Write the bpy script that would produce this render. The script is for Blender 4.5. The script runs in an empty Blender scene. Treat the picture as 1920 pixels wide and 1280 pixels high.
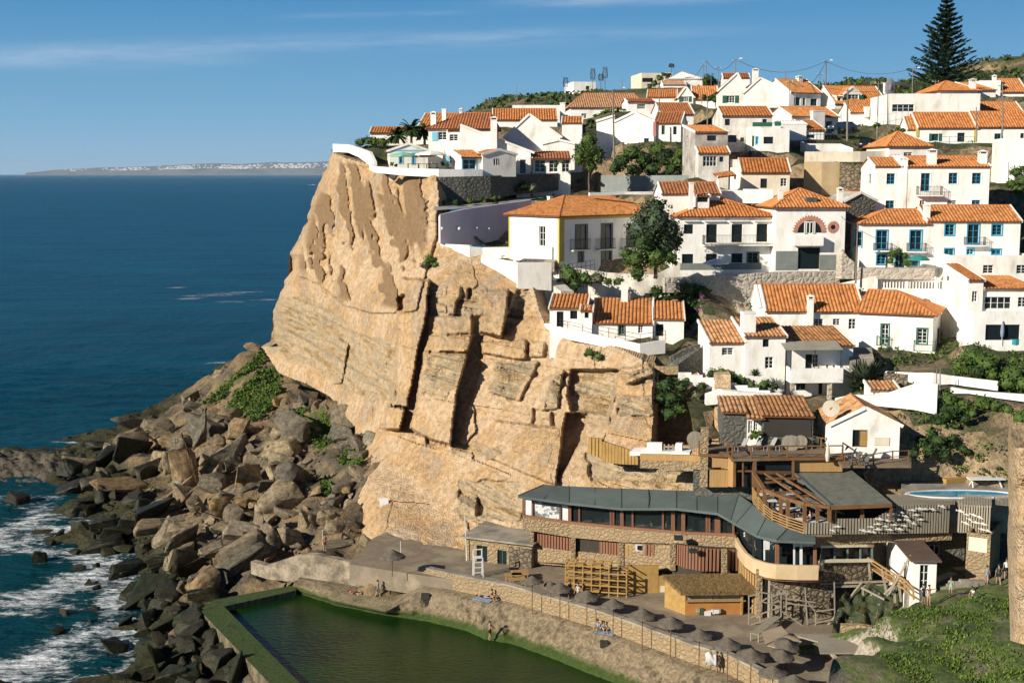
import bpy, bmesh, math, random
import numpy as np
from mathutils import Vector, Matrix, noise
random.seed(7)
R=math.radians
S=bpy.context.scene
COL=S.collection
# ---------------------------------------------------------------- camera
F=2400.0; TP=314/F; PITCH=math.atan(TP); CP,SP=math.cos(PITCH),math.sin(PITCH)
CAMZ=46.0
cam=bpy.data.cameras.new('camera'); co=bpy.data.objects.new('camera',cam); COL.objects.link(co)
co.location=(0,0,CAMZ); co.rotation_euler=(math.pi/2-PITCH,0,0)
cam.sensor_width=36; cam.lens=F/1920*36; cam.clip_start=1; cam.clip_end=120000
S.camera=co
S.render.resolution_x=1024; S.render.resolution_y=682
# ---------------------------------------------------------------- light
SUN=Vector((4.3,3.0,-2.35)).normalized()       # direction the light travels
W=bpy.data.worlds.new("World"); S.world=W; W.use_nodes=True
nt=W.node_tree; nt.nodes.clear()
def N(t,ty,**k):
    n=t.nodes.new(ty)
    for a,b in k.items(): setattr(n,a,b)
    return n
out=N(nt,'ShaderNodeOutputWorld'); bg=N(nt,'ShaderNodeBackground'); sky=N(nt,'ShaderNodeTexSky')
sky.sky_type='NISHITA'; sky.sun_disc=False; sky.sun_elevation=math.asin(-SUN.z); sky.sun_rotation=math.atan2(-SUN.x,-SUN.y)
sky.air_density=1.0; sky.dust_density=0.0; sky.ozone_density=4.0; sky.altitude=0
bg.inputs[1].default_value=0.083
# thin cirrus streaks, by direction
tc=N(nt,'ShaderNodeTexCoord'); sep=N(nt,'ShaderNodeSeparateXYZ'); nt.links.new(tc.outputs['Generated'],sep.inputs[0])
def mth(t,op,a,b=None,clamp=False):
    n=t.nodes.new('ShaderNodeMath'); n.operation=op; n.use_clamp=clamp
    for i,v in enumerate((a,b)):
        if v is None: continue
        if isinstance(v,(int,float)): n.inputs[i].default_value=v
        else: t.links.new(v,n.inputs[i])
    return n.outputs[0]
az=mth(nt,'DIVIDE',sep.outputs[0],sep.outputs[1]); el=mth(nt,'DIVIDE',sep.outputs[2],sep.outputs[1])
def streak(x0,e0,slope,wid,xr,amp,seed):
    line=mth(nt,'SUBTRACT',el,mth(nt,'ADD',mth(nt,'MULTIPLY',mth(nt,'SUBTRACT',az,x0),slope),e0))
    cx=N(nt,'ShaderNodeCombineXYZ'); nt.links.new(az,cx.inputs[0]); nt.links.new(mth(nt,'MULTIPLY',line,9),cx.inputs[1]); cx.inputs[2].default_value=seed
    no=N(nt,'ShaderNodeTexNoise'); no.inputs['Scale'].default_value=7; no.inputs['Detail'].default_value=7; no.inputs['Roughness'].default_value=.65
    nt.links.new(cx.outputs[0],no.inputs['Vector'])
    g=mth(nt,'POWER',2.718,mth(nt,'MULTIPLY',mth(nt,'POWER',mth(nt,'DIVIDE',mth(nt,'ABSOLUTE',line),wid),2),-1))
    h=mth(nt,'POWER',2.718,mth(nt,'MULTIPLY',mth(nt,'POWER',mth(nt,'DIVIDE',mth(nt,'ABSOLUTE',mth(nt,'SUBTRACT',az,x0)),xr),4),-1))
    nn=mth(nt,'MULTIPLY',mth(nt,'SUBTRACT',no.outputs[0],.36,True),3.2)
    return mth(nt,'MULTIPLY',mth(nt,'MULTIPLY',mth(nt,'MULTIPLY',g,h),nn),amp)
cl=streak(-.2,.097,.030,.0060,.36,.95,1); cl=mth(nt,'ADD',cl,streak(.13,.133,.035,.004,.13,1.5,3))
cl=mth(nt,'ADD',cl,streak(-.33,.086,.01,.007,.12,.7,5)); cl=mth(nt,'ADD',cl,streak(-.10,.120,.02,.002,.07,.6,8),True)
mx=N(nt,'ShaderNodeMixRGB'); mx.inputs[2].default_value=(6.6,7.0,7.9,1); nt.links.new(mth(nt,'MULTIPLY',cl,.33,True),mx.inputs[0])
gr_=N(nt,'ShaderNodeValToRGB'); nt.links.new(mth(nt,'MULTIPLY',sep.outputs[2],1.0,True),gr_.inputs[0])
for k,(p,c) in enumerate([(0,(2.2,4.3,6.2,1)),(.055,(1.35,3.4,5.5,1)),(.13,(.52,2.35,4.8,1)),(.27,(.22,1.4,3.6,1)),(.42,(.09,.42,1.3,1)),(1,(.05,.22,.8,1))]):  # upper stops kept dark above the framed sky to cut ambient fill
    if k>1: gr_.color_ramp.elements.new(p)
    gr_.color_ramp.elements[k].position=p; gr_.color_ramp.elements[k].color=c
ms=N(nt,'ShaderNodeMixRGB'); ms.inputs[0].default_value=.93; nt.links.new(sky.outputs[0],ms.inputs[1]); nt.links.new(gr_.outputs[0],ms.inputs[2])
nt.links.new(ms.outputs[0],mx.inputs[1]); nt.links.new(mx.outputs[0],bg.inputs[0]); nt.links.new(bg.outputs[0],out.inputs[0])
sl=bpy.data.lights.new('sun','SUN'); so=bpy.data.objects.new('sun',sl); COL.objects.link(so)
sl.energy=5.0; sl.angle=R(.5); sl.color=(1.0,.92,.79)
so.rotation_euler=SUN.to_track_quat('-Z','Y').to_euler()
S.view_settings.view_transform='Standard'; S.view_settings.look='None'; S.view_settings.exposure=0.46; S.view_settings.gamma=1
# ---------------------------------------------------------------- pixel <-> world
def ray(x,y):
    a=(x-960)/F; b=-(y-640)/F
    return Vector((a,CP+b*SP,-SP+b*CP))
def P(x,y,Y):
    d=ray(x,y); return Vector((0,0,CAMZ))+d*(Y/d.y)
def PZ(x,y,z):
    d=ray(x,y); return Vector((0,0,CAMZ))+d*((z-CAMZ)/d.z)
ZR={0:(0,0,1),1:(620,160,4),2:(1040,100,4.266),3:(1460,100,4.174),4:(960,330,4),5:(1400,330,3.657),6:(1200,560,3.657),7:(1500,580,4.571),8:(960,860,4),9:(1380,860,3.5555),10:(960,1040,3.5555),11:(500,960,4)}
def zc(Z,x,y): a=ZR[Z]; return a[0]+x/a[2],a[1]+y/a[2]
def PQ(Z,x,y,Y): return P(*zc(Z,x,y),Y)
def PQZ(Z,x,y,z): return PZ(*zc(Z,x,y),z)
# ---------------------------------------------------------------- materials
MC={}
def ramp(t,fac,stops):
    r=t.nodes.new('ShaderNodeValToRGB'); t.links.new(fac,r.inputs[0]); e=r.color_ramp.elements
    while len(e)<len(stops): e.new(.5)
    for i,(p,c) in enumerate(stops): e[i].position=p; e[i].color=(*c,1) if len(c)==3 else c
    return r.outputs[0]
def base_mat(name):
    m=bpy.data.materials.new(name); m.use_nodes=True; t=m.node_tree; b=t.nodes['Principled BSDF']; return m,t,b
def noise_n(t,scale,detail=4,rough=.55,stretch=(1,1,1),coord='Object',off=0,tex='ShaderNodeTexNoise'):
    tc=t.nodes.new('ShaderNodeTexCoord'); mp=t.nodes.new('ShaderNodeMapping'); mp.inputs['Scale'].default_value=stretch; mp.inputs['Location'].default_value=(off,off*.7,off*.3)
    t.links.new(tc.outputs[coord],mp.inputs[0]); n=t.nodes.new(tex); n.inputs['Scale'].default_value=scale
    if 'Detail' in n.inputs: n.inputs['Detail'].default_value=detail
    if 'Roughness' in n.inputs: n.inputs['Roughness'].default_value=rough
    t.links.new(mp.outputs[0],n.inputs['Vector']); return n
def mixc(t,f,a,b,mode='MIX'):
    m=t.nodes.new('ShaderNodeMixRGB'); m.blend_type=mode
    for i,v in ((0,f),(1,a),(2,b)):
        if isinstance(v,(int,float)): m.inputs[i].default_value=v
        elif isinstance(v,tuple): m.inputs[i].default_value=(*v,1) if len(v)==3 else v
        else: t.links.new(v,m.inputs[i])
    return m.outputs[0]
def bumpn(t,b,h,strength,dist):
    bp=t.nodes.new('ShaderNodeBump'); bp.inputs['Strength'].default_value=strength; bp.inputs['Distance'].default_value=dist
    t.links.new(h,bp.inputs['Height']); t.links.new(bp.outputs[0],b.inputs['Normal']); return bp
def M(name,c1,c2=None,c3=None,scale=.6,rough=.85,bump=0,bscale=12,stretch=(1,1,1),lo=.38,hi=.62,fine=.12,metal=0,spec=.3,rand=0,btex='ShaderNodeTexNoise',coord='Object'):
    if name in MC: return MC[name]
    m,t,b=base_mat(name); b.inputs['Roughness'].default_value=rough; b.inputs['Metallic'].default_value=metal
    b.inputs['Specular IOR Level'].default_value=spec
    c2=c2 or tuple(x*.8 for x in c1)
    n=noise_n(t,scale,6,.6,stretch,coord)
    st=[(lo,c1),(hi,c2)]
    if c3: st=[(lo,c1),((lo+hi)/2,c2),(hi,c3)]
    c=ramp(t,n.outputs[0],st)
    if fine:
        n2=noise_n(t,bscale*1.3,5,.7,(1,1,1),coord,3)
        g=ramp(t,n2.outputs[0],[(.3,(1-fine,)*3),(.7,(1+fine,)*3)]); c=mixc(t,1.0,c,g,'MULTIPLY')
    if rand:
        oi=t.nodes.new('ShaderNodeObjectInfo'); g=ramp(t,oi.outputs['Random'],[(0,(1-rand,1-rand,1-rand)),(.5,(1,.97,.9)),(1,(1+rand,1+rand*.8,1+rand*.5))]); c=mixc(t,1.0,c,g,'MULTIPLY')
    if name in('whitewash','old_whitewash','cream_render'):
        n4=noise_n(t,1.0,5,.65,(1.3,1.3,.35),coord,13); c=mixc(t,1.0,c,ramp(t,n4.outputs[0],[(.52,(1,1,1)),(.72,(.80,.78,.74))]),'MULTIPLY')
        oi=t.nodes.new('ShaderNodeObjectInfo'); c=mixc(t,1.0,c,ramp(t,oi.outputs['Random'],[(0,(.95,.94,.91)),(.4,(1,1,1)),(.9,(1,1,1)),(1,(.97,.94,.91))]),'MULTIPLY')
    t.links.new(c,b.inputs['Base Color'])
    if bump:
        n3=noise_n(t,bscale,5,.65,(1,1,1),coord,7,btex); bumpn(t,b,n3.outputs[0],1.0,bump)
    MC[name]=m; return m
def tilemat(name,cs,dirt=(.12,.07,.04),dl=.52):
    if name in MC: return MC[name]
    m,t,b=base_mat(name); b.inputs['Roughness'].default_value=.85; b.inputs['Specular IOR Level'].default_value=.15
    uv=t.nodes.new('ShaderNodeUVMap'); mp=t.nodes.new('ShaderNodeVectorMath'); mp.operation='MULTIPLY'; mp.inputs[1].default_value=(1,1,1); t.links.new(uv.outputs[0],mp.inputs[0])
    fl=t.nodes.new('ShaderNodeVectorMath'); fl.operation='FLOOR'; t.links.new(mp.outputs[0],fl.inputs[0])
    wn=t.nodes.new('ShaderNodeTexWhiteNoise'); wn.noise_dimensions='2D'; t.links.new(fl.outputs[0],wn.inputs['Vector'])
    c=ramp(t,wn.outputs['Value'],[(0,cs[0]),(.5,cs[1]),(.85,cs[0]),(1,cs[2])])
    n=noise_n(t,.9,6,.65); c=mixc(t,mth(t,'MULTIPLY',mth(t,'MULTIPLY',mth(t,'SUBTRACT',n.outputs[0],dl,True),5),.8,True),c,dirt)
    sp=t.nodes.new('ShaderNodeSeparateXYZ'); fr=t.nodes.new('ShaderNodeVectorMath'); fr.operation='FRACTION'; t.links.new(mp.outputs[0],fr.inputs[0]); t.links.new(fr.outputs[0],sp.inputs[0])
    gy=mth(t,'MULTIPLY',mth(t,'LESS_THAN',sp.outputs[1],.13),.15); c=mixc(t,gy,c,(.1,.04,.02))
    gx=mth(t,'ABSOLUTE',mth(t,'SUBTRACT',sp.outputs[0],.5)); c=mixc(t,mth(t,'MULTIPLY',mth(t,'SUBTRACT',gx,.27,True),2.6,True),c,(.13,.05,.02))
    oi=t.nodes.new('ShaderNodeObjectInfo'); c=mixc(t,1.0,c,ramp(t,oi.outputs['Random'],[(0,(.74,.70,.66)),(.4,(1,1,1)),(.7,(.92,1.0,1.05)),(1,(1.08,1.12,1.2))]),'MULTIPLY')
    n7=noise_n(t,2.6,5,.7,off=5); c=mixc(t,mth(t,'MULTIPLY',mth(t,'SUBTRACT',n7.outputs[0],.58,True),3,True),c,(.42,.34,.22))
    t.links.new(c,b.inputs['Base Color'])
    MC[name]=m; return m
WH=M('whitewash',(.87,.85,.80),(.81,.78,.71),(.58,.54,.46),scale=.45,bump=.02,bscale=5,stretch=(1,1,.45),lo=.45,hi=.76,fine=.05)
WO=M('old_whitewash',(.78,.75,.68),(.60,.56,.49),(.34,.32,.28),scale=.55,bump=.03,bscale=5,stretch=(1,1,.5),lo=.40,hi=.72,fine=.12)
WG=M('grey_render',(.50,.46,.40),(.38,.35,.31),(.28,.26,.23),scale=.7,bump=.03,bscale=6,fine=.15)
CR=M('cream_render',(.74,.66,.52),(.64,.56,.43),scale=.5,fine=.06)
PU=M('lilac_plaster',(.62,.52,.62),(.68,.59,.64),(.64,.60,.64),scale=.18,fine=.04)
YE=M('yellow_paint',(.56,.44,.12),(.48,.38,.10),fine=.08)
BL=M('blue_paint',(.05,.30,.46),(.04,.25,.40),fine=.1,rough=.6)
LB=M('light_blue_paint',(.20,.52,.68),(.17,.46,.62),fine=.05,rough=.6)
GN=M('green_paint',(.03,.13,.09),(.025,.10,.07),fine=.1,rough=.6)
PK=M('pink_paint',(.45,.16,.14))
FRW=M('white_frame_paint',(.78,.77,.73),fine=.04,rough=.6)
TRIM=M('weathered_trim',(.10,.14,.12),(.14,.17,.14),fine=.1)
WDD=M('dark_wood',(.075,.04,.022),(.05,.028,.016),rough=.7,scale=2,fine=.2)
BLK=M('plain_black',(.012,.012,.012),fine=0)  # plain black that stands for the dark inside openings; tyres use it too
T1=tilemat('orange_tile',[(.54,.19,.055),(.64,.27,.09),(.42,.135,.04)],dl=.53)
T2=tilemat('shaded_tile',[(.34,.12,.05),(.42,.16,.06),(.25,.09,.04)],dl=.58)  # orange tile darkened to brown: shade of slopes turned from the sun
T3=tilemat('pale_tile',[(.62,.36,.20),(.50,.26,.13),(.72,.48,.30)],dl=.56)
T4=tilemat('weathered_tile',[(.55,.24,.09),(.66,.38,.18),(.36,.15,.06)],dl=.47)
RC=M('ridge_cap',(.55,.19,.06),(.42,.14,.05),fine=.2)
m,t,b=base_mat('window_glass'); b.inputs['Base Color'].default_value=(.012,.018,.020,1); b.inputs['Roughness'].default_value=.12; b.inputs['Specular IOR Level'].default_value=.4; GL=m
IRON=M('iron',(.03,.035,.033),fine=0,rough=.6); GIR=M('green_iron',(.05,.16,.12),fine=0,rough=.5)
METW=M('white_metal',(.75,.75,.73),fine=0,rough=.5)
CONC=M('concrete',(.36,.32,.26),(.27,.24,.19),(.20,.18,.15),scale=.5,bump=.03,bscale=6,fine=.15)
ASPH=M('asphalt',(.12,.12,.115),(.09,.09,.085),scale=.5,fine=.15)
def stonem(name,c1,c2,joint,sc=2.2,stretch=(1,1,1.3),bump=.12):
    if name in MC: return MC[name]
    m,t,b=base_mat(name); b.inputs['Roughness'].default_value=.9; b.inputs['Specular IOR Level'].default_value=.15
    v=noise_n(t,sc,2,.5,stretch,'Object',0,'ShaderNodeTexVoronoi'); v2=noise_n(t,sc,2,.5,stretch,'Object',0,'ShaderNodeTexVoronoi'); v2.feature='DISTANCE_TO_EDGE'
    c=ramp(t,v.outputs['Color'],[(0.2,c1),(.8,c2)])
    n=noise_n(t,.35,5,.6); c=mixc(t,.35,c,ramp(t,n.outputs[0],[(.35,tuple(x*.6 for x in c1)),(.65,c2)]))
    j=ramp(t,v2.outputs[0],[(.02,(1,1,1)),(.09,(0,0,0))]); c=mixc(t,j,c,joint)
    t.links.new(c,b.inputs['Base Color']); h=mth(t,'MINIMUM',v2.outputs[0],.15); bumpn(t,b,h,1.0,bump*5)
    MC[name]=m; return m
ST=stonem('ochre_stonework',(.50,.36,.20),(.36,.25,.13),(.30,.24,.16))
ST2=stonem('rubble_stonework',(.42,.32,.20),(.20,.16,.11),(.07,.06,.045),1.7)
ST3=stonem('grey_stonework',(.22,.21,.18),(.12,.12,.10),(.10,.10,.085),1.6)
ST4=stonem('whitewashed_stonework',(.62,.58,.50),(.42,.36,.27),(.50,.45,.38),1.3)
WD=M('wood_cladding',(.42,.26,.10),(.34,.20,.08),scale=1.5,stretch=(6,6,.3),fine=.15)
WDR=M('red_wood',(.25,.12,.07),(.20,.09,.05),scale=1.5,stretch=(6,6,.3),fine=.15)
WDG=M('grey_wood',(.33,.29,.22),(.24,.21,.16),scale=1.5,stretch=(6,6,.3),fine=.2)
WDY=M('yellow_wood',(.40,.25,.08),(.32,.19,.06),scale=1.5,fine=.12)
WDB=M('brown_beam',(.20,.10,.04),(.14,.07,.03),scale=1.5,fine=.2)
ZINC=M('zinc_roofing',(.10,.125,.12),(.075,.10,.095),scale=.4,rough=.55,fine=.08)
THA=M('thatch',(.30,.20,.09),(.20,.13,.055),(.12,.08,.035),scale=3,stretch=(1,1,.4),fine=.3,bump=.08,bscale=9)
STRAW=M('grey_straw',(.15,.125,.095),(.10,.085,.065),scale=2,fine=.25,bump=.05,bscale=8)
PLK=M('deck_boards',(.20,.15,.10),(.15,.11,.075),fine=.2)
# ---------------------------------------------------------------- object helpers
def tag(o,label=None,cat=None,group=None,kind=None):
    if label: o['label']=label
    if cat: o['category']=cat
    if group: o['group']=group
    if kind: o['kind']=kind
    return o
def empty(name,loc,rz=0,label=None,cat=None,group=None):
    o=bpy.data.objects.new(name,None); COL.objects.link(o); o.location=loc; o.rotation_euler=(0,0,rz); return tag(o,label,cat,group)
class MB:
    """collects vertices and faces of one mesh"""
    def __init__(s): s.v=[]; s.f=[]; s.m=[]; s.uv=None; s.mats=[]
    def mi(s,mat):
        if mat not in s.mats: s.mats.append(mat)
        return s.mats.index(mat)
    def add(s,vs,fs,mat=None):
        o=len(s.v); s.v+= [tuple(p) for p in vs]; k=s.mi(mat)
        for f in fs: s.f.append(tuple(i+o for i in f)); s.m.append(k)
    def box(s,x0,x1,y0,y1,z0,z1,mat=None,fr=None):
        p=[(x,y,z) for z in (z0,z1) for y in (y0,y1) for x in (x0,x1)]
        if fr: p=[fr(*q) for q in p]
        s.add(p,[(0,2,3,1),(4,5,7,6),(0,1,5,4),(2,6,7,3),(0,4,6,2),(1,3,7,5)],mat)
    def bar(s,a,b,w,mat=None,h=None,n=4,w2=None):
        a=Vector(a); b=Vector(b); d=(b-a)
        if d.length<1e-6: return
        d.normalize(); up=Vector((0,0,1)) if abs(d.z)<.95 else Vector((0,1,0)); s1=d.cross(up).normalized(); s2=s1.cross(d)
        h=h or w; w2=w2 if w2 is not None else w; ps=[]
        for q,ww in ((a,w),(b,w2)):
            for k in range(n):
                an=2*math.pi*(k+.5)/n; r=.7071 if n==4 else .5; ps.append(q+s1*math.cos(an)*ww*r+s2*math.sin(an)*(h*ww/w if w else ww)*r)
        fs=[(k,(k+1)%n,n+(k+1)%n,n+k) for k in range(n)]+[tuple(range(n-1,-1,-1)),tuple(range(n,2*n))]
        s.add(ps,fs,mat)
    def prism(s,poly,z0,z1,mat=None):
        n=len(poly); vs=[(p[0],p[1],z0) for p in poly]+[(p[0],p[1],z1) for p in poly]
        s.add(vs,[tuple(range(n-1,-1,-1)),tuple(range(n,2*n))]+[(k,(k+1)%n,n+(k+1)%n,n+k) for k in range(n)],mat)
    def build(s,name,parent=None,mat=None,smooth=False,label=None):
        me=bpy.data.meshes.new(name); me.from_pydata(s.v,[],s.f)
        ms=[mat] if mat else s.mats
        for q in ms: me.materials.append(q or WH)
        if not mat: me.polygons.foreach_set('material_index',s.m)
        if s.uv:
            ul=me.uv_layers.new(name='UVMap'); vi=np.zeros(len(me.loops),dtype=np.int32); me.loops.foreach_get('vertex_index',vi)
            uv=np.zeros((len(s.v),2),dtype=np.float32); 
            for k,q in s.uv.items(): uv[k]=q
            ul.data.foreach_set('uv',uv[vi].ravel())
        if smooth: me.polygons.foreach_set('use_smooth',[True]*len(me.polygons))
        me.update(); o=bpy.data.objects.new(name,me); COL.objects.link(o)
        if parent: o.parent=parent
        if label: o['label']=label
        return o
def copy_tree(o,parent=None):
    c=o.copy(); COL.objects.link(c); c.parent=parent
    for ch in list(o.children): copy_tree(ch,c)
    return c
TILE=.40
def tileplane(mb,pts,mat,amp=.10,slab=.10):
    pts=[Vector(p) for p in pts]; A,B=pts[0],pts[1]; u=(B-A).normalized(); nn=None
    for k in range(2,len(pts)):
        c=u.cross(pts[k]-A)
        if c.length>1e-3: nn=c.normalized(); break
    if nn.z<0: nn=-nn
    v=nn.cross(u); 
    if (pts[2]-A).dot(v)<0: v=-v
    q=[((p-A).dot(u),(p-A).dot(v)) for p in pts]; u0=min(a for a,_ in q); u1=max(a for a,_ in q)
    n=max(4,int((u1-u0)/TILE*4)); prof=(0,.75,1,.75); last=None
    for i in range(n+1):
        uu=u0+(u1-u0)*i/n; uu_=min(max(uu,u0+1e-4),u1-1e-4); hs=[]
        for k in range(len(q)):
            (a,b),(c,d)=q[k],q[(k+1)%len(q)]
            if (a-uu_)*(c-uu_)<=0 and abs(a-c)>1e-9: hs.append(b+(d-b)*(uu_-a)/(c-a))
        if len(hs)<2: last=None; continue
        lo,hi=min(hs),max(hs); off=nn*(amp*prof[i%4]); k0=len(mb.v)
        for vv in (lo-.03,hi):
            p=A+u*uu+v*vv+off; 
            if mb.uv is None: mb.uv={}
            mb.uv[len(mb.v)]=(i*.25,vv/.42); mb.v.append(tuple(p))
        if last is not None: mb.f.append((last,k0,k0+1,last+1)); mb.m.append(mb.mi(mat))
        last=k0
    lo=[p-nn*.012 for p in pts]; l2=[p-nn*slab for p in pts]; n=len(pts); mb.add(lo+l2,[tuple(range(n)),tuple(range(2*n-1,n-1,-1))]+[(k,(k+1)%n,n+(k+1)%n,n+k) for k in range(n)],mat)
WS={ # style: frame, rows, cols, surround, shutters
'w':(FRW,3,2,None,None),'d':(IRON,1,1,None,None),'b':(BL,3,2,WH,None),'c':(BL,3,2,BL,None),'g':(TRIM,3,2,TRIM,None),'s':(FRW,2,2,None,LB),
'G':(FRW,3,3,None,GN),'k':(GN,1,2,None,None),'K':(GN,1,2,None,GN),'r':(FRW,1,3,None,None),'R':(FRW,2,4,None,None),'v':(WDB,1,2,None,None),'p':(WDD,1,1,None,None),'t':(GN,4,2,None,None),'q':(FRW,4,2,GN,None),'l':(LB,2,2,LB,None)}
class House:
    def __init__(s,label,Z,x,y,Y,th=0,name='house',cat='house',group=None):
        s.Z=Z; s.O=PQ(Z,x,y,Y); s.th=R(th); s.root=empty(name,s.O,s.th,label,cat,group); s.caps=MB(); s.ground=[]; s.foot=[]; s.c,s.s=math.cos(s.th),math.sin(s.th); HOUSES.append(s)
    def toL(s,v,vec=False):
        d=v if vec else v-s.O; return Vector((d.x*s.c+d.y*s.s,-d.x*s.s+d.y*s.c,d.z))
    def toW(s,x,y,z): return Vector((s.O.x+x*s.c-y*s.s,s.O.y+x*s.s+y*s.c,s.O.z+z))
    def hit(s,px,py,ax,val):
        C=s.toL(Vector((0,0,CAMZ))); d=s.toL(ray(*zc(s.Z,px,py)),True); k=(val-C[ax])/d[ax]; return C+d*k
    def face(s,mb,o,u,d,w,h,holes,mat,gable=None,z0=0):
        us=sorted(set([0,w]+[q for r in holes for q in (r[0],r[2])])); zs=sorted(set([z0,h]+[q for r in holes for q in (r[1],r[3])]))
        us=[q for q in us if 0<=q<=w]; zs=[q for q in zs if z0<=q<=h]
        pt=lambda a,z,e=0: Vector(o)+Vector(u)*a+Vector((0,0,z))+Vector(d)*e
        for i in range(len(us)-1):
            for j in range(len(zs)-1):
                cu,cz=(us[i]+us[i+1])/2,(zs[j]+zs[j+1])/2
                if any(r[0]<cu<r[2] and r[1]<cz<r[3] for r in holes): continue
                mb.add([pt(us[i],zs[j]),pt(us[i+1],zs[j]),pt(us[i+1],zs[j+1]),pt(us[i],zs[j+1])],[(0,1,2,3)],mat)
        for r in holes:
            c=[(r[0],r[1]),(r[2],r[1]),(r[2],r[3]),(r[0],r[3])]
            for k in range(4):
                a,b=c[k],c[(k+1)%4]; mb.add([pt(*a),pt(*b),pt(*b,.3),pt(*a,.3)],[(0,3,2,1)],mat)
        if gable: mb.add([pt(0,h),pt(w,h)]+[pt(a,z) for a,z in gable],[tuple(range(2+len(gable)))],mat)
        for r in holes: s.window(pt,r)
    def window(s,pt,r):
        st=r[4]; fr,rows,cols,sur,shut=WS[st]; a,b,c,d=r[0],r[1],r[2],r[3]; e=.14
        fm=MB(); fw=.07
        def bx(mb,u0,u1,z0,z1,e0,e1,mat):
            p=[pt(uu,zz,ee) for zz in (z0,z1) for ee in (e0,e1) for uu in (u0,u1)]
            mb.add(p,[(0,2,3,1),(4,5,7,6),(0,1,5,4),(2,6,7,3),(0,4,6,2),(1,3,7,5)],mat)
        bx(fm,a,a+fw,b,d,e,e+.08,fr); bx(fm,c-fw,c,b,d,e,e+.08,fr); bx(fm,a+fw,c-fw,b,b+fw,e,e+.08,fr); bx(fm,a+fw,c-fw,d-fw,d,e,e+.08,fr)
        for k in range(1,cols): x=a+(c-a)*k/cols; bx(fm,x-.035,x+.035,b+fw,d-fw,e+.005,e+.07,fr)
        for k in range(1,rows): z=b+(d-b)*k/rows; bx(fm,a+fw,c-fw,z-.02,z+.02,e+.01,e+.06,fr)
        if sur:
            t=.14; bx(fm,a-t,a,b-t,d+t,-.025,.02,sur); bx(fm,c,c+t,b-t,d+t,-.025,.02,sur); bx(fm,a,c,d,d+t,-.025,.02,sur); bx(fm,a,c,b-t,b,-.03,.02,sur)
        door=(b<.35 and d-b>1.7); w=fm.build('door' if door else 'window',s.root)
        pn=MB(); bx(pn,a,c,b,d,e+.05,e+.06,GL); pn.build('pane',w)
        if shut:
            for u0,u1 in ((a-(c-a)*.48,a-.02),(c+.02,c+(c-a)*.48)):
                sm=MB(); bx(sm,u0,u1,b-.03,d+.03,-.06,-.01,shut); bx(sm,u0+.06,u1-.06,b+.06,d-.06,-.075,-.06,shut); sm.build('shutter',s.root)
    def vol(s,xa,xb,yt,dep,yo=0,z0=0,roof=None,wm=None,win=(),lwin=(),rwin=(),loc=False,found=4,verge=True,ep=None,zt=None):
        if loc: x0,x1,H=xa,xb,yt
        else:
            x0=s.hit(xa,yt,1,yo).x; x1=s.hit(xb,yt,1,yo).x; H=s.hit(xa,yt,1,yo).z
        wm=wm or WH; y0,y1=yo,yo+dep; zb=(-found if z0==0 else z0)
        if z0==0: s.foot.append((x0,x1,y0,y1))
        if z0==0: s.ground+= [s.toW(x,y,0) for x in (x0,x1) for y in (y0,y1)]
        mb=MB(); rk,rise,rm,ov,*ex=(roof or ('flat',.3,None,0)); w=x1-x0
        def hl(lst,face):
            o=[]
            for q in lst:
                if face=='f': A=s.hit(q[0],q[1],1,y0); B=s.hit(q[2],q[3],1,y0); r=[A.x-x0,B.z,B.x-x0,A.z]; W_=w
                elif face=='l': A=s.hit(q[0],q[1],0,x0); B=s.hit(q[2],q[3],0,x0); r=[y1-A.y,B.z,y1-B.y,A.z]; W_=dep
                else: A=s.hit(q[0],q[1],0,x1); B=s.hit(q[2],q[3],0,x1); r=[A.y-y0,B.z,B.y-y0,A.z]; W_=dep
                r[0],r[2]=sorted((r[0],r[2])); r[1],r[3]=sorted((r[1],r[3])); r[0]=max(r[0],.05); r[2]=min(r[2],W_-.05); r[3]=min(r[3],H-.04)
                if r[2]-r[0]>.15 and r[3]-r[1]>.15: o.append((*r,q[4] if len(q)>4 else 'w'))
            return o
        ratio=ex[0] if ex else .5
        if rise>20:
            if rk in('gx','hip'): rise=s.hit((xa+xb)/2,rise,1,y0+dep*ratio).z-H
            elif rk=='gy': rise=s.hit(xa+(xb-xa)*ratio,rise,1,y0).z-H
            elif rk=='shed': rise=s.hit((xa+xb)/2,rise,1,y1).z-H
            elif rk=='sr': rise=s.hit(xa,rise,1,y0).z-H
            elif rk=='sl': rise=s.hit(xb,rise,1,y0).z-H
            RI.append((round(rise,1),rk,s.Z,xa,dep)); rise=max(rise,.35)
        gf=gl=gr=None; ym=y0+dep*ratio; xm=x0+w*ratio
        if rk=='gx': gl=[(dep-dep*ratio,H+rise)]; gr=[(dep*ratio,H+rise)]
        if rk=='gy': gf=[(w*ratio,H+rise)]
        if rk=='shed': gl=[(0,H+rise)]; gr=[(dep,H+rise)]
        if rk=='sr': gf=[(0,H+rise)]
        if rk=='sl': gf=[(w,H+rise)]
        gb=None if gf is None else [(w-gf[0][0],gf[0][1])]
        s.face(mb,(x0,y0,0),(1,0,0),(0,1,0),w,H,hl(win,'f'),wm,gf,zb)
        s.face(mb,(x0,y1,0),(0,-1,0),(1,0,0),dep,H+(rise if rk=='sr' else 0),hl(lwin,'l'),wm,gl,zb)
        s.face(mb,(x1,y0,0),(0,1,0),(-1,0,0),dep,H+(rise if rk=='sl' else 0),hl(rwin,'r'),wm,gr,zb)
        s.face(mb,(x1,y1,0),(-1,0,0),(0,-1,0),w,H+(rise if rk=='shed' else 0),[],wm,gb,zb)
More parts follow.
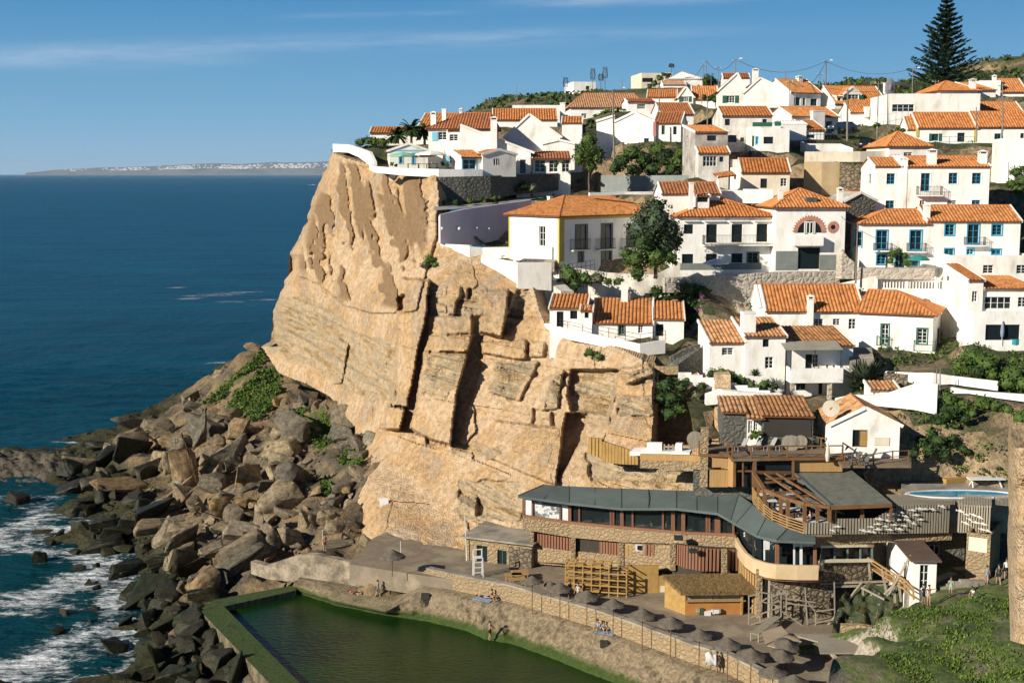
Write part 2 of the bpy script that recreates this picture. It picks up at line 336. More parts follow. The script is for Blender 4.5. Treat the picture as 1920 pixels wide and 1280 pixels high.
        if rk=='flat':
            mb.add([(x0,y0,H-rise),(x1,y0,H-rise),(x1,y1,H-rise),(x0,y1,H-rise)],[(0,1,2,3)],wm)
            for a in ((x0,x1,y0,y0+.2),(x0,x1,y1-.2,y1),(x0,x0+.2,y0+.2,y1-.2),(x1-.2,x1,y0+.2,y1-.2)): mb.box(a[0]+.001,a[1]-.001,a[2]+.001,a[3]-.001,H-rise,H+.02,wm)
        mb.build('wall',s.root)
        rb=MB(); e=.06
        if rk=='gx':
            k=rise/(ym-y0); k2=rise/(y1-ym); g=.12
            tileplane(rb,[(x0-g,y0-ov,H-ov*k+e),(x1+g,y0-ov,H-ov*k+e),(x1+g,ym,H+rise+e),(x0-g,ym,H+rise+e)],rm)
            tileplane(rb,[(x1+g,y1+ov,H-ov*k2+e),(x0-g,y1+ov,H-ov*k2+e),(x0-g,ym,H+rise+e),(x1+g,ym,H+rise+e)],rm)
            rb.bar((x0-g,ym,H+rise+e+.04),(x1+g,ym,H+rise+e+.04),.22,RC,.16,6)
        elif rk=='gy':
            k=rise/(xm-x0); k2=rise/(x1-xm); g=.12
            tileplane(rb,[(x0-ov,y1+g,H-ov*k+e),(x0-ov,y0-g,H-ov*k+e),(xm,y0-g,H+rise+e),(xm,y1+g,H+rise+e)],rm)
            tileplane(rb,[(x1+ov,y0-g,H-ov*k2+e),(x1+ov,y1+g,H-ov*k2+e),(xm,y1+g,H+rise+e),(xm,y0-g,H+rise+e)],rm)
            rb.bar((xm,y0-g,H+rise+e+.04),(xm,y1+g,H+rise+e+.04),.22,RC,.16,6)
        elif rk=='hip':
            a=min(ex[1] if len(ex)>1 else dep/2,w/2-.01); b2=min(ex[2] if len(ex)>2 else a,w-a-.01); k=rise/(ym-y0); zo=H-ov*k+e; r=H+rise+e
            A,B,C,D=(x0-ov,y0-ov,zo),(x1+ov,y0-ov,zo),(x1+ov,y1+ov,zo),(x0-ov,y1+ov,zo); E=(x0+a,ym,r); G=(x1-b2,ym,r)
            tileplane(rb,[A,B,G,E],rm); tileplane(rb,[B,C,G],rm); tileplane(rb,[C,D,E,G],rm); tileplane(rb,[D,A,E],rm)
            for p,q in ((A,E),(D,E),(B,G),(C,G),(E,G)): rb.bar(Vector(p)+Vector((0,0,.05)),Vector(q)+Vector((0,0,.05)),.2,RC,.15,6)
        elif rk=='shed':
            k=rise/dep; g=.12; tileplane(rb,[(x0-g,y0-ov,H-ov*k+e),(x1+g,y0-ov,H-ov*k+e),(x1+g,y1,H+rise+e),(x0-g,y1,H+rise+e)],rm)
        elif rk=='sr':
            k=rise/w; g=.12; tileplane(rb,[(x1+ov,y0-g,H-ov*k+e),(x1+ov,y1+g,H-ov*k+e),(x0,y1+g,H+rise+e),(x0,y0-g,H+rise+e)],rm)
        elif rk=='sl':
            k=rise/w; g=.12; tileplane(rb,[(x0-ov,y1+g,H-ov*k+e),(x0-ov,y0-g,H-ov*k+e),(x1,y0-g,H+rise+e),(x1,y1+g,H+rise+e)],rm)
        if rb.f: rb.build('roof',s.root)
        if verge and rk in('gx','gy','shed','sr','sl'):
            vb=MB(); t=.11
            if rk=='gx': segs=[((x,y0-ov,H-ov*rise/(ym-y0)),(x,ym,H+rise)) for x in (x0-.08,x1+.08)]
            elif rk=='gy': segs=[((x0-ov,y0-.1,H-ov*rise/(xm-x0)),(xm,y0-.1,H+rise)),((xm,y0-.1,H+rise),(x1+ov,y0-.1,H-ov*rise/(x1-xm)))]
            elif rk=='shed': segs=[((x,y0-ov,H-ov*rise/dep),(x,y1,H+rise)) for x in (x0-.08,x1+.08)]
            elif rk=='sr': segs=[((x0,y0-.1,H+rise),(x1+ov,y0-.1,H-ov*rise/w))]
            else: segs=[((x0-ov,y0-.1,H-ov*rise/w),(x1,y0-.1,H+rise))]
            for p,q in segs: vb=MB(); vb.bar(Vector(p)+Vector((0,0,e)),Vector(q)+Vector((0,0,e)),.16,WH,.30); vb.build('verge',s.root)
        return x0,x1,y0,y1,H
    def chim(s,xa,xb,yt,yb,yo,cap=True,d=.55,mat=None):
        A=s.hit(xa,yt,1,yo); B=s.hit(xb,yb,1,yo); mb=MB(); mat=mat or WH
        x0,x1,z1,z0=A.x,B.x,A.z,B.z-1.0; hd=max(.25,min(.45,(x1-x0)/2)) if d==.55 else d/2
        if cap:
            mb.box(x0,x1,yo-hd,yo+hd,z0,z1-.42,mat); mb.box(x0-.06,x1+.06,yo-hd-.06,yo+hd+.06,z1-.42,z1-.34,mat)
            for a in (x0,x1-.1): 
                for b in (yo-hd,yo+hd-.1): mb.box(a,a+.1,b,b+.1,z1-.34,z1-.14,mat)
            mb.box(x0+.12,x1-.12,yo-hd+.12,yo+hd-.12,z1-.34,z1-.15,BLK)  # black core put in as the darkness inside the cap openings
            mb.box(x0-.08,x1+.08,yo-hd-.08,yo+hd+.08,z1-.14,z1-.06,mat); mb.add([(x0-.02,yo-hd,z1-.06),(x1+.02,yo-hd,z1-.06),(x1+.02,yo+hd,z1-.06),(x0-.02,yo+hd,z1-.06),((x0+x1)/2,yo,z1+.12)],[(0,1,4),(1,2,4),(2,3,4),(3,0,4)],mat)
        else:
            mb.box(x0,x1,yo-hd,yo+hd,z0,z1-.12,mat); mb.box(x0-.05,x1+.05,yo-hd-.05,yo+hd+.05,z1-.12,z1,mat)
        return mb.build('chimney',s.root)
    def balcony(s,xa,xb,ys,yr,yo=0,dp=.9,mat=IRON,slab=WH,solid=False,rel=None):
        """slab pixel row ys, rail-top pixel row yr, on the plane y=yo-dp"""
        A=s.hit(xa,yr,1,yo-dp); B=s.hit(xb,ys,1,yo-dp); x0,x1,z1,z0=A.x,B.x,A.z,B.z
        sb=MB(); sb.box(x0,x1,yo-dp,yo-.003,z0-.15,z0,slab); bo=sb.build('balcony',s.root)
        rl=MB()
        if solid:
            rl.box(x0,x1,yo-dp-.003,yo-dp+.12,z0,z1,slab); rl.box(x0,x0+.12,yo-dp+.12,yo-.003,z0,z1,slab); rl.box(x1-.12,x1,yo-dp+.12,yo-.003,z0,z1,slab)
        else:
            P_=[(x0+.03,yo-.02),(x0+.03,yo-dp+.04),(x1-.03,yo-dp+.04),(x1-.03,yo-.02)]
            for k in range(3):
                a,b=P_[k],P_[k+1]; L=math.dist(a,b); n=max(2,int(L/.16))
                for zz in (z1,z0+.08): rl.bar((*a,zz),(*b,zz),.04,mat)
                for i in range(n+1): q=(a[0]+(b[0]-a[0])*i/n,a[1]+(b[1]-a[1])*i/n); rl.bar((*q,z0),(*q,z1),.022,mat)
        rl.build('railing',bo)
    def boxp(s,nm,xa,xb,yt,yb,y0,y1,mat,label=None):
        A=s.hit(xa,yt,1,y0); B=s.hit(xb,yb,1,y0); mb=MB(); mb.box(A.x,B.x,y0,y1,B.z,A.z,mat); return mb.build(nm,s.root,label=label)
HOUSES=[]; RI=[]
GP=[]      # extra ground points for the hillside
def ribbon(name,label,pts,th,mat,cat='wall',Z=0,cap=None,group=None,kind=None,parent=None,gnd=True):
    """a wall: pts=(x,ytop,ybot,Y) pixels and depth, thickness th going back"""
    mb=MB(); T=[];B=[]
    for x,yt,yb,Y in pts:
        a=PQ(Z,x,yt,Y); b=PQ(Z,x,yb,Y); T.append(a); B.append(Vector((a.x,a.y,b.z)))
    n=len(T); nr=[]
    for i in range(n):
        d=(T[min(i+1,n-1)]-T[max(i-1,0)]); d.z=0; d.normalize(); q=Vector((-d.y,d.x,0)); 
        nr.append(q)
    TB=[T[i]+nr[i]*th for i in range(n)]; BB=[B[i]+nr[i]*th for i in range(n)]
    vs=T+B+TB+BB; f=[]
    for i in range(n-1):
        f+=[(n+i,n+i+1,i+1,i),(i,i+1,2*n+i+1,2*n+i),(3*n+i+1,3*n+i,2*n+i,2*n+i+1),(3*n+i,3*n+i+1,n+i+1,n+i)]
    f+=[(0,2*n,3*n,n),(2*n-1,4*n-1,3*n-1,n-1)]
    O=T[0].copy(); mb.add([v-O for v in vs],f,mat)
    if cap:
        c0=[v+Vector((0,0,.003))-nr[i]*.08 for i,v in enumerate(T)]; c1=[v+Vector((0,0,.003))+nr[i]*.08 for i,v in enumerate(TB)]
        vs=c0+c1+[v+Vector((0,0,.12)) for v in c0+c1]; f=[]
        for i in range(n-1): f+=[(i,i+1,2*n+i+1,2*n+i),(2*n+i,2*n+i+1,3*n+i+1,3*n+i),(n+i+1,n+i,3*n+i,3*n+i+1),(i+1,i,n+i,n+i+1)]
        f+=[(0,2*n,3*n,n),(n-1,2*n-1,4*n-1,3*n-1)]
        mb.add([v-O for v in vs],f,cap)
    o=mb.build(name,parent); o.location=O-(parent.location if parent else Vector()); tag(o,label,None if parent else cat,group,kind)
    if parent: gnd=False
    if gnd:
        GP.extend([b-Vector((0,0,.2)) for b in B])
        if max(a.z-b.z for a,b in zip(T,B))>2:
            for i in range(n-1):
                for t_ in (0,.33,.66): GP.append(B[i].lerp(B[i+1],t_)-nr[i]*1.5-Vector((0,0,.3)))
                if name=='retaining_wall': GP.extend([T[i].lerp(T[i+1],t_)+nr[i]*1.6-Vector((0,0,.6)) for t_ in (0,.33,.66)])
    return o
def sheet(name,label,polyw,zt,thick,mat,cat=None,kind=None,parent=None):
    mb=MB(); mb.prism([(p[0],p[1]) for p in polyw],zt-thick,zt,mat); o=mb.build(name,parent); return tag(o,label,cat,None,kind)
# ================================================================ the land
def rbf(ctrl):
    c=np.array(ctrl,float); p=c[:,:2]/100; n=len(c); r=np.linalg.norm(p[:,None]-p[None],axis=2); K=r**2*np.log(r+1e-9)+np.eye(n)*1e-3
    A=np.zeros((n+3,n+3)); A[:n,:n]=K; A[:n,n]=1; A[:n,n+1:]=p; A[n,:n]=1; A[n+1:,:n]=p.T; w=np.linalg.solve(A,np.r_[c[:,2],0,0,0])
    def f(X,Y):
        q=np.stack([X,Y],-1)/100; o=w[n]+q[...,0]*w[n+1]+q[...,1]*w[n+2]
        for i in range(n):
            d=np.hypot(q[...,0]-p[i,0],q[...,1]-p[i,1]); o=o+w[i]*d*d*np.log(d+1e-9)
        return o
    return f
def idw(ctrl,pw=3,soft=1.5):
    c=np.array(ctrl,float)
    def f(X,Y):
        X=np.asarray(X,float); Y=np.asarray(Y,float); num=0;den=0
        for a,b,z in c:
            w=1/((X-a)**2+(Y-b)**2+soft**2)**(pw/2); num=num+w*z; den=den+w
        return num/den
    return f
def fbm(v,oct=4,H=1.0): return noise.fractal(v,H,2.0,oct)
def inpoly(X,Y,poly):
    r=np.zeros(np.shape(X),bool); n=len(poly)
    for i in range(n):
        x0,y0=poly[i]; x1,y1=poly[(i+1)%n]
        if y0==y1: continue
        c=((y0>Y)!=(y1>Y))&(X<(x1-x0)*(Y-y0)/(y1-y0)+x0); r^=c
    return r
def blur(a,k):
    for _ in range(k):
        p=np.pad(a,1,mode='edge'); a=(p[1:-1,1:-1]*2+p[:-2,1:-1]+p[2:,1:-1]+p[1:-1,:-2]+p[1:-1,2:])/6
    return a
def attr(me,name,vals):
    a=me.attributes.new(name,'FLOAT','POINT'); a.data.foreach_set('value',np.asarray(vals,np.float32).ravel())
def at_node(t,name):
    n=t.nodes.new('ShaderNodeAttribute'); n.attribute_name=name; return n.outputs['Fac']
# ---------------- cliff relief
CC=[(622,287,196),(700,312,182),(760,322,174),(822,330,167),(905,328,166),(822,392,163),(822,455,160),(880,490,155),(970,530,149),(1000,550,146),(1020,610,142),(1065,632,139),(1170,668,133),(1225,690,130),
(600,345,197),(575,420,198),(545,505,200),(512,590,206),(510,645,212),(560,690,196),(600,715,187),(640,740,176),(690,795,159),(712,850,150.5),(690,910,144),(678,985,139),(740,1025,131),(875,1060,126.5),
(980,1000,126),(980,900,128),(1070,900,124.5),(1230,920,119),(1320,930,117.5),(1230,840,122),(1320,840,121),(1310,730,126),(700,600,167),(700,700,163),(770,760,150.5),(850,800,143),(950,800,138),(1060,800,132),(1150,780,129),(1100,1060,126),(1320,1060,121),(1000,1075,128),(1200,1000,120.5),(1370,1000,119),(900,650,146),(1000,680,141),(1100,700,135),
(700,450,178),(780,540,158),(650,400,187),(640,560,180),(740,380,171),(850,540,151),(950,580,146),(800,950,137),(900,950,131),(1150,900,122),(560,600,198)]
def z7(l): return [(640+a/2.667,480+b/2.667) for a,b in l]
CR_X=np.arange(480,1372,2.0); CR_Y=np.arange(270,1082,2.0)
GX,GY=np.meshgrid(CR_X,CR_Y)
D=rbf(CC)(GX,GY)
FEAT=[([(-140,-480),(507,-400),(467,-80),(373,270),(270,285),(160,285),(20,250),(-110,140),(-250,90),(-300,40)],-1.1),
 # polygons in zoom 7, offset in metres (minus is towards the sea)
([(300,108),(442,122),(425,290),(385,470),(330,757),(232,748),(272,640),(282,300)],-4.0),
([(226,742),(318,765),(292,868),(212,862)],-4.8),
([(180,862),(290,866),(425,905),(425,938),(545,946),(640,990),(1075,1150),(900,1200),(880,1700),(60,1700),(100,1280)],-1.2001),
([(412,480),(628,490),(592,650),(572,720),(546,944),(425,905),(340,860),(372,740)],-3.8),
([(655,395),(715,395),(700,560),(640,720),(590,944),(548,944),(575,700),(612,560)],1.0),
([(440,395),(655,395),(630,480),(412,480)],-2.1),
([(760,540),(985,525),(945,620),(890,720),(760,690)],-.9),
([(765,823),(990,850),(1080,855),(1110,785),(1120,785),(1075,1150),(745,1010)],-1.3),
([(695,170),(835,170),(822,330),(800,405),(690,380)],-2.9),
([(432,300),(650,300),(650,385),(432,400)],-.9),
([(650,290),(700,300),(690,390),(650,385)],.6),
([(880,165),(935,165),(905,320),(810,400),(830,310)],1.2),
([(700,430),(925,425),(918,520),(700,485)],-1.3),
([(945,425),(1020,430),(1012,500),(940,505)],-1.0),
([(1120,785),(1235,790),(1215,900),(1090,1110),(1078,1140)],3.2),
([(1150,565),(1390,570),(1345,790),(1150,775),(1130,700)],2.0),
([(1390,590),(1560,560),(1570,800),(1545,1000),(1330,960),(1330,800)],-2.2),
([(1400,700),(1566,700),(1560,800),(1390,795)],-.8),
([(985,640),(1110,560),(1080,760),(1000,770)],-1.3),
([(-20,400),(35,440),(5,640),(-40,640)],-1.6),
([(280,200),(318,200),(312,275),(285,275)],1.5),
([(530,190),(600,150),(580,300),(535,290)],-1.0),([(440,150),(530,150),(525,300),(440,290)],-.5),
([(640,160),(660,160),(650,215),(632,215)],1.5),([(575,220),(610,220),(600,300),(560,300)],.8),
([(960,760),(990,770),(985,850),(955,840)],1.0),([(1050,780),(1080,790),(1075,855),(1045,850)],1.2),
([(1380,560),(1540,540),(1570,590),(1430,640)],-1.4),
([(1590,560),(1860,560),(1860,940),(1575,940)],7.0),
([(680,1205),(720,1235),(715,1300),(675,1300)],1.5),
]
off=np.zeros_like(GX)
jx=np.array([[fbm(Vector((x*.03,y*.03,5)),3) for x in CR_X] for y in CR_Y]); jy=np.array([[fbm(Vector((x*.03,y*.03,25)),3) for x in CR_X] for y in CR_Y])
for pl,o in FEAT:
    m=inpoly(GX+jx*2.2,GY+jy*2.2,z7(pl)); off=np.where(m,off+o*np.clip(1-((GX-640)*2.667-420)/320,0,1),off) if o==-1.2001 else np.where(m,o,off) if o>0 else np.where(m,np.minimum(off,0)+o,off)
# smear lumps on the sprayed upper part
smp=[(588,390),(630,300),(810,330),(800,450),(770,580),(640,560),(560,500)]
ROCKP=[z7(p) for p in ([(420,490),(625,490),(585,650),(500,710),(400,690)],[(765,540),(985,525),(945,620),(850,710),(745,690)],[(440,150),(530,160),(525,300),(430,300)],[(850,165),(935,165),(905,320),(835,320)],[(1140,560),(1390,570),(1345,850),(1150,800)],[(1390,700),(1566,700),(1560,800),(1380,800)],[(-350,180),(-100,230),(100,400),(285,430),(265,735),(60,690),(-130,560),(-360,480)],[(580,1120),(900,1130),(900,1320),(580,1320)],[(1230,990),(1560,1000),(1800,1020),(1800,1180),(1230,1100)],[(1060,580),(1120,560),(1080,760),(1000,760)],[(560,920),(800,960),(780,1010),(560,990)],[(530,190),(700,190),(700,300),(535,300)],[(1430,590),(1560,570),(1570,640),(1430,660)])]
sm=np.zeros_like(GX); rk=np.zeros_like(GX)
insm=blur(inpoly(GX,GY,smp).astype(float),14)
for p in ROCKP: rk=np.maximum(rk,blur(inpoly(GX+jx*9,GY+jy*9,p).astype(float),2))
H_,W_=GX.shape; PT=np.zeros((H_,W_,3))
off=blur(off,1); RY=np.array([[CP-(y-640)/F*SP] for y in CR_Y])
wx=(GX-960)/F
for i,y in enumerate(CR_Y):
    for j,x in enumerate(CR_X):
        d=D[i,j]; p=P(x,y,d)
        # stretched noise for smears
        s=noise.noise(Vector((p.x*.50+.13*p.z+jx[i,j]*.8,9.0,p.z*.085)))+.45*noise.noise(Vector((p.x*.9+.2*p.z,4,p.z*.16)))
        s_=min(1,max(0,(s-.01)*8))*insm[i,j]; sm[i,j]=s_
        o=off[i,j]
        o-= (s_*.8+1.5*noise.noise(Vector((p.x*.42+.14*p.z,2,p.z*.06)))+.5*noise.noise(Vector((p.x*1.1+.2*p.z,6,p.z*.12))))*insm[i,j]
        r=rk[i,j]
        o+= r*(1.0*fbm(p*.22,5)+.35*math.copysign(1,math.sin((p.z+.10*p.x)*3.4+2.0*noise.noise(p*.25)))*abs(noise.noise(p*.3))+.8*noise.noise(Vector((.03*p.x,7,(p.z+.12*p.x)*1.3)))+.35*noise.noise(Vector((.1*p.x,3,(p.z+.12*p.x)*3.4))))
        q=p*.16; lump=noise.cell(Vector((p.x*.22+.3*noise.noise(p*.4),3,p.z*.2)))
        o+= (1-r)*(1-insm[i,j])*(.38*fbm(q,5)+.30*(lump-.5)+.07*math.copysign(1,math.sin((p.z+.08*p.x)*1.3)))+(1-r)*.10*fbm(p*1.5,3)
        D[i,j]=d+o
# silhouette on the left
SIL=[(287,622),(320,609),(359,592),(392,579),(415,576),(454,555),(477,545),(505,549),(525,534),(541,531),(584,511),(617,512),(640,508),(700,548),(720,600),(745,645),(800,690),(850,700),(900,685),(985,670),(1100,660)]
sy=[a for a,_ in SIL]; sx=np.interp(GY[:,0],sy,[b for _,b in SIL]); sx=sx+np.array([4*fbm(Vector((0,y*.05,2)),4) for y in CR_Y])
dl=GX-sx[:,None]; 
D=D+np.where(GY<650,14*np.clip(1-dl/26,0,1.6)**2,0)
# upper boundary: the ground line under the walls
TOPL=[(600,276),(622,282),(640,291),(700,306),(822,322),(1000,322),(1001,380)]
keep=(dl>-2)
topx=[600,622,650,700,818,826,828,880,905,965,1000,1004,1012,1022,1066,1170,1225,1240,1400]; topy=[280,284,296,308,324,385,450,482,478,520,536,548,580,604,622,655,684,700,700]
keep&=(GY>np.interp(GX,topx,topy))
keep[GY<650]&=True; keep|=((GY>=650)&(dl>-26)&(GY>np.interp(GX,topx,topy)))
mb=MB(); idx=-np.ones((H_,W_),int); vs=[];ra=[];sa=[]
for i in range(H_):
    for j in range(W_):
        if keep[i,j]: idx[i,j]=len(vs); vs.append(P(sx[i] if (GY[i,0]<700 and abs(CR_X[j]-sx[i])<4 and (j==0 or not keep[i,j-1])) else CR_X[j],CR_Y[i],D[i,j])); ra.append(rk[i,j]); sa.append(sm[i,j])
fs=[]
for i in range(H_-1):
    for j in range(W_-1):
        q=(idx[i,j],idx[i+1,j],idx[i+1,j+1],idx[i,j+1])
        if min(q)>=0: fs.append(q)
# return the left and top edges backwards so that the cliff is a solid body
prev=None
for i in range(H_):
    js=np.nonzero(keep[i])[0]
    if len(js)==0: continue
    k=idx[i,js[0]]; v=vs[k]; vs.append(v+Vector((6,30,-1))); ra.append(0); sa.append(0); c=len(vs)-1
    if prev and CR_Y[i]<700: fs.append((prev[0],prev[1],c,k))
    prev=(k,c)
prev=None
for j in range(W_):
    is_=np.nonzero(keep[:,j])[0]
    if len(is_)==0: continue
    k=idx[is_[0],j]; v=vs[k]; vs.append(v+Vector((1.0,5 if CR_X[j]<1225 else 14,.4))); ra.append(.3); sa.append(0); c=len(vs)-1
    if prev: fs.append((k,c,prev[1],prev[0]))
    prev=(k,c)
me=bpy.data.meshes.new('cliff'); me.from_pydata([tuple(v) for v in vs],[],fs); attr(me,'rock',ra); attr(me,'smear',sa)
me.polygons.foreach_set('use_smooth',[True]*len(me.polygons)); me.set_sharp_from_angle(angle=R(24))
m,t,b=base_mat('cliff_face'); b.inputs['Roughness'].default_value=.95; b.inputs['Specular IOR Level'].default_value=.1
n1=noise_n(t,.12,6,.6); n2=noise_n(t,1.6,5,.75); n3=noise_n(t,.5,6,.7,(.25,.25,1.6))
conc=ramp(t,n1.outputs[0],[(.34,(.50,.35,.205)),(.47,(.54,.40,.26)),(.54,(.50,.33,.17)),(.62,(.40,.30,.20)),(.72,(.52,.41,.29))])
conc=mixc(t,1.0,conc,ramp(t,n2.outputs[0],[(.32,(.60,.57,.53)),(.60,(1.12,1.12,1.12))]),'MULTIPLY')
rock=ramp(t,n3.outputs[0],[(.30,(.19,.14,.09)),(.42,(.40,.28,.14)),(.50,(.50,.38,.24)),(.58,(.34,.28,.19)),(.68,(.52,.36,.16))])
rock=mixc(t,1.0,rock,ramp(t,n2.outputs[0],[(.3,(.6,.6,.6)),(.65,(1.15,1.15,1.15))]),'MULTIPLY')
c=mixc(t,at_node(t,'rock'),conc,rock)
c=mixc(t,mth(t,'MULTIPLY',at_node(t,'smear'),.95),c,ramp(t,n2.outputs[0],[(.3,(.19,.12,.065)),(.7,(.28,.185,.10))]))
wv=noise_n(t,.9,5,.7,(1,1,.12),off=9); c=mixc(t,mth(t,'MULTIPLY',mth(t,'SUBTRACT',wv.outputs[0],.55,True),3.0,True),c,(.26,.19,.12))
vd=noise_n(t,1.15,2,.5,off=4,tex='ShaderNodeTexVoronoi'); c=mixc(t,mth(t,'MULTIPLY',mth(t,'LESS_THAN',vd.outputs['Distance'],.085),.75),c,(.06,.045,.03))
t.links.new(c,b.inputs['Base Color'])
vb=noise_n(t,5.5,2,.5,tex='ShaderNodeTexVoronoi'); hb=mth(t,'ADD',mth(t,'MULTIPLY',vb.outputs['Distance'],.6),n2.outputs[0]); bumpn(t,b,hb,1.0,.17)
me.materials.append(m); CLM=m
o=bpy.data.objects.new('cliff',me); COL.objects.link(o); tag(o,kind='structure')
# ---------------- rockfall shore
RP=[(455,665,3),(380,730,2),(300,770,1.2),(205,805,1),(0,838,.3),(60,850,.6),(110,880,1),(0,875,.8),(90,940,.3),(120,985,0),(180,1050,0),(225,1100,0),(240,1140,0),(230,1190,0),(300,1240,0),(330,1290,0),
(515,645,17),(480,655,11),(190,783,-1.5),(280,748,-1.5),(350,713,-1.5),(415,670,-2),(100,822,-1.5),(150,803,-1.5),(235,765,-1.5),(320,730,-1.5),(455,690,8),(430,700,8),(400,745,5),(640,735,15.5),(690,800,14.5),(715,850,13),(600,760,13),(560,800,11.5),(640,850,11.5),(600,900,9.5),(640,950,9),(680,1000,8.0),(520,720,13),
(500,800,10),(500,900,7.5),(420,800,6.5),(420,900,5.5),(300,850,3.6),(300,950,3.2),(200,900,2.6),(200,980,1.8),(400,1000,4.6),(500,1000,6.8),(600,1030,7.8),(380,1100,3.6),(300,1100,1.8),(480,1060,5.4),
(400,1180,1.6),(340,1180,1),(400,1280,1),(560,1070,6),(470,1100,4.6),(700,1060,7.7),(560,1180,1),(700,1250,1),(900,1290,1),(620,1150,2),(520,1160,2.5),(450,1150,1.5),(460,1200,0),(500,1280,0),(800,1220,2),(350,1150,3.6),(372,1180,3.5),(400,1212,3.3),(440,1262,3.2),(470,1300,3.2),
(0,760,-5),(200,740,-5),(330,710,-5),(400,680,-5),(440,640,-6),(0,1000,-2.5),(60,950,-1.2),(100,1100,-2.5),(150,1200,-2.5),(200,1300,-3),(0,1150,-5),(0,1280,-5),(170,1140,-1.3),(200,1240,-1.5),(0,905,-.6),(60,910,-.5),(-150,860,-4),(-150,800,-5),(500,600,-6),(420,600,-9)]
RC_=[(*PZ(x,y,z)[:2],z) for x,y,z in RP]+[(-20,255,14),(0,240,18),(15,230,20),(-5,300,12),(-20,300,6),(-40,300,-6)]
RC_+=[(PZ(x,y,5).x-d_,PZ(x,y,5).y-.4*d_,4.3-.35*d_) for x,y in ((376,1146),(395,1165),(415,1186),(435,1207),(455,1228),(480,1254),(505,1280),(530,1306)) for d_ in (.7,2.2)]
RUB=idw(RC_,3.2,1.2)
def rub(x,y): return float(RUB(x,y))
def drop(px,py):
    """where the sight line through a pixel of the photo meets the rockfall"""
    d=ray(px,py); lo=90; c=Vector((0,0,CAMZ))
    for k in range(260):
        Y=92+k*.9; p=c+d*(Y/d.y)
        if rub(p.x,p.y)>=p.z: return p
    return PZ(px,py,0)
xs=np.arange(-110,34,.75); ys=np.arange(96,300,.75); XX,YY=np.meshgrid(xs,ys); ZZ=RUB(XX,YY)
for i in range(len(ys)):
    for j in range(len(xs)):
        v=Vector((xs[j],ys[i],0)); n_=noise.noise(v*.22)*1.2+noise.noise(v*.6)*.55+ .55*(noise.cell(v*.35+Vector((noise.noise(v*.3),0,0)))-.5)
        k=.25+.75*min(1,max(0,(ZZ[i,j]+2)/3)); ZZ[i,j]+=n_*k-.35
nx=len(xs); vs=[(xs[j],ys[i],ZZ[i,j]) for i in range(len(ys)) for j in range(nx)]
# project back to pixel space for the green patches (plants grow there)
vv=np.array(vs); rz=vv[:,2]-CAMZ; f_=vv[:,1]*CP-rz*SP; up=vv[:,1]*SP+rz*CP; PX=960+F*vv[:,0]/f_; PY=640-F*up/f_
GRP=[[(505,640),(516,660),(480,690),(440,715),(420,745),(372,762),(400,735),(470,675)],[(490,690),(530,690),(525,730),(500,775),(470,790),(455,765),(425,765),(440,735)],[(560,780),(600,760),(640,810),(600,850)],[(640,840),(690,830),(670,880),(640,870)],[(560,760),(580,770),(560,790)],[(600,900),(620,900),(615,930)]]
gr=np.zeros(len(vs),bool)
for p in GRP: gr|=inpoly(PX,PY,p)
wet=np.clip((3.5-vv[:,2])/1.8,0,1)
cutm=inpoly(PX,PY,[(560,1108),(800,1160),(1200,1200),(1200,1500),(600,1400),(425,1145)])
fs=[]
for i in range(len(ys)-1):
    for j in range(nx-1):
        a=i*nx+j
        if ZZ[i,j]>-8 and not (PX[a]>800 and PY[a]>700) and not cutm[a]: fs.append((a,a+1,a+nx+1,a+nx))
me=bpy.data.meshes.new('rocky_shore'); me.from_pydata(vs,[],fs); attr(me,'green',gr); attr(me,'wet',wet)
me.polygons.foreach_set('use_smooth',[True]*len(me.polygons)); me.set_sharp_from_angle(angle=R(24))
m,t,b=base_mat('shore_rock'); b.inputs['Roughness'].default_value=.9; b.inputs['Specular IOR Level'].default_value=.15
n1=noise_n(t,.3,6,.65); n2=noise_n(t,2.0,5,.7)
c=ramp(t,n1.outputs[0],[(.35,(.08,.07,.05)),(.48,(.17,.135,.09)),(.56,(.27,.19,.10)),(.68,(.12,.105,.08))])
c=mixc(t,1.0,c,ramp(t,n2.outputs[0],[(.3,(.5,.5,.5)),(.65,(1.1,1.1,1.1))]),'MULTIPLY')
c=mixc(t,mth(t,'MULTIPLY',at_node(t,'green'),.85),c,ramp(t,n2.outputs[0],[(.3,(.03,.06,.012)),(.7,(.09,.13,.02))]))
c=mixc(t,mth(t,'MULTIPLY',at_node(t,'wet'),.9),c,ramp(t,n2.outputs[0],[(.35,(.012,.014,.008)),(.65,(.045,.05,.02))]))
t.links.new(c,b.inputs['Base Color']); bumpn(t,b,n2.outputs[0],1.0,.3); me.materials.append(m)
o=bpy.data.objects.new('rocky_shore',me); COL.objects.link(o); tag(o,kind='structure')
# ---------------- the sea
def axis(lo,hi,st,far0,far1,g=1.28):
    a=list(np.arange(lo,hi,st)); s=st; x=hi
    while x<far1: a.append(x); s*=g; x+=s
    a.append(far1); s=st; x=lo-st; b=[]
    while x>far0: b.append(x); s*=g; x-=s
    b.append(far0); return np.array(b[::-1]+a)
ax=axis(-130,10,.9,-60000,60000); ay=axis(95,300,.9,-2000,62000)
XX,YY=np.meshgrid(ax,ay); G=RUB(XX,YY); G=np.where((XX<-140)|(XX>25)|(YY>320),-6,G)
vs=[];fo=[]
for i in range(len(ay)):
    for j in range(len(ax)):
        x,y=ax[j],ay[i]; z=0
        if -160<x<20 and y<420: v=Vector((x,y,0)); z=.28*noise.noise(Vector((x*.10+y*.04,y*.22,0)))+.12*noise.noise(v*.5)
        vs.append((x,y,z)); g=G[i,j]; fo.append((min(1,max(0,1-abs(g+.5)/3.6)) if g<1.5 else 0)*(1.15 if y<165 else max(.25,1.15-(y-165)*.03)))
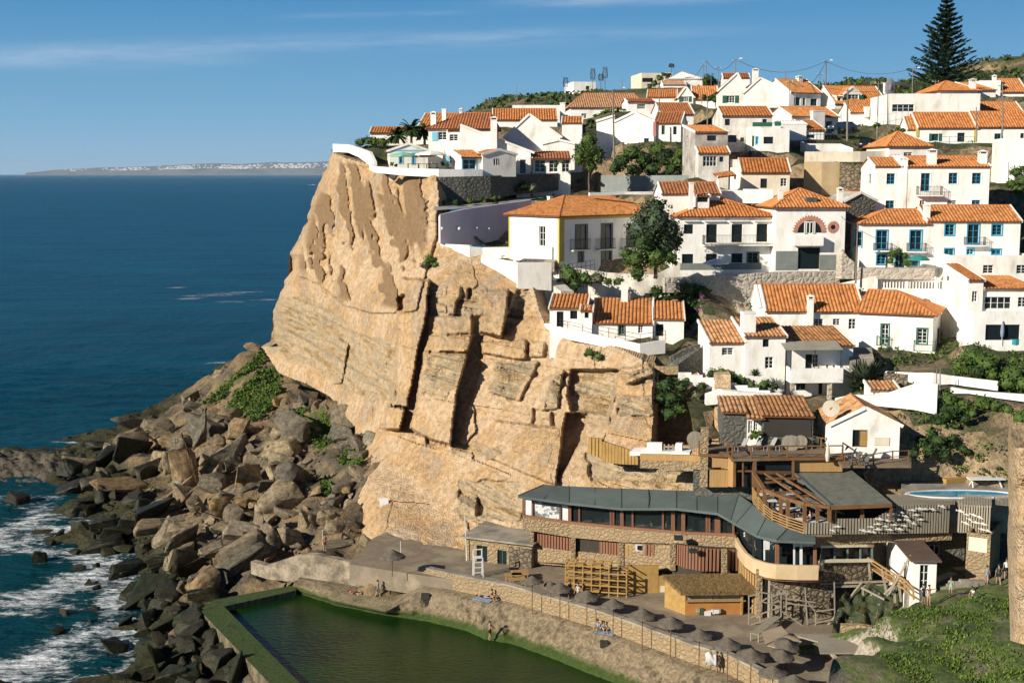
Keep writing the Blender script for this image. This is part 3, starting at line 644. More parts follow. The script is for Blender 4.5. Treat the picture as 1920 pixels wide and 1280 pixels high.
nx=len(ax); fs=[(i*nx+j,i*nx+j+1,(i+1)*nx+j+1,(i+1)*nx+j) for i in range(len(ay)-1) for j in range(nx-1)]
me=bpy.data.meshes.new('sea'); me.from_pydata(vs,[],fs); attr(me,'shallow',fo); me.polygons.foreach_set('use_smooth',[True]*len(me.polygons))
m,t,b=base_mat('sea_water'); b.inputs['IOR'].default_value=1.33
n1=noise_n(t,.05,5,.6,(1,2.2,1)); n4=noise_n(t,.012,4,.6,(.6,2.5,1))
deep=ramp(t,n4.outputs[0],[(.3,(.0004,.050,.105)),(.7,(.0010,.088,.160))]); 
sh=at_node(t,'shallow'); c=mixc(t,mth(t,'MULTIPLY',sh,.75,True),deep,(.008,.065,.070))
gp=t.nodes.new('ShaderNodeNewGeometry'); spx=t.nodes.new('ShaderNodeSeparateXYZ'); t.links.new(gp.outputs['Position'],spx.inputs[0])
# greener over the shelf near the shore
near=mth(t,'POWER',2.718,mth(t,'MULTIPLY',mth(t,'MAXIMUM',mth(t,'SUBTRACT',spx.outputs[1],150),0),-.0045))
c=mixc(t,mth(t,'MULTIPLY',near,.8),c,(.001,.034,.038))
f1=noise_n(t,.16,9,.72,(1,2.0,1)); f2=noise_n(t,.7,8,.75,(1,1.6,1),off=11); f3=noise_n(t,.05,3,.5,off=5)
f5=noise_n(t,2.6,6,.8,(1,1.5,1),off=17); ff=mth(t,'ADD',mth(t,'ADD',mth(t,'MULTIPLY',f1.outputs[0],.42),mth(t,'MULTIPLY',f2.outputs[0],.36)),mth(t,'MULTIPLY',f5.outputs[0],.22))
th=mth(t,'SUBTRACT',.665,mth(t,'MULTIPLY',sh,.20)); fm=mth(t,'MULTIPLY',mth(t,'SUBTRACT',ff,th,True),11.0,True)
fm=mth(t,'MULTIPLY',fm,mth(t,'GREATER_THAN',sh,.02))
# breaking crests out at sea
def crest(cx,cy,lx,ly,seed):
    u=mth(t,'DIVIDE',mth(t,'SUBTRACT',spx.outputs[0],cx),lx); v=mth(t,'DIVIDE',mth(t,'SUBTRACT',mth(t,'SUBTRACT',spx.outputs[1],cy),mth(t,'MULTIPLY',mth(t,'SUBTRACT',spx.outputs[0],cx),.25)),ly)
    g=mth(t,'POWER',2.718,mth(t,'MULTIPLY',mth(t,'ADD',mth(t,'POWER',mth(t,'ABSOLUTE',u),2),mth(t,'POWER',mth(t,'ABSOLUTE',v),2)),-1))
    nn=noise_n(t,.30,9,.8,(.5,2.4,1),off=seed); return mth(t,'MULTIPLY',mth(t,'SUBTRACT',mth(t,'MULTIPLY',mth(t,'POWER',g,.4),nn.outputs[0]),.49,True),9,True)
for px,py,lx,ly in ((400,553,22,14),(350,560,12,7),(450,548,18,6),(330,539,7,6),(450,565,16,8),(410,680,7,3.5),(150,828,10,3),(590,347,40,14),(505,562,9,6)):
    q=PZ(px,py,0); fm=mth(t,'MAXIMUM',fm,crest(q.x,q.y,lx,ly,px))
c2=mixc(t,fm,c,(.70,.74,.75)); t.links.new(c2,b.inputs['Base Color'])
t.links.new(mth(t,'ADD',.30,mth(t,'MULTIPLY',fm,.6),True),b.inputs['Roughness']); b.inputs['Specular IOR Level'].default_value=.04
w1=noise_n(t,.22,7,.62,(1,2.3,1)); w2=noise_n(t,.03,5,.6,(1,3.0,1))
hh=mth(t,'ADD',mth(t,'MULTIPLY',w1.outputs[0],1.0),mth(t,'MULTIPLY',w2.outputs[0],3.0)); bumpn(t,b,hh,1.0,1.6)
me.materials.append(m); o=bpy.data.objects.new('sea',me); COL.objects.link(o); tag(o,kind='structure')
# ---------------- the far coast
mb=MB(); top=[(48,324.2),(80,321),(110,318),(150,316),(200,314),(260,313),(300,311),(340,309),(380,307),(410,306),(450,308),(480,306),(505,304),(540,305),(580,304),(620,303),(700,302),(900,303)]
hx=np.arange(48,900,3.0); n=len(hx); tp=np.interp(hx,[a for a,_ in top],[b for _,b in top])+np.array([.7*fbm(Vector((x*.05,0,0)),4) for x in hx]); Yc=47000
A=[P(x,328,Yc) for x in hx]; B=[P(x,324.6-(324.6-y)*.45,Yc+400) for x,y in zip(hx,tp)]; C=[P(x,y,Yc+5000) for x,y in zip(hx,tp)]; E=[Vector((p.x,Yc+12000,-2)) for p in C]
for p in A+E: p.z=-2
vs=A+B+C+E; mb.add(vs,[(k*n+i,k*n+i+1,(k+1)*n+i+1,(k+1)*n+i) for k in range(3) for i in range(n-1)],M('far_coast_land',(.07,.09,.08),(.15,.14,.12),(.05,.07,.06),scale=.0007,fine=0,stretch=(1,1,4)))
o=mb.build('far_coast'); tag(o,kind='structure')
mb=MB(); ww=M('far_whitewash',(.8,.76,.72),fine=0)
for k in range(1500):
    x=random.uniform(60,620); y1=np.interp(x,hx,tp); a=min(1,(x-60)/330); 
    if random.random()>a**1.7*(.55+.45*math.sin(x*.06)): continue
    f=random.random()**1.5*.75; y=324.0-(324.0-y1)*(.47+f*.55); q=P(x,y,Yc+350+f*4400); s=random.uniform(18,44)
    mb.box(q.x-s,q.x+s,q.y-20,q.y+20,q.z-14,q.z+s*.45,ww)
o=mb.build('far_town'); tag(o,'white houses of a far town spread along the distant coast','town',kind='stuff')
o=MB(); q=PZ(586,347,0)
for k in range(9):
    a=random.uniform(-14,12); o.add([(q.x+a-4,q.y-3,-.5),(q.x+a+5,q.y-2,-.5),(q.x+a+4,q.y+4,-.5),(q.x+a-3,q.y+4,-.5),(q.x+a,q.y,random.uniform(.8,3))],[(0,1,4),(1,2,4),(2,3,4),(3,0,4)],CLM)
tag(o.build('reef'),'low brown reef breaking the surface far out beside the cliff edge','reef')
# ================================================================ boulders
def bmesh_rock(seed,flat=.6,n=15,rough=.05,cuts=3):
    rnd=random.Random(seed); bm=bmesh.new()
    for i in range(n):
        p=[rnd.uniform(-1,1) for _ in range(3)]; k=rnd.randrange(3); p[k]=math.copysign(1,p[k]); bm.verts.new((p[0]*1.0,p[1]*rnd.uniform(.6,.85),p[2]*flat))
    r=bmesh.ops.convex_hull(bm,input=bm.verts); bmesh.ops.delete(bm,geom=[g for g in r['geom_interior'] if isinstance(g,bmesh.types.BMVert)],context='VERTS')
    bmesh.ops.bevel(bm,geom=list(bm.edges),offset=.06,segments=1,affect='EDGES')
    bmesh.ops.triangulate(bm,faces=bm.faces); bmesh.ops.subdivide_edges(bm,edges=[e for e in bm.edges if e.calc_length()>.25],cuts=cuts,use_grid_fill=True)
    sd=Vector((seed*3.1,0,0))
    for v in bm.verts: v.co+=v.normal*(rough*1.4*noise.noise(v.co*2+sd)+rough*.8*noise.noise(v.co*6+sd))
    me=bpy.data.meshes.new('boulder'); bm.to_mesh(me); bm.free()
    me.polygons.foreach_set('use_smooth',[True]*len(me.polygons)); me.set_sharp_from_angle(angle=R(28)); return me
def rockmat(name,cs,k=.35,wetcol=None):
    m,t,b=base_mat(name); b.inputs['Roughness'].default_value=.9 if not wetcol else .45; b.inputs['Specular IOR Level'].default_value=.15
    n1=noise_n(t,.9,6,.7); n2=noise_n(t,5,6,.8); n5=noise_n(t,2.0,4,.6,(.4,.4,3.0)); oi=t.nodes.new('ShaderNodeObjectInfo')
    c=ramp(t,oi.outputs['Random'],cs); c=mixc(t,1.0,c,ramp(t,n1.outputs[0],[(.32,(.62,.62,.60)),(.65,(1.2,1.16,1.08))]),'MULTIPLY')
    c=mixc(t,1.0,c,ramp(t,n5.outputs[0],[(.35,(.78,.78,.78)),(.6,(1.1,1.1,1.1))]),'MULTIPLY')
    c=mixc(t,1.0,c,ramp(t,n2.outputs[0],[(.38,(.45,.45,.45)),(.58,(1.12,1.12,1.12))]),'MULTIPLY'); t.links.new(c,b.inputs['Base Color'])
    bumpn(t,b,mth(t,'ADD',n2.outputs[0],n5.outputs[0]),1.0,k*.22); return m
RM=rockmat('boulder_stone',[(0,(.11,.10,.08)),(.25,(.21,.18,.135)),(.45,(.31,.245,.155)),(.62,(.15,.135,.11)),(.78,(.32,.21,.095)),(.88,(.23,.205,.16)),(1,(.32,.265,.19))])
RW=rockmat('wet_boulder_stone',[(0,(.022,.024,.014)),(.5,(.045,.042,.026)),(.8,(.018,.026,.01)),(1,(.06,.05,.03))],wetcol=1)
RK=[bmesh_rock(k,[.75,.55,.9,.4,.65,.8][k%6],[11,14,10,12,16,9][k%6]) for k in range(12)]
for k in RK: k.materials.append(RM)
RKW=[k.copy() for k in RK[:6]]
for k in RKW: k.materials.clear(); k.materials.append(RW)
def rock(me,p,s,rot,label,group=None,sc=(1,1,1),nm='boulder'):
    o=bpy.data.objects.new(nm,me); COL.objects.link(o); o.location=p; o.scale=(s*sc[0],s*sc[1],s*sc[2]); o.rotation_euler=rot; tag(o,label,'boulder' if nm=='boulder' else 'rock',group); return o
rr=random.Random(11)
BIG=[ # px,py,half length px, scale xyz, yaw, tilt, label
(145,872,34,(1,.8,.75),.3,.05,'big square tan block with a crack at the seaward tip of the rockfall'),(170,905,30,(1,.9,.7),.9,.2,'squared brown block just right of the cracked block at the tip of the rockfall'),
(192,838,22,(1,.9,.8),0,.1,'small upright tan block on the waterline behind the rockfall tip'),(240,790,36,(1.3,.45,.5),.9,.5,'long slab leaning up beside the sea at the back of the rockfall'),
(298,800,30,(1,.8,.8),.2,.3,'dark leaning block at the back edge of the rockfall'),(330,870,40,(.8,.8,1.4),.4,-.3,'tall grey slab leaning in the middle of the rockfall'),
(390,810,42,(.9,.8,1.2),-.4,-.35,'largest grey slab of the rockfall, tilted towards the grassy slope'),(220,905,46,(1.3,.6,.6),.7,.35,'long tan beam of rock sloping down in the left part of the rockfall'),
(345,895,40,(.7,.7,1.5),.2,-.5,'steep tan slab with deep shade on its right, centre of the rockfall'),(430,870,24,(1,1,.8),.6,.3,'diamond-shaped brown boulder below the grassy slope'),
(395,905,28,(1,.9,1),.1,.1,'orange squared block in the centre of the rockfall'),(300,985,46,(1.2,.7,.7),.4,.2,'wide pale boulder in the lower rockfall'),
(345,930,30,(.8,.8,1),.4,.1,'ochre boulder in the middle of the heap'),(340,995,30,(1,.9,.9),.2,.2,'pointed tan boulder above the wet rocks'),
(475,990,36,(.6,.8,1.3),.1,.15,'tall grey-brown slab standing near the old seawall'),(520,1010,36,(1.1,.8,.8),.3,.2,'pitted dark boulder beside the old seawall'),
(415,955,34,(1,.7,1),.8,.4,'grey wedge-shaped boulder in the lower middle of the heap'),(375,1085,28,(1,.9,1),.3,.1,'round pale boulder above the pool corner'),
(425,1090,28,(1,.8,.9),.1,.05,'squarish grey boulder right of the round pale one'),(435,1040,24,(1.2,.8,.7),.2,.2,'oval tan boulder above the squarish grey one'),
(320,1060,24,(.8,.8,1.1),.6,.1,'upright tan boulder over the wet dark rocks'),(455,1098,11,(1,1,1),0,0,'small rounded boulder beside the pool wall'),
(640,790,36,(.7,.8,1.3),.3,-.5,'tall grey slab leaning on the slope under the cliff'),(650,1015,46,(1.2,.8,.45),.2,.05,'flat-topped grey slab at the back of the seaside terrace'),
(575,985,26,(.7,.7,1.3),.3,.2,'tan slab standing left of the terrace'),(610,975,24,(.8,.7,1.2),.2,.3,'dark grey rock behind the bather'),
(405,700,24,(1.2,.7,.7),.5,.2,'tan block at the foot of the grassy slope beside the sea'),(470,655,18,(1,.8,1),.1,.1,'brown block behind the crest of the grassy slope'),
(250,830,34,(1.1,.8,.9),.5,.3,'dark brown boulder near the sea in the upper heap'),(520,870,24,(1,.8,.8),.6,.2,'grey boulder high on the rubble under the cliff')]
for k,(px,py,r,sc,yaw,tl,lb) in enumerate(BIG):
    p=drop(px,py+r*.45); s=r*p.y/F*.95; rock(RK[(k*5+2)%12],(p.x,p.y+s*.3,p.z+s*sc[2]*.45),s,(tl,tl*.5,yaw),lb,sc=sc)
RPOLY=[(110,880),(200,815),(300,770),(380,735),(440,765),(480,795),(540,730),(600,760),(660,760),(715,830),(700,900),(668,985),(690,1025),(640,1048),(560,1050),(470,1050),(400,1130),(330,1130),(240,1100),(200,1040),(140,960)]
cnt=0
while cnt<235:
    x,y=rr.uniform(110,715),rr.uniform(735,1135)
    if not inpoly(np.array(x),np.array(y),RPOLY): continue
    if inpoly(np.array(x),np.array(y),[(500,640),(540,700),(500,780),(370,765)]): continue
    p=drop(x,y); s=rr.choice([.8,1.1,1.5,1.9,2.4,3.1,1.0])*rr.uniform(.8,1.15)*(.6 if x>560 else 1); 
    wetr=p.z<2.4 or (p.z<3.4 and rr.random()<.5)
    rock((RKW if wetr else RK)[rr.randrange(6 if wetr else 12)],(p.x,p.y,p.z+s*.12),s,(rr.uniform(-.5,.5),rr.uniform(-.5,.5),rr.uniform(0,6.28)),'weathered grey-brown boulder among the many heaped below the cliff' if not wetr else 'dark wet boulder on the waterline of the rockfall','boulders heaped in the rockfall' if not wetr else 'wet boulders on the waterline',(1,rr.uniform(.6,.95),rr.uniform(.6,1.1)))
    cnt+=1
WR=[(78,1040,20,'lone pointed black rock standing in the surf'),(95,1015,9,None),(158,985,24,None),(115,1000,14,None),(185,1012,12,None),(150,1062,14,None),(178,1058,9,None),(140,1030,12,None),(165,1090,9,None),(180,1098,10,None),(120,1145,14,'small black rock alone in the foam left of the others'),(178,1138,12,None),(172,1160,8,None),(108,1178,14,'flat dark rock awash in the lower left surf'),(225,1200,32,'big round seaweed-dark rock in the lower surf'),(235,1135,14,None),(30,930,24,'low dark shelf rock at the left edge of the photo'),(305,1235,38,'large dark green rock at the bottom of the surf'),(340,1215,26,None),(360,1250,30,None),(300,1180,22,None),(330,1150,24,None),(270,1185,16,None),(385,1230,22,None),(400,1265,26,None),(280,1140,20,None),(255,1095,26,'black boulder jutting into the white foam'),(240,1070,20,None),(200,1030,18,None),(215,1062,12,None),(130,960,22,None),(160,950,26,None),(230,1160,18,None),(350,1180,18,None)]
for k,(px,py,r,lb) in enumerate(WR):
    p=PZ(px,py+r*.4,.1); s=r*p.y/F; rock(RKW[k%6],(p.x,p.y,max(.15*s,rub(p.x,p.y)*.6)),s,(rr.uniform(-.2,.2),rr.uniform(-.2,.2),rr.uniform(0,6)),lb or 'dark wet rock in the surf under the rockfall',None if lb else 'wet rocks in the surf',(1.1,.9,1.0 if r!=20 else 1.3),'sea_rock')
for k in range(80):
    x,y=rr.uniform(225,500),rr.uniform(1110,1285)
    if not inpoly(np.array(x),np.array(y),[(250,1100),(360,1120),(372,1150),(500,1285),(500,1300),(300,1300),(250,1220)]): continue
    p=drop(x,y); s=rr.uniform(.7,2.0); rock(RKW[rr.randrange(6)],(p.x,p.y,max(0,p.z)+.1*s),s,(rr.uniform(-.4,.4),rr.uniform(-.4,.4),rr.uniform(0,6)),'dark wet boulder on the waterline of the rockfall','wet boulders on the waterline')
# loose stones: nobody could count them
mb=MB()
for k in range(2600):
    x,y=rr.uniform(100,715),rr.uniform(720,1290)
    if not (inpoly(np.array(x),np.array(y),RPOLY) or inpoly(np.array(x),np.array(y),[(230,1080),(400,1100),(390,1200),(500,1300),(310,1300),(240,1180)])): continue
    d=ray(x,y); p=PZ(x,y,rub(*drop(x,y)[:2])) if False else drop(x,y); s=rr.uniform(.10,.34)
    pts=[(p.x+rr.uniform(-s,s),p.y+rr.uniform(-s,s),p.z+rr.uniform(-.2,s*.9)) for _ in range(6)]
    mb.add(pts,[(0,1,2),(0,2,3),(0,3,4),(0,4,1),(5,2,1),(5,3,2),(5,4,3),(5,1,4)],RW if p.z<3.2 else RM)
o=mb.build('loose_stones'); tag(o,'loose stones and rubble filling the gaps between the boulders','rubble',kind='stuff')
# reef shelf at left
mb=MB(); n=60
vs=[];
for i in range(26):
    for j in range(n):
        px=-60+j*(250/n); yb=833+ (px*.02); w=i/25; y=yb+w*(78-.0*px); p=PZ(px,y,0); e=min(1,4*min(w,1-w)); e*=min(1,max(0,(178-px+20*math.sin(i*.7))/30))
        vs.append((p.x,p.y,-1+e*(1.5+1.0*noise.noise(Vector((p.x*.4,p.y*.4,0)))+.5*noise.noise(Vector((p.x*1.3,p.y*1.3,0))))))
mb.add(vs,[(i*n+j,i*n+j+1,(i+1)*n+j+1,(i+1)*n+j) for i in range(25) for j in range(n-1)],M('reef_rock',(.05,.045,.03),(.16,.13,.09),(.03,.035,.018),scale=.9,bump=.12,bscale=4,fine=.3))
tag(mb.build('rock_shelf',smooth=True),'low barnacled rock shelf at the waterline left of the rockfall','rock')
# ================================================================ pool, promenade, terrace
def sm_(name,verts,nr,nc,mat,kind='structure',smooth=True):
    mb=MB(); mb.add(verts,[(i*nc+j,i*nc+j+1,(i+1)*nc+j+1,(i+1)*nc+j) for i in range(nr-1) for j in range(nc-1)],mat); o=mb.build(name,smooth=smooth); return tag(o,kind=kind)
PE=[(550,1108),(625,1132),(725,1152),(800,1163),(875,1181),(912,1198),(960,1206),(1030,1231),(1100,1260),(1168,1285),(1240,1312),(1330,1345)]
FE=[(548,1100,5.0),(630,1124,5.3),(725,1146,5.3),(790,1106,7),(875,1121,7),(912,1127,7),(962,1134,7),(1044,1160,7),(1129,1187,7),(1213,1221,7),(1297,1255,7),(1400,1300,7)]
WB=[(552,1090,6.5),(640,1104,5.4),(745,1122,5.4),(793,1097,7),(875,1107,7),(912,1114,7),(960,1123,7),(1044,1150,7),(1129,1176,7),(1213,1202,7),(1297,1236,7),(1400,1283,7)]
def rs(L,n):
    L=[Vector(p) for p in L]; k=len(L)-1; o=[]
    for i in range(n):
        t=i*k/(n-1); a=min(int(t),k-1); o.append(L[a].lerp(L[a+1],t-a))
    return o
n=150
pe=rs([PZ(x,y,4.5) for x,y in PE],n); fe=rs([PZ(*q) for q in FE],n); wb=rs([PZ(*q) for q in WB],n)
rows=[]
for k in range(3): rows.append([p+Vector((-.1*k,-.15*k,-.9*(2-k)/2-.3)) for p in pe])
for k in range(1,13):
    t=k/12; L=[]
    for i in range(n):
        p=pe[i].lerp(fe[i],t); a=math.sin(t*math.pi); p=p+Vector((0,-1,.45))*(a*(.45*noise.noise(p*.8)+.35*noise.noise(p*1.9)+.25*noise.noise(p*4)+.15)); L.append(p)
    rows.append(L)
rows.append(wb); rows.append([p+Vector((.3,1.5,0)) for p in wb])
vs=[p for r in rows for p in r]
m,t,b=base_mat('promenade_rock'); b.inputs['Roughness'].default_value=.9
n1=noise_n(t,.7,6,.7); n2=noise_n(t,3,5,.8); c=ramp(t,n1.outputs[0],[(.33,(.11,.085,.055)),(.5,(.34,.26,.155)),(.66,(.19,.15,.095))]); c=mixc(t,1.0,c,ramp(t,n2.outputs[0],[(.35,(.45,.45,.45)),(.6,(1.15,1.15,1.15))]),'MULTIPLY')
gp=t.nodes.new('ShaderNodeNewGeometry'); sx_=t.nodes.new('ShaderNodeSeparateXYZ'); t.links.new(gp.outputs['Position'],sx_.inputs[0])
g=mth(t,'MULTIPLY',mth(t,'SUBTRACT',mth(t,'ADD',5.0,mth(t,'MULTIPLY',n1.outputs[0],.9)),sx_.outputs[2]),2.2,True); c=mixc(t,g,c,ramp(t,n2.outputs[0],[(.3,(.02,.04,.004)),(.7,(.07,.11,.012))]))
t.links.new(c,b.inputs['Base Color']); bumpn(t,b,n2.outputs[0],1.0,.25); PRM=m
sm_('promenade',vs,len(rows),n,m)
# pool water
m,t,b=base_mat('pool_water'); b.inputs['Roughness'].default_value=.09; b.inputs['IOR'].default_value=1.33; b.inputs['Specular IOR Level'].default_value=.32
n1=noise_n(t,.10,4,.6); n2=noise_n(t,1.4,5,.6,(1,1.8,1)); t.links.new(ramp(t,n1.outputs[0],[(.35,(.001,.014,.004)),(.55,(.009,.034,.002)),(.7,(.002,.022,.006))]),b.inputs['Base Color']); bumpn(t,b,n2.outputs[0],1.0,.07)
poly=[PZ(x,y,4.5) for x,y in [(405,1138),(548,1100)]+PE[1:]+[(1330,1500),(700,1500),(560,1277)]]
mb=MB(); mb.prism([(p.x,p.y+.8) if i>1 and i<13 else (p.x-.2,p.y) for i,p in enumerate(poly)],2.0,4.5,m); tag(mb.build('pool_water'),kind='structure')
m,t,b=base_mat('mossy_concrete'); b.inputs['Roughness'].default_value=.9; n1=noise_n(t,.6,6,.7); n2=noise_n(t,3,5,.8); n3=noise_n(t,.9,4,.7,(1.5,1.5,.12))
ge=t.nodes.new('ShaderNodeNewGeometry'); se=t.nodes.new('ShaderNodeSeparateXYZ'); t.links.new(ge.outputs['Normal'],se.inputs[0])
side=ramp(t,n3.outputs[0],[(.4,(.24,.19,.11)),(.55,(.07,.065,.03)),(.6,(.20,.16,.09))]); moss=ramp(t,n1.outputs[0],[(.35,(.02,.045,.005)),(.5,(.05,.09,.010)),(.68,(.035,.04,.010))])
c=mixc(t,mth(t,'GREATER_THAN',se.outputs[2],.5),side,moss); c=mixc(t,1.0,c,ramp(t,n2.outputs[0],[(.35,(.5,.5,.5)),(.6,(1.15,1.15,1.15))]),'MULTIPLY'); t.links.new(c,b.inputs['Base Color']); bumpn(t,b,n2.outputs[0],1.0,.15)
I=[(419,1135),(480,1197),(560,1277),(640,1360),(700,1420)]; O_=[(374,1143),(430,1201),(505,1280),(570,1350),(620,1410)]
mb=MB(); a=[PZ(x,y,5.0) for x,y in O_]; c_=[PZ(x,y,5.0) for x,y in I]
mb.prism([(p.x,p.y) for p in a]+[(p.x,p.y) for p in c_[::-1]],-.5,5.0,m); tag(mb.build('pool_wall'),'moss-covered concrete wall between the seawater pool and the surf','pool wall')
mb=MB(); q=[PZ(x,y,5.05) for x,y in [(376,1141),(400,1124),(552,1096),(556,1106),(420,1136)]]; mb.prism([(p.x,p.y) for p in q],0,5.05,m); tag(mb.build('pool_end_wall'),'low mossy wall closing the far end of the seawater pool','pool wall')
# old seawall left
ribbon('stone_wall','pale old seawall below the left part of the seaside terrace, rubble at its foot',[(470,1052,1075,128),(500,1060,1085,127),(560,1035+5,1092,125.5),(595,1040,1100,125),(640,1050,1108,124.5),(675,1058,1116,124),(750,1068,1126,123),(789,1074,1132,122.4)],.8,M('pale_seawall',(.40,.33,.24),(.28,.23,.16),(.17,.14,.10),scale=.8,bump=.08,bscale=3,fine=.25))
WT=[(791,1064),(875,1082),(960,1099),(1044,1124),(1129,1148),(1213,1178),(1297,1209),(1365,1228),(1438,1265),(1500,1300)]
tw=[PZ(x,y,8.5) for x,y in WT]
ribbon('terrace_wall','long ochre stone parapet wall along the seaside terrace of thatched parasols',[(x,y,y+60,p.y) for (x,y),p in zip(WT,tw)],.45,ST,cap=CONC)
mb=MB(); q=[PZ(x,y,8.0) for x,y in [(655,1057),(680,1061),(788,1078)]]+[Vector((p.x,p.y+.35,0)) for p in tw[1:]]+[Vector((46,92,0)),Vector((46,112,0)),Vector((30,128,0)),Vector((-9,143,0)),PZ(700,1008,8.0)]
mb.prism([(p.x,p.y) for p in q],6.0,8.0,M('terrace_paving',(.25,.20,.14),(.19,.155,.11),(.30,.25,.17),scale=.25,bump=.02,bscale=4,fine=.15)); tag(mb.build('terrace_ground'),kind='structure')
# black holes / steps on the slope
def steps(label,Z,pts,w,dz,mat=CONC,hz=.22,nm='steps'):
    mb=MB(); O=pts[0]; 
    for p in pts: q=p-O; mb.box(q.x-w/2,q.x+w/2,q.y-.2,q.y+.35,q.z-hz-dz,q.z,mat)
    o=mb.build(nm); o.location=O; return tag(o,label,'steps')
steps('dark rock-cut steps down the promenade wall beside the seated couple',10,[PQZ(10,615+i*19,575+i*25,6.8-i*.45) for i in range(5)],.7,.3,M('step_rock',(.05,.045,.035)))
steps('dark steps between the lower path and the upper walk',11,[PQZ(11,1190+i*14,610+i*24,6.9-i*.35) for i in range(5)],.8,.3,MC['step_rock'])
# ================================================================ restaurant
RO=P(1150,1110,117); REST=empty('restaurant',RO,0,'long low ochre stone restaurant under a grey metal roof at the cliff foot','restaurant')
def Rb(nm,Z,pts,th,mat,parent=None,label=None):
    parent=parent or REST; o=ribbon(nm,None,pts,th,mat,Z=Z,parent=parent); 
    if label:o['label']=label
    return o
def bars(nm,parent,lst,loc=None):
    mb=MB(); O=parent.location if parent else loc
    one={'window_posts':'window_post','posts':'post','props':'prop','column':'column'}.get(nm)
    if one:
        for a,b_,w,mat in lst: mb=MB(); mb.bar(Vector(a)-O,Vector(b_)-O,w,mat); o=mb.build(one,parent)
        return o
    for a,b_,w,mat in lst: mb.bar(Vector(a)-O,Vector(b_)-O,w,mat)
    return mb.build(nm,parent)
def loft(nm,parent,A,B,mat,th=.15,seam=0,sm=None,label=None):
    """a roof between two 3-D lines of equal count"""
    mb=MB(); O=parent.location; n=len(A); A=[p-O for p in A]; B=[p-O for p in B]; dn=Vector((0,0,-th)); vs=A+B+[p+dn for p in A]+[p+dn for p in B]; f=[]
    for i in range(n-1): f+=[(i,i+1,n+i+1,n+i),(2*n+i+1,2*n+i,3*n+i,3*n+i+1),(i,2*n+i,2*n+i+1,i+1),(n+i+1,3*n+i+1,3*n+i,n+i)]
    f+=[(0,n,3*n,2*n),(n-1,3*n-1,4*n-1,2*n-1)]; mb.add(vs,f,mat)
    if seam:
        for i in range(n-1):
            k=max(1,int((A[i+1]-A[i]).length/seam))
            for j in range(k): t_=j/k; mb.bar(A[i].lerp(A[i+1],t_)+Vector((0,0,.02)),B[i].lerp(B[i+1],t_)+Vector((0,0,.02)),.06,sm or mat)
    o=mb.build(nm,parent)
    if label:o['label']=label
    return o
bx_=[980,1070,1165,1280,1380]; bY=[120.5,119.3,116.5,113.5,111.8]; by=lambda x:float(np.interp(x,bx_,bY))
Rb('parapet_band',0,[(980,967,992,by(980)),(1070,980,1007,by(1070)),(1165,989,1016,by(1165)),(1280,999,1019,by(1280)),(1330,1001,1024,by(1330)),(1380,1003,1029,by(1380))],.9,ST)
GLR=M('tinted_glass',(.02,.03,.03),fine=0,rough=.1,spec=.5); GLR.node_tree.nodes['Principled BSDF'].inputs['Alpha'].default_value=.45
Rb('glazing',0,[(980,932,967,by(980)+.3),(1070,946,980,by(1070)+.3),(1165,955,989,by(1165)+.3),(1280,962,999,by(1280)+.3),(1378,974,1003,by(1380)+.3)],.05,GLR)
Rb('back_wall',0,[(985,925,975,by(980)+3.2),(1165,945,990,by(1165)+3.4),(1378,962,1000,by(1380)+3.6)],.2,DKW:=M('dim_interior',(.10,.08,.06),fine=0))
loft('floor',REST,[P(x,y+14,by(x)+.3) for x,y in ((980,967),(1070,980),(1165,989),(1280,999),(1378,1003))],[P(x,y+14,by(x)+.3)+Vector((0,3.4,0)) for x,y in ((980,967),(1070,980),(1165,989),(1280,999),(1378,1003))],WDD,.2)
mb=MB()
for x,y in ((1010,967),(1100,984),(1135,988),(1200,993),(1235,996),(1300,1001),(1345,1003)):
    c=P(x,y+14,by(x)+.3)-RO+Vector((0,1.3,.75)); mb.box(c.x-.6,c.x+.6,c.y-.4,c.y+.4,c.z-.05,c.z,METW)
mb.build('dining_tables',REST)
# window posts and rails
L=[]
for x in (981,998,1050,1068,1086,1145,1150,1166,1186,1243,1262,1281,1325,1330,1342,1347,1375):
    Y=by(x)+.12; yt=np.interp(x,[980,1070,1165,1280,1378],[930,943,952,959,972]); yb=np.interp(x,[980,1070,1165,1280,1378],[968,981,990,1000,1004]); L.append((P(x,yt,Y),P(x,yb,Y),.30 if x in (1068,1166,1262,1281,1347) else .16,WDR))
for (a,b_) in ((980,1070),(1070,1165),(1165,1280),(1280,1378)):
    yb=lambda x:np.interp(x,[980,1070,1165,1280,1378],[966,979,988,998,1002]); L.append((P(a,yb(a),by(a)+.05),P(b_,yb(b_),by(b_)+.05),.22,WDR))
bars('window_posts',REST,L)
for x0,x1 in ((985,997),(1052,1066)):
    mb=MB(); mb.add([P(x0,936+(x0-980)*.13,by(x0)+.22)-RO,P(x1,936+(x1-980)*.13,by(x1)+.22)-RO,P(x1,967+(x1-980)*.13,by(x1)+.22)-RO,P(x0,967+(x0-980)*.13,by(x0)+.22)-RO],[(0,1,2,3)],METW); mb.build('curtain',REST)
mb=MB(); cur=M('blotched_grey',(.62,.62,.60),(.16,.18,.18),scale=1.6,lo=.47,hi=.53,fine=.3); mb.add([P(1000,937,by(1000)+.22)-RO,P(1049,945,by(1049)+.22)-RO,P(1049,974,by(1049)+.22)-RO,P(1000,966,by(1000)+.22)-RO],[(0,1,2,3)],cur); mb.build('blotched_panel',REST)  # flat panel with random pale and dark grey blotches
ev=[(971,929,119.3),(1067,942,118.0),(1165,952,115.3),(1268,952,112.6),(1345,961,110.6),(1370,975,109.4),(1380,981,108.9),(1419,1003,105.8),(1456,1012,104.2),(1529,1015,103.8)]
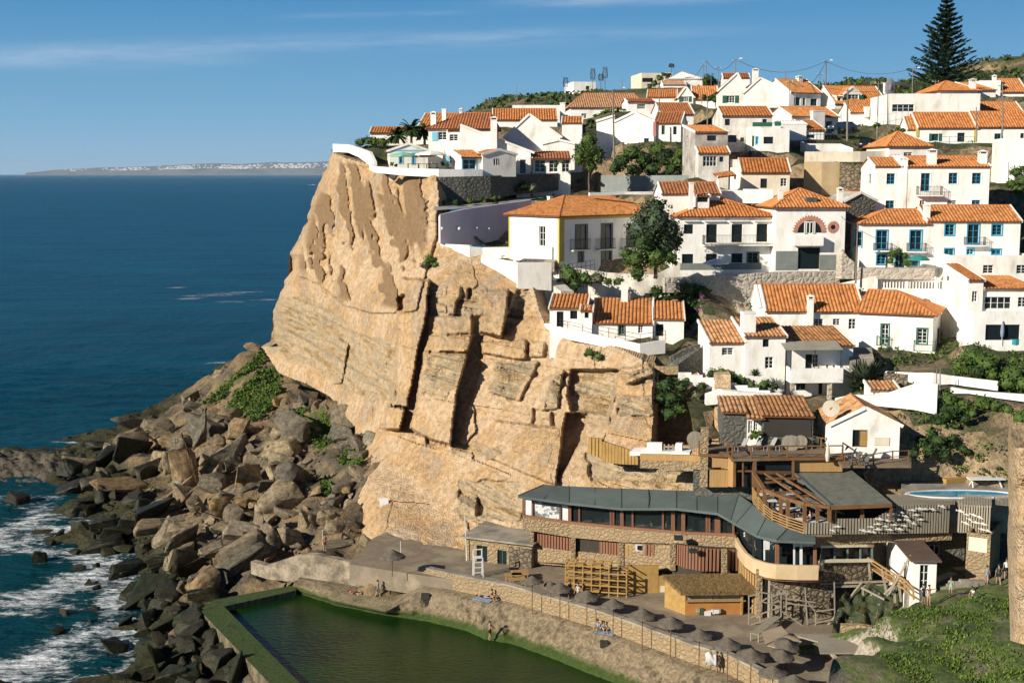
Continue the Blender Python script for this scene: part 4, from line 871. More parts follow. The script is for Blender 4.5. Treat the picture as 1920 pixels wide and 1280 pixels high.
bk=[(1020,908,122.5),(1067,911,121.6),(1165,915,118.8),(1268,919,116.6),(1345,920,115.3),(1385,926,113.6),(1411,945,110.5),(1436,970,107.6),(1476,991,105.6),(1529,1003,105.2)]
loft('roof',REST,[P(*q) for q in ev],[P(*q) for q in bk],ZINC,.22,1.9,M('zinc_seam',(.06,.07,.07),fine=0))
# service storey
Rb('wall',0,[(1000,1022,1056,by(1000)+1.0),(1075,1027,1062,by(1075)+1.0),(1165,1036,1068,by(1165)+1.0),(1255,1042,1070,by(1255)+1)],.5,ST)
def slats(parent,nm,Z,pts,w,gap,mat,th=.08,label=None):
    """vertical boards along a line of (x,ytop,ybot,Y)"""
    mb=MB(); O=parent.location if parent else PQ(Z,pts[0][0],pts[0][2],pts[0][3])
    for k in range(len(pts)-1):
        a,b_=pts[k],pts[k+1]; A=PQ(Z,a[0],a[1],a[3]); B=PQ(Z,b_[0],b_[1],b_[3]); A2=PQ(Z,a[0],a[2],a[3]); B2=PQ(Z,b_[0],b_[2],b_[3]); L=math.hypot(B.x-A.x,B.y-A.y); n=max(1,int(L/(w+gap))); ux=(B.x-A.x)/L; uy=(B.y-A.y)/L
        for i in range(n):
            t_=(i+.5)/n; p=A.lerp(B,t_)-O; z0=A2.z+(B2.z-A2.z)*t_-O.z; hw=w/2
            c=[(p.x-ux*hw,p.y-uy*hw),(p.x+ux*hw,p.y+uy*hw),(p.x+ux*hw-uy*th,p.y+uy*hw+ux*th),(p.x-ux*hw-uy*th,p.y-uy*hw+ux*th)]; mb.prism(c,z0,p.z,mat)
    o=mb.build(nm,parent); 
    if not parent: o.location=O
    if label:o['label']=label
    return o
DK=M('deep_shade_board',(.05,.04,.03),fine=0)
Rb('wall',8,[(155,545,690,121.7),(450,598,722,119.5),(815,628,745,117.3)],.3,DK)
slats(REST,'timber_panel',8,[(160,552,655,121.3),(445,598,685,119.2)],.22,.08,WDR); slats(REST,'timber_panel',8,[(578,612,712,118.9),(806,632,722,117.0)],.22,.08,WDR)
slats(REST,'timber_panel',8,[(475,605,660,119.6),(508,608,664,119.4)],.22,.08,WDR)
Rb('wall',8,[(155,655,770,121.2),(450,690,785,119.3),(815,725,815,117.0)],.4,ST)
Rb('wall',8,[(830,632,815,116.6),(1200,650,830,113.8)],.4,ST)
slats(REST,'shutter_panel',8,[(845,640,733,116.4),(912,642,733,116)],.26,.06,WDY); slats(REST,'shutter_panel',8,[(990,640,722,115.2),(1072,645,727,114.7)],.22,.08,WDR)
mb=MB(); a=PQ(8,928,640,115.6)-RO; b_=PQ(8,985,690,115.6)-RO; mb.box(a.x,b_.x,a.y-.1,a.y+.1,b_.z,a.z,METW); a=PQ(8,940,650,115.4)-RO; b_=PQ(8,968,680,115.4)-RO; mb.box(a.x,b_.x,a.y-.05,a.y+.1,b_.z,a.z,BLK); mb.build('window',REST)
slats(REST,'timber_panel',8,[(1218,640,785,113.4),(1300,650,820,112.2),(1420,668,842,111.2),(1560,676,842,110.9)],.2,.08,WDR); slats(REST,'timber_panel',8,[(1620,676,842,110.9),(1700,680,840,110.9)],.2,.08,WDR)
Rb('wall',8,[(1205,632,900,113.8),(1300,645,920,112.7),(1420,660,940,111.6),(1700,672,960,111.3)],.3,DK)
# ground floor posts and dark back wall
Rb('ground_floor_wall',8,[(150,760,1000,124.5),(450,790,1010,122.5),(830,812,1030,120.5),(1200,830,1040,118)],.3,ST3)
L=[]
for x,yt,yb,Y,w in ((150,548,900,121.0,.35),(460,590,800,119.0,.4),(820,628,1000,116.6,.4),(1205,640,830,113.4,.5),(190,745,860,121.6,.25),(220,745,868,121.6,.25),(1590,676,1000,110.5,.45),(248,750,880,121.6,.2)): L.append((PQ(8,x,yt,Y),PQ(8,x,yb,Y),w,ST))
bars('column',REST,L)
# lamps on facade
mb=MB(); a=PQ(8,1215,572,112.4)-RO; b_=PQ(8,1278,600,112.4)-RO; mb.box(a.x,b_.x,a.y-.5,a.y+.1,b_.z,a.z,IRON); mb.build('floodlight',REST); mb=MB(); a=PQ(8,1330,672,110.8)-RO; b_=PQ(8,1385,700,110.8)-RO; mb.box(a.x,b_.x,a.y-.3,a.y+.1,b_.z,a.z,IRON); mb.build('floodlight',REST)
# curved pavilion
PX_=[(1378,1006,1030,112),(1385,1020,1046,110.5),(1397,1036,1062,108.4),(1412,1047,1073,107),(1436,1055,1082,105.9),(1455,1058,1085,105.3),(1495,1060,1087,104.8),(1535,1060,1087,104.6)]
Rb('curved_parapet',0,PX_,.25,M('ochre_plaster',(.54,.41,.25),(.47,.35,.20),scale=.8,bump=.02,fine=.1))
pf=[(1378,992,112.6),(1390,1012,110.7),(1402,1028,108.8),(1418,1040,107.4),(1440,1048,106.4),(1460,1052,105.9),(1500,1054,105.4),(1533,1054,105.2)]
Rb('glazing',0,[(x,np.interp(x,[1378,1419,1456,1529],[978,1002,1011,1015]),y+12,Y+1.2) for x,y,Y in pf],.1,GL)
L=[(P(x,np.interp(x,[1378,1419,1456,1529],[978,1000,1010,1014]),Y),P(x,yb+4,Y),w,mm) for x,yb,Y,w,mm in ((1413,1040,107.4,.15,IRON),(1433,1045,106.3,.12,METW),(1457,1052,105.9,.3,WDR),(1489,1054,105.5,.14,METW),(1502,1054,105.3,.2,METW),(1528,1054,105.2,.25,WDR))]
bars('window_posts',REST,L)
for a0,a1,y0,y1 in ((1433,1443,1006,1030),(1489,1526,1015,1024)):
    mb=MB(); A=P(a0,y0,105.7)-RO; B=P(a1,y1,105.7)-RO; mb.box(A.x,B.x,A.y,A.y+.06,B.z,A.z,METW); mb.build('curtain',REST)
loft('floor',REST,[P(x,yb-3,Y+.3) for x,yt,yb,Y in PX_],[P(x,yb-3,Y)+Vector((3,6,0)) for x,yt,yb,Y in PX_],WDB,.3)
slats(REST,'timber_panel',8,[(1700,700,1140,110.4),(1745,790,1190,109),(1800,830,1205,108),(1840,845,1215,107.3)],.24,.06,WD)
slats(REST,'timber_panel',8,[(1862,850,1220,107),(1945,850,1215,106.6)],.2,.07,WDG)
bars('column',REST,[(PQ(8,1852,820,106.7),PQ(8,1852,1235,106.7),.5,ST)])
Rb('rubble_wall',0,[(1446,1084,1205,106.6),(1500,1084,1200,106.2),(1566,1084,1180,106.8)],1,ST2,label='rough rubble stone wall under the curved pavilion')
Rb('rubble_wall',0,[(1537,1052,1090,106.0),(1637,1052,1090,107.2)],1,ST2)
Rb('wall',0,[(1530,1002,1026,105.6),(1640,1000,1024,106.8)],.8,ST)
Rb('glazing',0,[(1538,1022,1052,106.2),(1636,1020,1050,107.3)],.1,GL)
bars('window_posts',REST,[(P(x,1022,Y),P(x,1052,Y),.14,TRIM) for x,Y in ((1540,105.9),(1565,106.2),(1589,106.5),(1613,106.8),(1635,107.0))]+[(P(1538,1051,105.7),P(1637,1050,106.9),.25,CR),(P(1538,1024,105.7),P(1637,1022,106.9),.2,CR)])
# dining pergola on top of the pavilion
PG=empty('pergola',P(1500,975,106),0,'brown timber pergola with diners, open to the sky, left of the grey slatted roof','pergola')
def pq9(x,y,Y): return PQ(9,x,y,Y)
L=[(pq9(115,90,111),pq9(190,205,108.2),.28,WDB),(pq9(190,205,108.2),pq9(345,268,106.4),.28,WDB),(pq9(345,268,106.4),pq9(460,300,105.2),.28,WDB),(pq9(460,300,105.2),pq9(628,322,104.6),.28,WDB),(pq9(115,90,111),pq9(375,92,112),.25,WDB)]
for a,b_ in (((190,95,111.2),(520,312,105)),((270,95,111.4),(628,320,104.7)),((160,160,109.5),(300,150,109.8)),((230,225,107.6),(420,220,108)),((330,262,106.6),(520,240,107.4)),((200,130,110.3),(420,130,110.5))): L.append((pq9(*a),pq9(*b_),.16,WDB))
bars('beams',PG,L)
L=[(pq9(x,y,Y),pq9(x,y2,Y),.28,WDB) for x,y,y2,Y in ((118,95,205,111),(150,150,250,109.6),(190,205,350,108.2),(298,255,420,106.9),(345,268,450,106.3),(457,300,470,105.2),(543,315,415,104.9),(622,322,415,104.7))]
bars('posts',PG,L)
cr=[(112,190,270,111),(150,255,340,109.5),(185,300,375,108.2),(240,345,415,107.3),(340,385,455,106.3),(455,420,495,105.2)]
L=[]
for k in range(len(cr)-1):
    for q in (0,.25,.5,.75,1): a=cr[k]; b_=cr[k+1]; L.append((pq9(a[0],a[1]+(a[2]-a[1])*q,a[3]-.1),pq9(b_[0],b_[1]+(b_[2]-b_[1])*q,b_[3]-.1),.07,WD))
for a in cr: L.append((pq9(a[0],a[1]-3,a[3]-.1),pq9(a[0],a[2],a[3]-.1),.12,WD))
bars('railing',PG,L)
loft('floor',PG,[pq9(x,y2+2,Y) for x,y,y2,Y in cr]+[pq9(640,495,105)],[pq9(x+120,y2-80,Y+3.5) for x,y,y2,Y in cr]+[pq9(660,420,108)],PLK,.3)
mb=MB()
for (x,y,Y) in ((190,235,108.8),(240,275,108),(370,235,108.6),(430,400,106.2),(300,330,107.4),(520,410,105.6),(580,412,105.4),(300,300,108),(390,330,107)):
    c=pq9(x,y,Y)-PG.location; mb.box(c.x-.4,c.x+.4,c.y-.4,c.y+.4,c.z-.04,c.z,METW); mb.box(c.x-.04,c.x+.04,c.y-.04,c.y+.04,c.z-.75,c.z-.04,IRON)
mb.build('dining_tables',PG)
Rb('back_wall',9,[(118,95,300,112.8),(375,95,300,113)],.2,WD,parent=PG)
# big slatted roof
GR=empty('slatted_roof',P(1590,940,107),0,'large sloping roof of weathered grey boards over the restaurant terrace','roof')
A=[pq9(632,308,104.6),pq9(1038,292,104.8)]; B=[pq9(378,84,112.5),pq9(770,74,113)]
mb=MB(); O=GR.location; n=38
for i in range(n):
    t0,t1=i/n,(i+.86)/n; a,b_,c,d=A[0].lerp(B[0],t0),A[1].lerp(B[1],t0),A[1].lerp(B[1],t1),A[0].lerp(B[0],t1); up=Vector((0,0,.05)); vs=[q-O for q in (a,b_,c,d)]; vs=vs+[q-up*1.5 for q in vs]; mb.add(vs,[(0,1,2,3),(4,7,6,5),(0,4,5,1),(1,5,6,2),(2,6,7,3),(3,7,4,0)],M('grey_roof_boards',(.17,.17,.135),(.12,.125,.10),scale=1.5,fine=.2))
mb.build('boards',GR)
dn=Vector((0,0,-.16)); loft('roof_frame',GR,[A[0]+dn,A[1]+dn],[B[0]+dn,B[1]+dn],WDB,.06)
bars('fascia',GR,[(A[0]+dn*1.3,A[1]+dn*1.3,.3,WDB),(A[0],B[0],.22,ZINC),(pq9(655,315,105),pq9(655,415,105),.25,WDB),(pq9(840,330,105.6),pq9(840,395,105.6),.3,WDB),(A[1]+dn,pq9(1030,400,105),.2,WDB)])
Rb('glazing',9,[(655,320,400,106.6),(1035,320,400,107)],.1,GL,parent=GR)
# fence with fish
FN=empty('fish_fence',P(1640,1001,105.5),0,'grey slatted timber fence hung with a school of white fish','fence')
fp=[(460,425,500,105.0),(640,420,501,104.9),(655,398,502,104.9),(930,395,500,105.2),(1010,345,499,105.4),(1100,308,498,105.6),(1250,302,496,106),(1430,300,492,106.6)]
slats(FN,'slats',9,fp,.15,.09,WDG,.05)
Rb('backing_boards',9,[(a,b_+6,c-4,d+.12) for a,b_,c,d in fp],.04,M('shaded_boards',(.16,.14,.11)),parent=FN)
slats(FN,'slats',9,[(1482,305,488,106.4),(1702,312,490,103.6)],.15,.09,WDG,.05,label='shorter slatted panel to the right of the dark gap')
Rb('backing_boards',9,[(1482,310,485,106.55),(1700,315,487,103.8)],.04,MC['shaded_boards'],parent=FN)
def tilt(nm,a,b_,c,d,n):
    mb=MB(); O=FN.location
    for i in range(n):
        t0=(i+.1)/n; t1=(i+.72)/n; vs=[a.lerp(b_,t0)-O,a.lerp(b_,t1)-O,d.lerp(c,t1)-O,d.lerp(c,t0)-O]; vs=vs+[q-Vector((0,0,.06)) for q in vs]; mb.add(vs,[(0,1,2,3),(4,7,6,5),(0,4,5,1),(1,5,6,2),(2,6,7,3),(3,7,4,0)],WDG)
    return mb.build(nm,FN)
tilt('slatted_top',pq9(1050,310,105.5),pq9(1462,300,106.7),pq9(1462,235,108.6),pq9(1000,235,108.6),44)
tilt('slatted_top',pq9(1478,312,106.3),pq9(1706,318,103.6),pq9(1706,240,106.2),pq9(1478,236,108.5),22)
tilt('slatted_top',pq9(1720,300,105),pq9(1830,310,104.4),pq9(1830,238,106.4),pq9(1720,238,107),12)
Rb('stone_base',9,[(455,502,560,106.3),(1150,502,556,106.4),(1440,494,540,107)],.4,ST,parent=FN)
FISH=[(650,480),(682,452),(962,403),(905,455),(890,485),(855,480),(920,490),(950,435),(950,470),(1000,450),(1010,412),(1040,380),(1105,357),(1135,385),(1078,405),(1060,440),(1030,472),(1095,470),(1128,447),(1150,410),(1185,430),(1205,375),(1180,343),(1230,335),(1265,335),(1315,338),(1380,320),(1235,405),(1070,372)]
def fishmesh():
    FM=M('cream_metal',(.60,.55,.46),fine=.1)
    mb=MB(); pr=[(-.42,.0,.02),(-.30,.10,.05),(-.08,.17,.07),(.15,.14,.06),(.32,.05,.03),(.36,.03,.02)]; vs=[];n=8
    for x,h,w in pr: 
        for k in range(n): a=2*math.pi*k/n; vs.append((x,math.cos(a)*w,math.sin(a)*max(h,.02)))
    f=[(i*n+k,i*n+(k+1)%n,(i+1)*n+(k+1)%n,(i+1)*n+k) for i in range(5) for k in range(n)]+[tuple(range(n-1,-1,-1)),tuple(range(40,48))]; mb.add(vs,f,FM)
    mb.add([(.33,-.02,0),(.52,-.02,.16),(.47,-.02,0),(.52,-.02,-.14),(.33,.02,0),(.52,.02,.16),(.47,.02,0),(.52,.02,-.14)],[(0,2,1),(0,3,2),(4,5,6),(4,6,7),(0,1,5,4),(1,2,6,5),(2,3,7,6),(3,0,4,7)],METW)
    mb.add([(-.05,-.02,.15),(.12,-.02,.26),(.15,-.02,.12),(-.05,.02,.15),(.12,.02,.26),(.15,.02,.12)],[(0,2,1),(3,4,5),(0,1,4,3),(1,2,5,4),(2,0,3,5)],METW)
    return mb.build('fish_ornament',FN)
f0=fishmesh(); 
for k,(x,y) in enumerate(FISH+[(1500,350),(1540,372),(1585,375),(1625,390),(1560,405),(1600,425),(1650,435),(1640,470),(1680,480),(1535,430)]):
    o=f0 if k==0 else f0.copy()
    if k: COL.objects.link(o)
    Y=np.interp(x,[455,655,930,1100,1430,1482,1702],[104.9,104.8,105.1,105.5,106.5,106.3,103.5])-.12; o.location=pq9(x,y,Y)-O if False else pq9(x,y,float(Y))-FN.location; o.rotation_euler=(0,R(-12+(k*37)%20-10),math.pi+ (0 if x<1460 else -.6)); s=1.0+.15*((k*7)%3); o.scale=(s*.66,1,s*.5)
# dark recess + ochre wall with cream shutter
LB2=House('low ochre service building with a cream shutter behind the slatted fence',9,1540,690,103.6,-30,'service_building','building')
LB2.vol(1540,1700,490,5,wm=ST,win=[(1550,505,1675,628,'d')],roof=('flat',.3,None,0)); LB2.boxp('shutter',1552,1672,507,626,.05,.12,CR)
GB=House('dark stone-walled service block under the fish fence right of the white shed',9,1130,640,107.8,6,'service_block','building')
GB.vol(1130,1530,500,5,wm=ST3,win=[(1260,575,1360,640,'r')])
# white shed
WS_=House('white wooden shed with a brown flat roof above the path with bathers',9,1180,872,101.0,-3,'white_shed','shed')
v=WS_.vol(1180,1340,680,9.2,wm=WH,win=[(1228,705,1282,868,'w')],lwin=[(1112,672,1134,840,'d')],roof=None)
mb=MB(); mb.box(v[0]-.25,v[1]+.3,v[2]-.35,v[3]+.2,v[4]+.005,v[4]+.16,M('brown_felt',(.13,.085,.06),(.10,.07,.05),fine=.15)); mb.build('roof',WS_.root)
mb=MB(); mb.box(v[0]+.3,v[0]+2.6,v[3]-2.4,v[3]-.3,v[4]+.165,v[4]+1.1,WD); mb.box(v[0]+.2,v[0]+2.7,v[3]-2.5,v[3]-.2,v[4]+1.102,v[4]+1.22,ZINC); mb.build('roof_box',WS_.root)
# timber catwalk beside the shed
L=[]
cw=[(880,655,107.4),(1000,735,104.2),(1120,805,101.8),(1180,860,100.4)]
def bl(z,pts,w,mat,dy=0): return [(PQ(z,a[0],a[1]+dy,a[2]),PQ(z,b_[0],b_[1]+dy,b_[2]),w,mat) for a,b_ in zip(pts,pts[1:])]
CW=empty('catwalk',PQ(9,900,720,106.5),0,'rickety timber catwalk with rails along the white shed','catwalk')
bars('railing',CW,bl(9,cw,.12,WD)+bl(9,cw,.08,WD,24)+[(PQ(9,a[0],a[1]-8,a[2]),PQ(9,a[0]+5,a[1]+75,a[2]),.12,WD) for a in cw])
loft('planks',CW,[PQ(9,a[0],a[1]+58,a[2]) for a in cw],[PQ(9,a[0]+25,a[1]+45,a[2]+1.2) for a in cw],WD,.12)
bars('props',CW,[(PQ(9,x,y,Y),PQ(9,x2,y2,Y2),.16,WDG) for x,y,Y,x2,y2,Y2 in ((560,830,106.6,1010,815,106.5),(660,850,106.4,1000,840,106.4),(840,825,106.3,570,1165,104.6),(845,850,106,850,950,106),(970,730,105,1005,905,104.6),(1050,760,103.6,1060,960,103),(1165,640,102,1020,900,103),(880,655,107,895,800,106.5),(1085,820,102.6,1100,950,102.4),(835,855,105.6,990,935,104.4),(1050,840,103.4,990,900,104))])
SCF=empty('pole_scaffold',PQ(9,300,1150,105),0,'thin weathered pole fence and scaffold leaning before the rubble wall','scaffold')
bars('poles',SCF,[(PQ(9,x,y,104.8),PQ(9,x2,y2,104.8),.09,WDG) for x,y,x2,y2 in ((85,905,85,1250),(300,890,300,1080),(335,880,335,1010),(80,915,130,905),(85,1000,200,930),(200,930,340,885),(85,1060,300,985),(230,830,340,885),(340,930,530,955),(340,960,530,985),(460,860,480,1160),(530,1010,530,1180),(655,820,660,1160),(530,1015,660,1000),(530,1090,660,1070),(150,880,160,1080),(240,900,232,1080),(85,1110,230,1060),(300,1010,460,1120),(460,930,530,1020),(130,880,260,905),(140,940,300,985))])

Rb('back_wall',0,[(1300,880,1060,114.6),(1420,880,1062,113.4),(1560,900,1062,110.8)],.3,ST3)
W_B=ribbon('retaining_wall','dark stone wall closing the space behind the fish fence',[(1530,975,1065,109.8),(1700,985,1065,109.8),(1790,980,1065,109.4),(1900,985,1062,109)],.5,ST3)
# ================================================================ the village, from the cliff edge up
H=House
# --- upper terrace on the cliff
h=H('small white house with a blue-trimmed gable on the cliff-edge terrace',1,440,605,174,8)
h.vol(440,730,490,6,roof=('gy',440,T1,.4),win=[(612,512,630,590,'l'),(515,520,540,585,'l'),(582,475,608,500,'l')],lwin=[],found=2)
h.boxp('trim',440,730,484,494,-.06,-.02,LB)
h=H('low white house with an orange roof at the far left edge of the village',1,330,440,192,0)
h.vol(296,660,357,7,roof=('gx',317,T1,.3))
h=H('two-storey white house with light blue trim and a shade-browned hipped roof',1,733,610,180,-6)
h.vol(733,1200,322,9,roof=('hip',212,T2,.4,.5,5.5,.6),win=[(806,350,870,410,'w')],found=3)
h.boxp('shutter',760,803,352,418,-.08,-.02,LB)
h.boxp('trim',733,880,318,328,-.05,-.01,LB)
h.vol(880,970,345,6,yo=-.5,roof=('shed',318,T2,.2),win=[(890,368,955,418,'w'),(890,528,962,588,'s')])
h.chim(752,793,200,300,1.2); h.chim(836,868,178,260,4,False); h.chim(967,988,175,215,6)
h=H('large white gable house with blue shutters and a tall front chimney',1,972,650,175.5,0)
x0,x1,y0,y1,_=h.vol(972,1500,500,11,roof=('sr',300,T2,.5),win=[(1030,398,1080,465,'s'),(958,400,972,465,'l')],found=3)
h.chim(1199,1248,238,600,-.5); h.chim(1185,1240,520,560,-.4,False)
h.vol(1515,1800,548,5,yo=.3,roof=('shed',499,T2,.6),win=[(1530,560,1610,650,'w'),(1640,560,1705,650,'w'),(1735,558,1790,650,'w')])
h.vol(1395,1500,540,3,yo=-1.2,roof=('flat',.2,None,0),win=[(1420,558,1462,660,'p')])
h=H('lilac-shaded outhouse with a slotted vent and small porch on the upper terrace',1,1140,680,168.5,24)
h.vol(1140,1390,520,4.5,found=.1,roof=('gy',485,T1,.2),win=[(1222,550,1236,598,'d'),(1240,550,1254,598,'d'),(1257,550,1268,598,'d')])
h.vol(980,1138,540,3.5,found=.1,yo=.5,roof=('shed',490,T1,.3),win=[(992,555,1090,630,'l')])
h=H('white gable house with a shade-browned roof behind the blue-shuttered one',1,1320,450,186,-4)
h.vol(1310,1720,385,12,roof=('gy',220,T2,.3,.44),win=[(1452,283,1505,362,'g')])
h.vol(1735,1885,285,6,yo=1,roof=('gx',240,T1,.2),rwin=[])
h.vol(1590,1830,440,4,yo=-1.2,roof=('gy',412,T2,.1))
h=H('long house with an orange roof and white parapet on the skyline left of the village',1,1240,300,205,0)
h.vol(1215,1700,258,10,roof=('gx',180,T1,.3)); h.vol(1362,1720,150,.6,yo=10.2,roof=None); h.chim(1720,1758,130,215,5,False)
h=H('orange-roofed house behind the shade-browned hipped roof near the palms',1,650,400,192,-10)
h.vol(655,930,318,10,roof=('gx',215,T1,.3))
# --- skyline group
h=H('white box-like house standing alone on the skyline',2,150,345,290,10)
h.vol(150,330,228,9,win=[(250,262,278,292,'d')],roof=('flat',.5,None,0))
h=H('unfinished concrete house with an empty window opening on the skyline',2,695,292,285,8)
h.vol(695,885,158,10,wm=CR,win=[(702,198,788,232,'d')],roof=('flat',.3,None,0)); h.vol(888,940,155,7,yo=1.5,wm=WO,roof=('flat',.3,None,0))
h=H('white house with a pale pyramid roof on the skyline',2,912,290,280,0)
h.vol(912,1183,205,14,roof=('hip',150,WH,.3,.5,9)); h.vol(870,1050,255,8,yo=-6,roof=('gx',225,T3,.2)); h.vol(1020,1145,232,6,yo=-3,roof=('flat',.3,None,0))
h=H('long white house with a mottled salmon tile roof',2,125,525,226,2)
h.vol(125,715,430,14,roof=('hip',325,T3,.4,.5,2.9,.9),win=[(215,482,255,522,'w'),(372,480,416,522,'w')])
h=H('small house with an orange roof right of the mottled roof',2,755,390,246,-8)
h.vol(740,975,352,9,roof=('gx',295,T1,.3))
h=H('white dormer-gabled cottage with green shutters and one white window',2,995,400,236,-3)
h.vol(992,1108,345,8,roof=('gy',270,T1,.3,.48),win=[(1020,332,1070,388,'G')]); h.vol(1108,1310,368,8,yo=.4,roof=('gx',268,T1,.3))
h=H('big white double-gabled house crowning the hill',2,1325,430,225,-4)
h.vol(1316,1525,292,11,roof=('gy',160,T1,.4,.68),win=[(1408,228,1424,268,'w'),(1430,228,1446,268,'w'),(1465,228,1480,268,'w'),(1488,228,1504,268,'w'),(1375,340,1440,396,'G')])
h.vol(1525,1870,305,12,yo=-.6,roof=('gy',200,T1,.4,.33)); h.chim(1583,1627,124,210,3); h.vol(1350,1560,200,5,yo=13,roof=('gx',165,T2,.2))
h=H('shaded side wing with dark shutters beside the double-gabled house',3,90,420,222,22)
h.vol(90,330,302,9,roof=('gx',212,T1,.4),win=[(120,345,168,410,'k'),(190,352,208,410,'k'),(250,355,300,412,'k')]); h.chim(146,178,178,230,4)
h=H('long white house under a dull shade-browned roof above the white gable house',2,850,575,213,6)
h.vol(850,1112,485,8,roof=('gx',402,T2,.3),win=[(1040,545,1072,570,'w')])
h=H('upper white storey with one wide window under a thin shade-browned roof',2,585,452,220,6)
h.vol(585,805,390,5,roof=('gx',370,T2,.3),win=[(660,406,725,446,'R')])
h=H('large blank white gable house with green doors in its basement shade',2,480,700,192,-14)
h.vol(480,790,548,8,roof=('gy',475,T2,.2,.49),win=[(672,672,710,775,'k'),(715,672,752,775,'k')],found=5)
h.vol(795,1010,560,8,yo=.3,roof=('gx',478,T2,.3),win=[(855,578,880,650,'k'),(948,585,975,650,'p')])
h.boxp('trim',788,810,540,690,-.1,.28,PK)
h=H('pair of low blank white walls and a house end left of the green doors',2,335,700,193,-10)
h.vol(335,480,545,6,roof=('sl',500,T2,.1)); h.vol(558,800,665,2,yo=-3,roof=('flat',.2,None,0),win=[(715,680,752,770,'k')])
h=H('narrow two-storey cottage with grey render and two bands of orange tile',2,1128,970,168,4)
h.vol(1125,1385,632,8,roof=('shed',580,T1,.3),win=[(1220,657,1292,700,'d')],wm=WG,lwin=[(1052,662,1066,755,'w')])
h.vol(1150,1395,795,1.6,yo=-1.6,roof=('shed',752,T1,.3),wm=WO,win=[(1187,822,1295,905,'R'),(1318,826,1350,868,'d')])
h=H('big white house with flaking paint and a ragged orange roof',2,1345,770,178,0)
h.vol(1342,1740,500,9,roof=('gx',432,T1,.3,.45),wm=WO,win=[(1362,526,1402,577,'d'),(1662,526,1698,556,'d'),(1388,655,1455,712,'d'),(1485,675,1515,708,'d')])
h.vol(1645,1880,598,5,yo=-4.2,wm=WH,win=[(1672,668,1748,724,'d')],roof=('flat',1.0,None,0)); h.vol(1572,1645,590,3.6,yo=-3.4,wm=WH,win=[(1580,660,1596,745,'k'),(1610,668,1630,725,'l')],roof=('flat',.4,None,0))
h.boxp('glass_screen',1584,1740,552,586,-3,-2.9,GN); h.boxp('glass_screen',1760,1810,545,582,-3,-2.9,GN)
h=H('cream cottage with a bright orange roof over a shadowed yard',2,1500,1085,163,-4)
h.vol(1495,1882,948,7,roof=('gx',845,T1,.35,.5),wm=CR,win=[(1647,1002,1698,1078,'d'),(1808,1000,1856,1065,'w')],lwin=[])
h.vol(1405,1500,850,4,yo=4,wm=WO,roof=('flat',.4,None,0))
h=H('little open porch with a tiled lean-to above the balcony house',2,1330,1110,159,0,'porch','porch')
h.vol(1322,1505,1098,4,roof=('flat',.2,None,0),found=3); 
pm=MB(); a=h.hit(1300,975,1,.2); b_=h.hit(1450,975,1,.2); 
for x in (a.x+.1,b_.x-.1): pm=MB(); pm.box(x-.12,x+.12,.1,.35,h.hit(1400,1085,1,.2).z,a.z-.1,WH); pm.build('post',h.root)
rb=MB(); tileplane(rb,[(a.x,-.3,a.z-.3),(b_.x,-.3,a.z),(b_.x,3.6,a.z+.5),(a.x,3.6,a.z+.2)],T1); rb.build('roof',h.root)
# --- right upper rows
h=H('white dormer house under a large orange roof with a big satellite dish',3,440,420,222,10)
h.vol(440,850,392,10,roof=('gx',262,T1,.3),win=[]); h.vol(510,640,320,5,yo=1,roof=('gy',265,T1,.2),win=[(548,320,625,380,'G')]); h.vol(455,500,342,4,yo=.5,roof=('shed',328,T3,.2),win=[(462,350,486,375,'d')])
h.chim(825,846,232,330,4,False)
c=h.hit(872,268,1,3); mb=MB(); mb.add([(c.x+.95*math.cos(k*.524)*(r),3+.3*(1-r)*-1,c.z+1.7*math.sin(k*.524)*r) for r in (1,.5) for k in range(12)]+[(c.x,2.6,c.z)],[(k,(k+1)%12,12+(k+1)%12,12+k) for k in range(12)]+[(12+k,12+(k+1)%12,24) for k in range(12)],M('dish_grey',(.25,.26,.27))); mb.build('satellite_dish',h.root)
h=H('white wall house with an uneven orange roof below the dormers',3,590,560,212,4)
h.vol(560,850,462,6,roof=('gx',395,T1,.3)); h.chim(672,706,420,450,-.2,False)
h=H('white cottage with a wide stepped chimney beside the tall pole',3,100,620,196,16)
h.vol(100,468,492,8,roof=('gx',425,T1,.3),win=[(376,540,410,618,'g')]); h.chim(258,348,450,570,-.6,False)
h=H('small low cottage with a sloping orange roof in front of the stepped chimney',3,218,665,188,4)
h.vol(218,358,600,6,roof=('shed',528,T1,.3),win=[(222,638,282,664,'d')]); h.vol(20,218,560,6,yo=-.3,roof=('gx',535,WH,0)); h.vol(215,482,665,5,yo=-2.5,roof=('flat',.2,None,0)) if False else None
h=H('large flat-roofed white block with one long ribbon window',3,868,545,200,-2)
h.vol(868,1580,318,12,roof=('flat',.4,None,0),win=[(890,400,1060,458,'R')])
h=H('white house with a pyramid orange roof behind the flat white block',3,1260,330,214,2)
h.vol(1260,1560,290,12,roof=('hip',220,T1,.5,.5,6)); h.chim(1498,1536,202,275,1); h.vol(1560,1700,288,10,yo=1,roof=('shed',232,T1,.4),win=[(1636,335,1652,382,'k')])
h=H('white house with a small orange roof at the top right corner',3,1575,345,222,-6)
h.vol(1575,1740,215,10,roof=('flat',.3,None,0)); h.vol(1740,1935,300,10,yo=.4,roof=('gx',203,T1,.4)); h.chim(1674,1700,172,215,2)
h.vol(1690,1935,335,3,yo=-5,roof=('flat',.3,None,0),win=[(1800,360,1872,382,'r')])
h=H('orange-roofed house between the flat block and the right edge',3,1585,470,203,0)
h.vol(1585,1905,458,6,roof=('gx',385,T1,.2))
h=H('very long white house with ochre corner bands and green shutters',3,1095,690,188,-2)
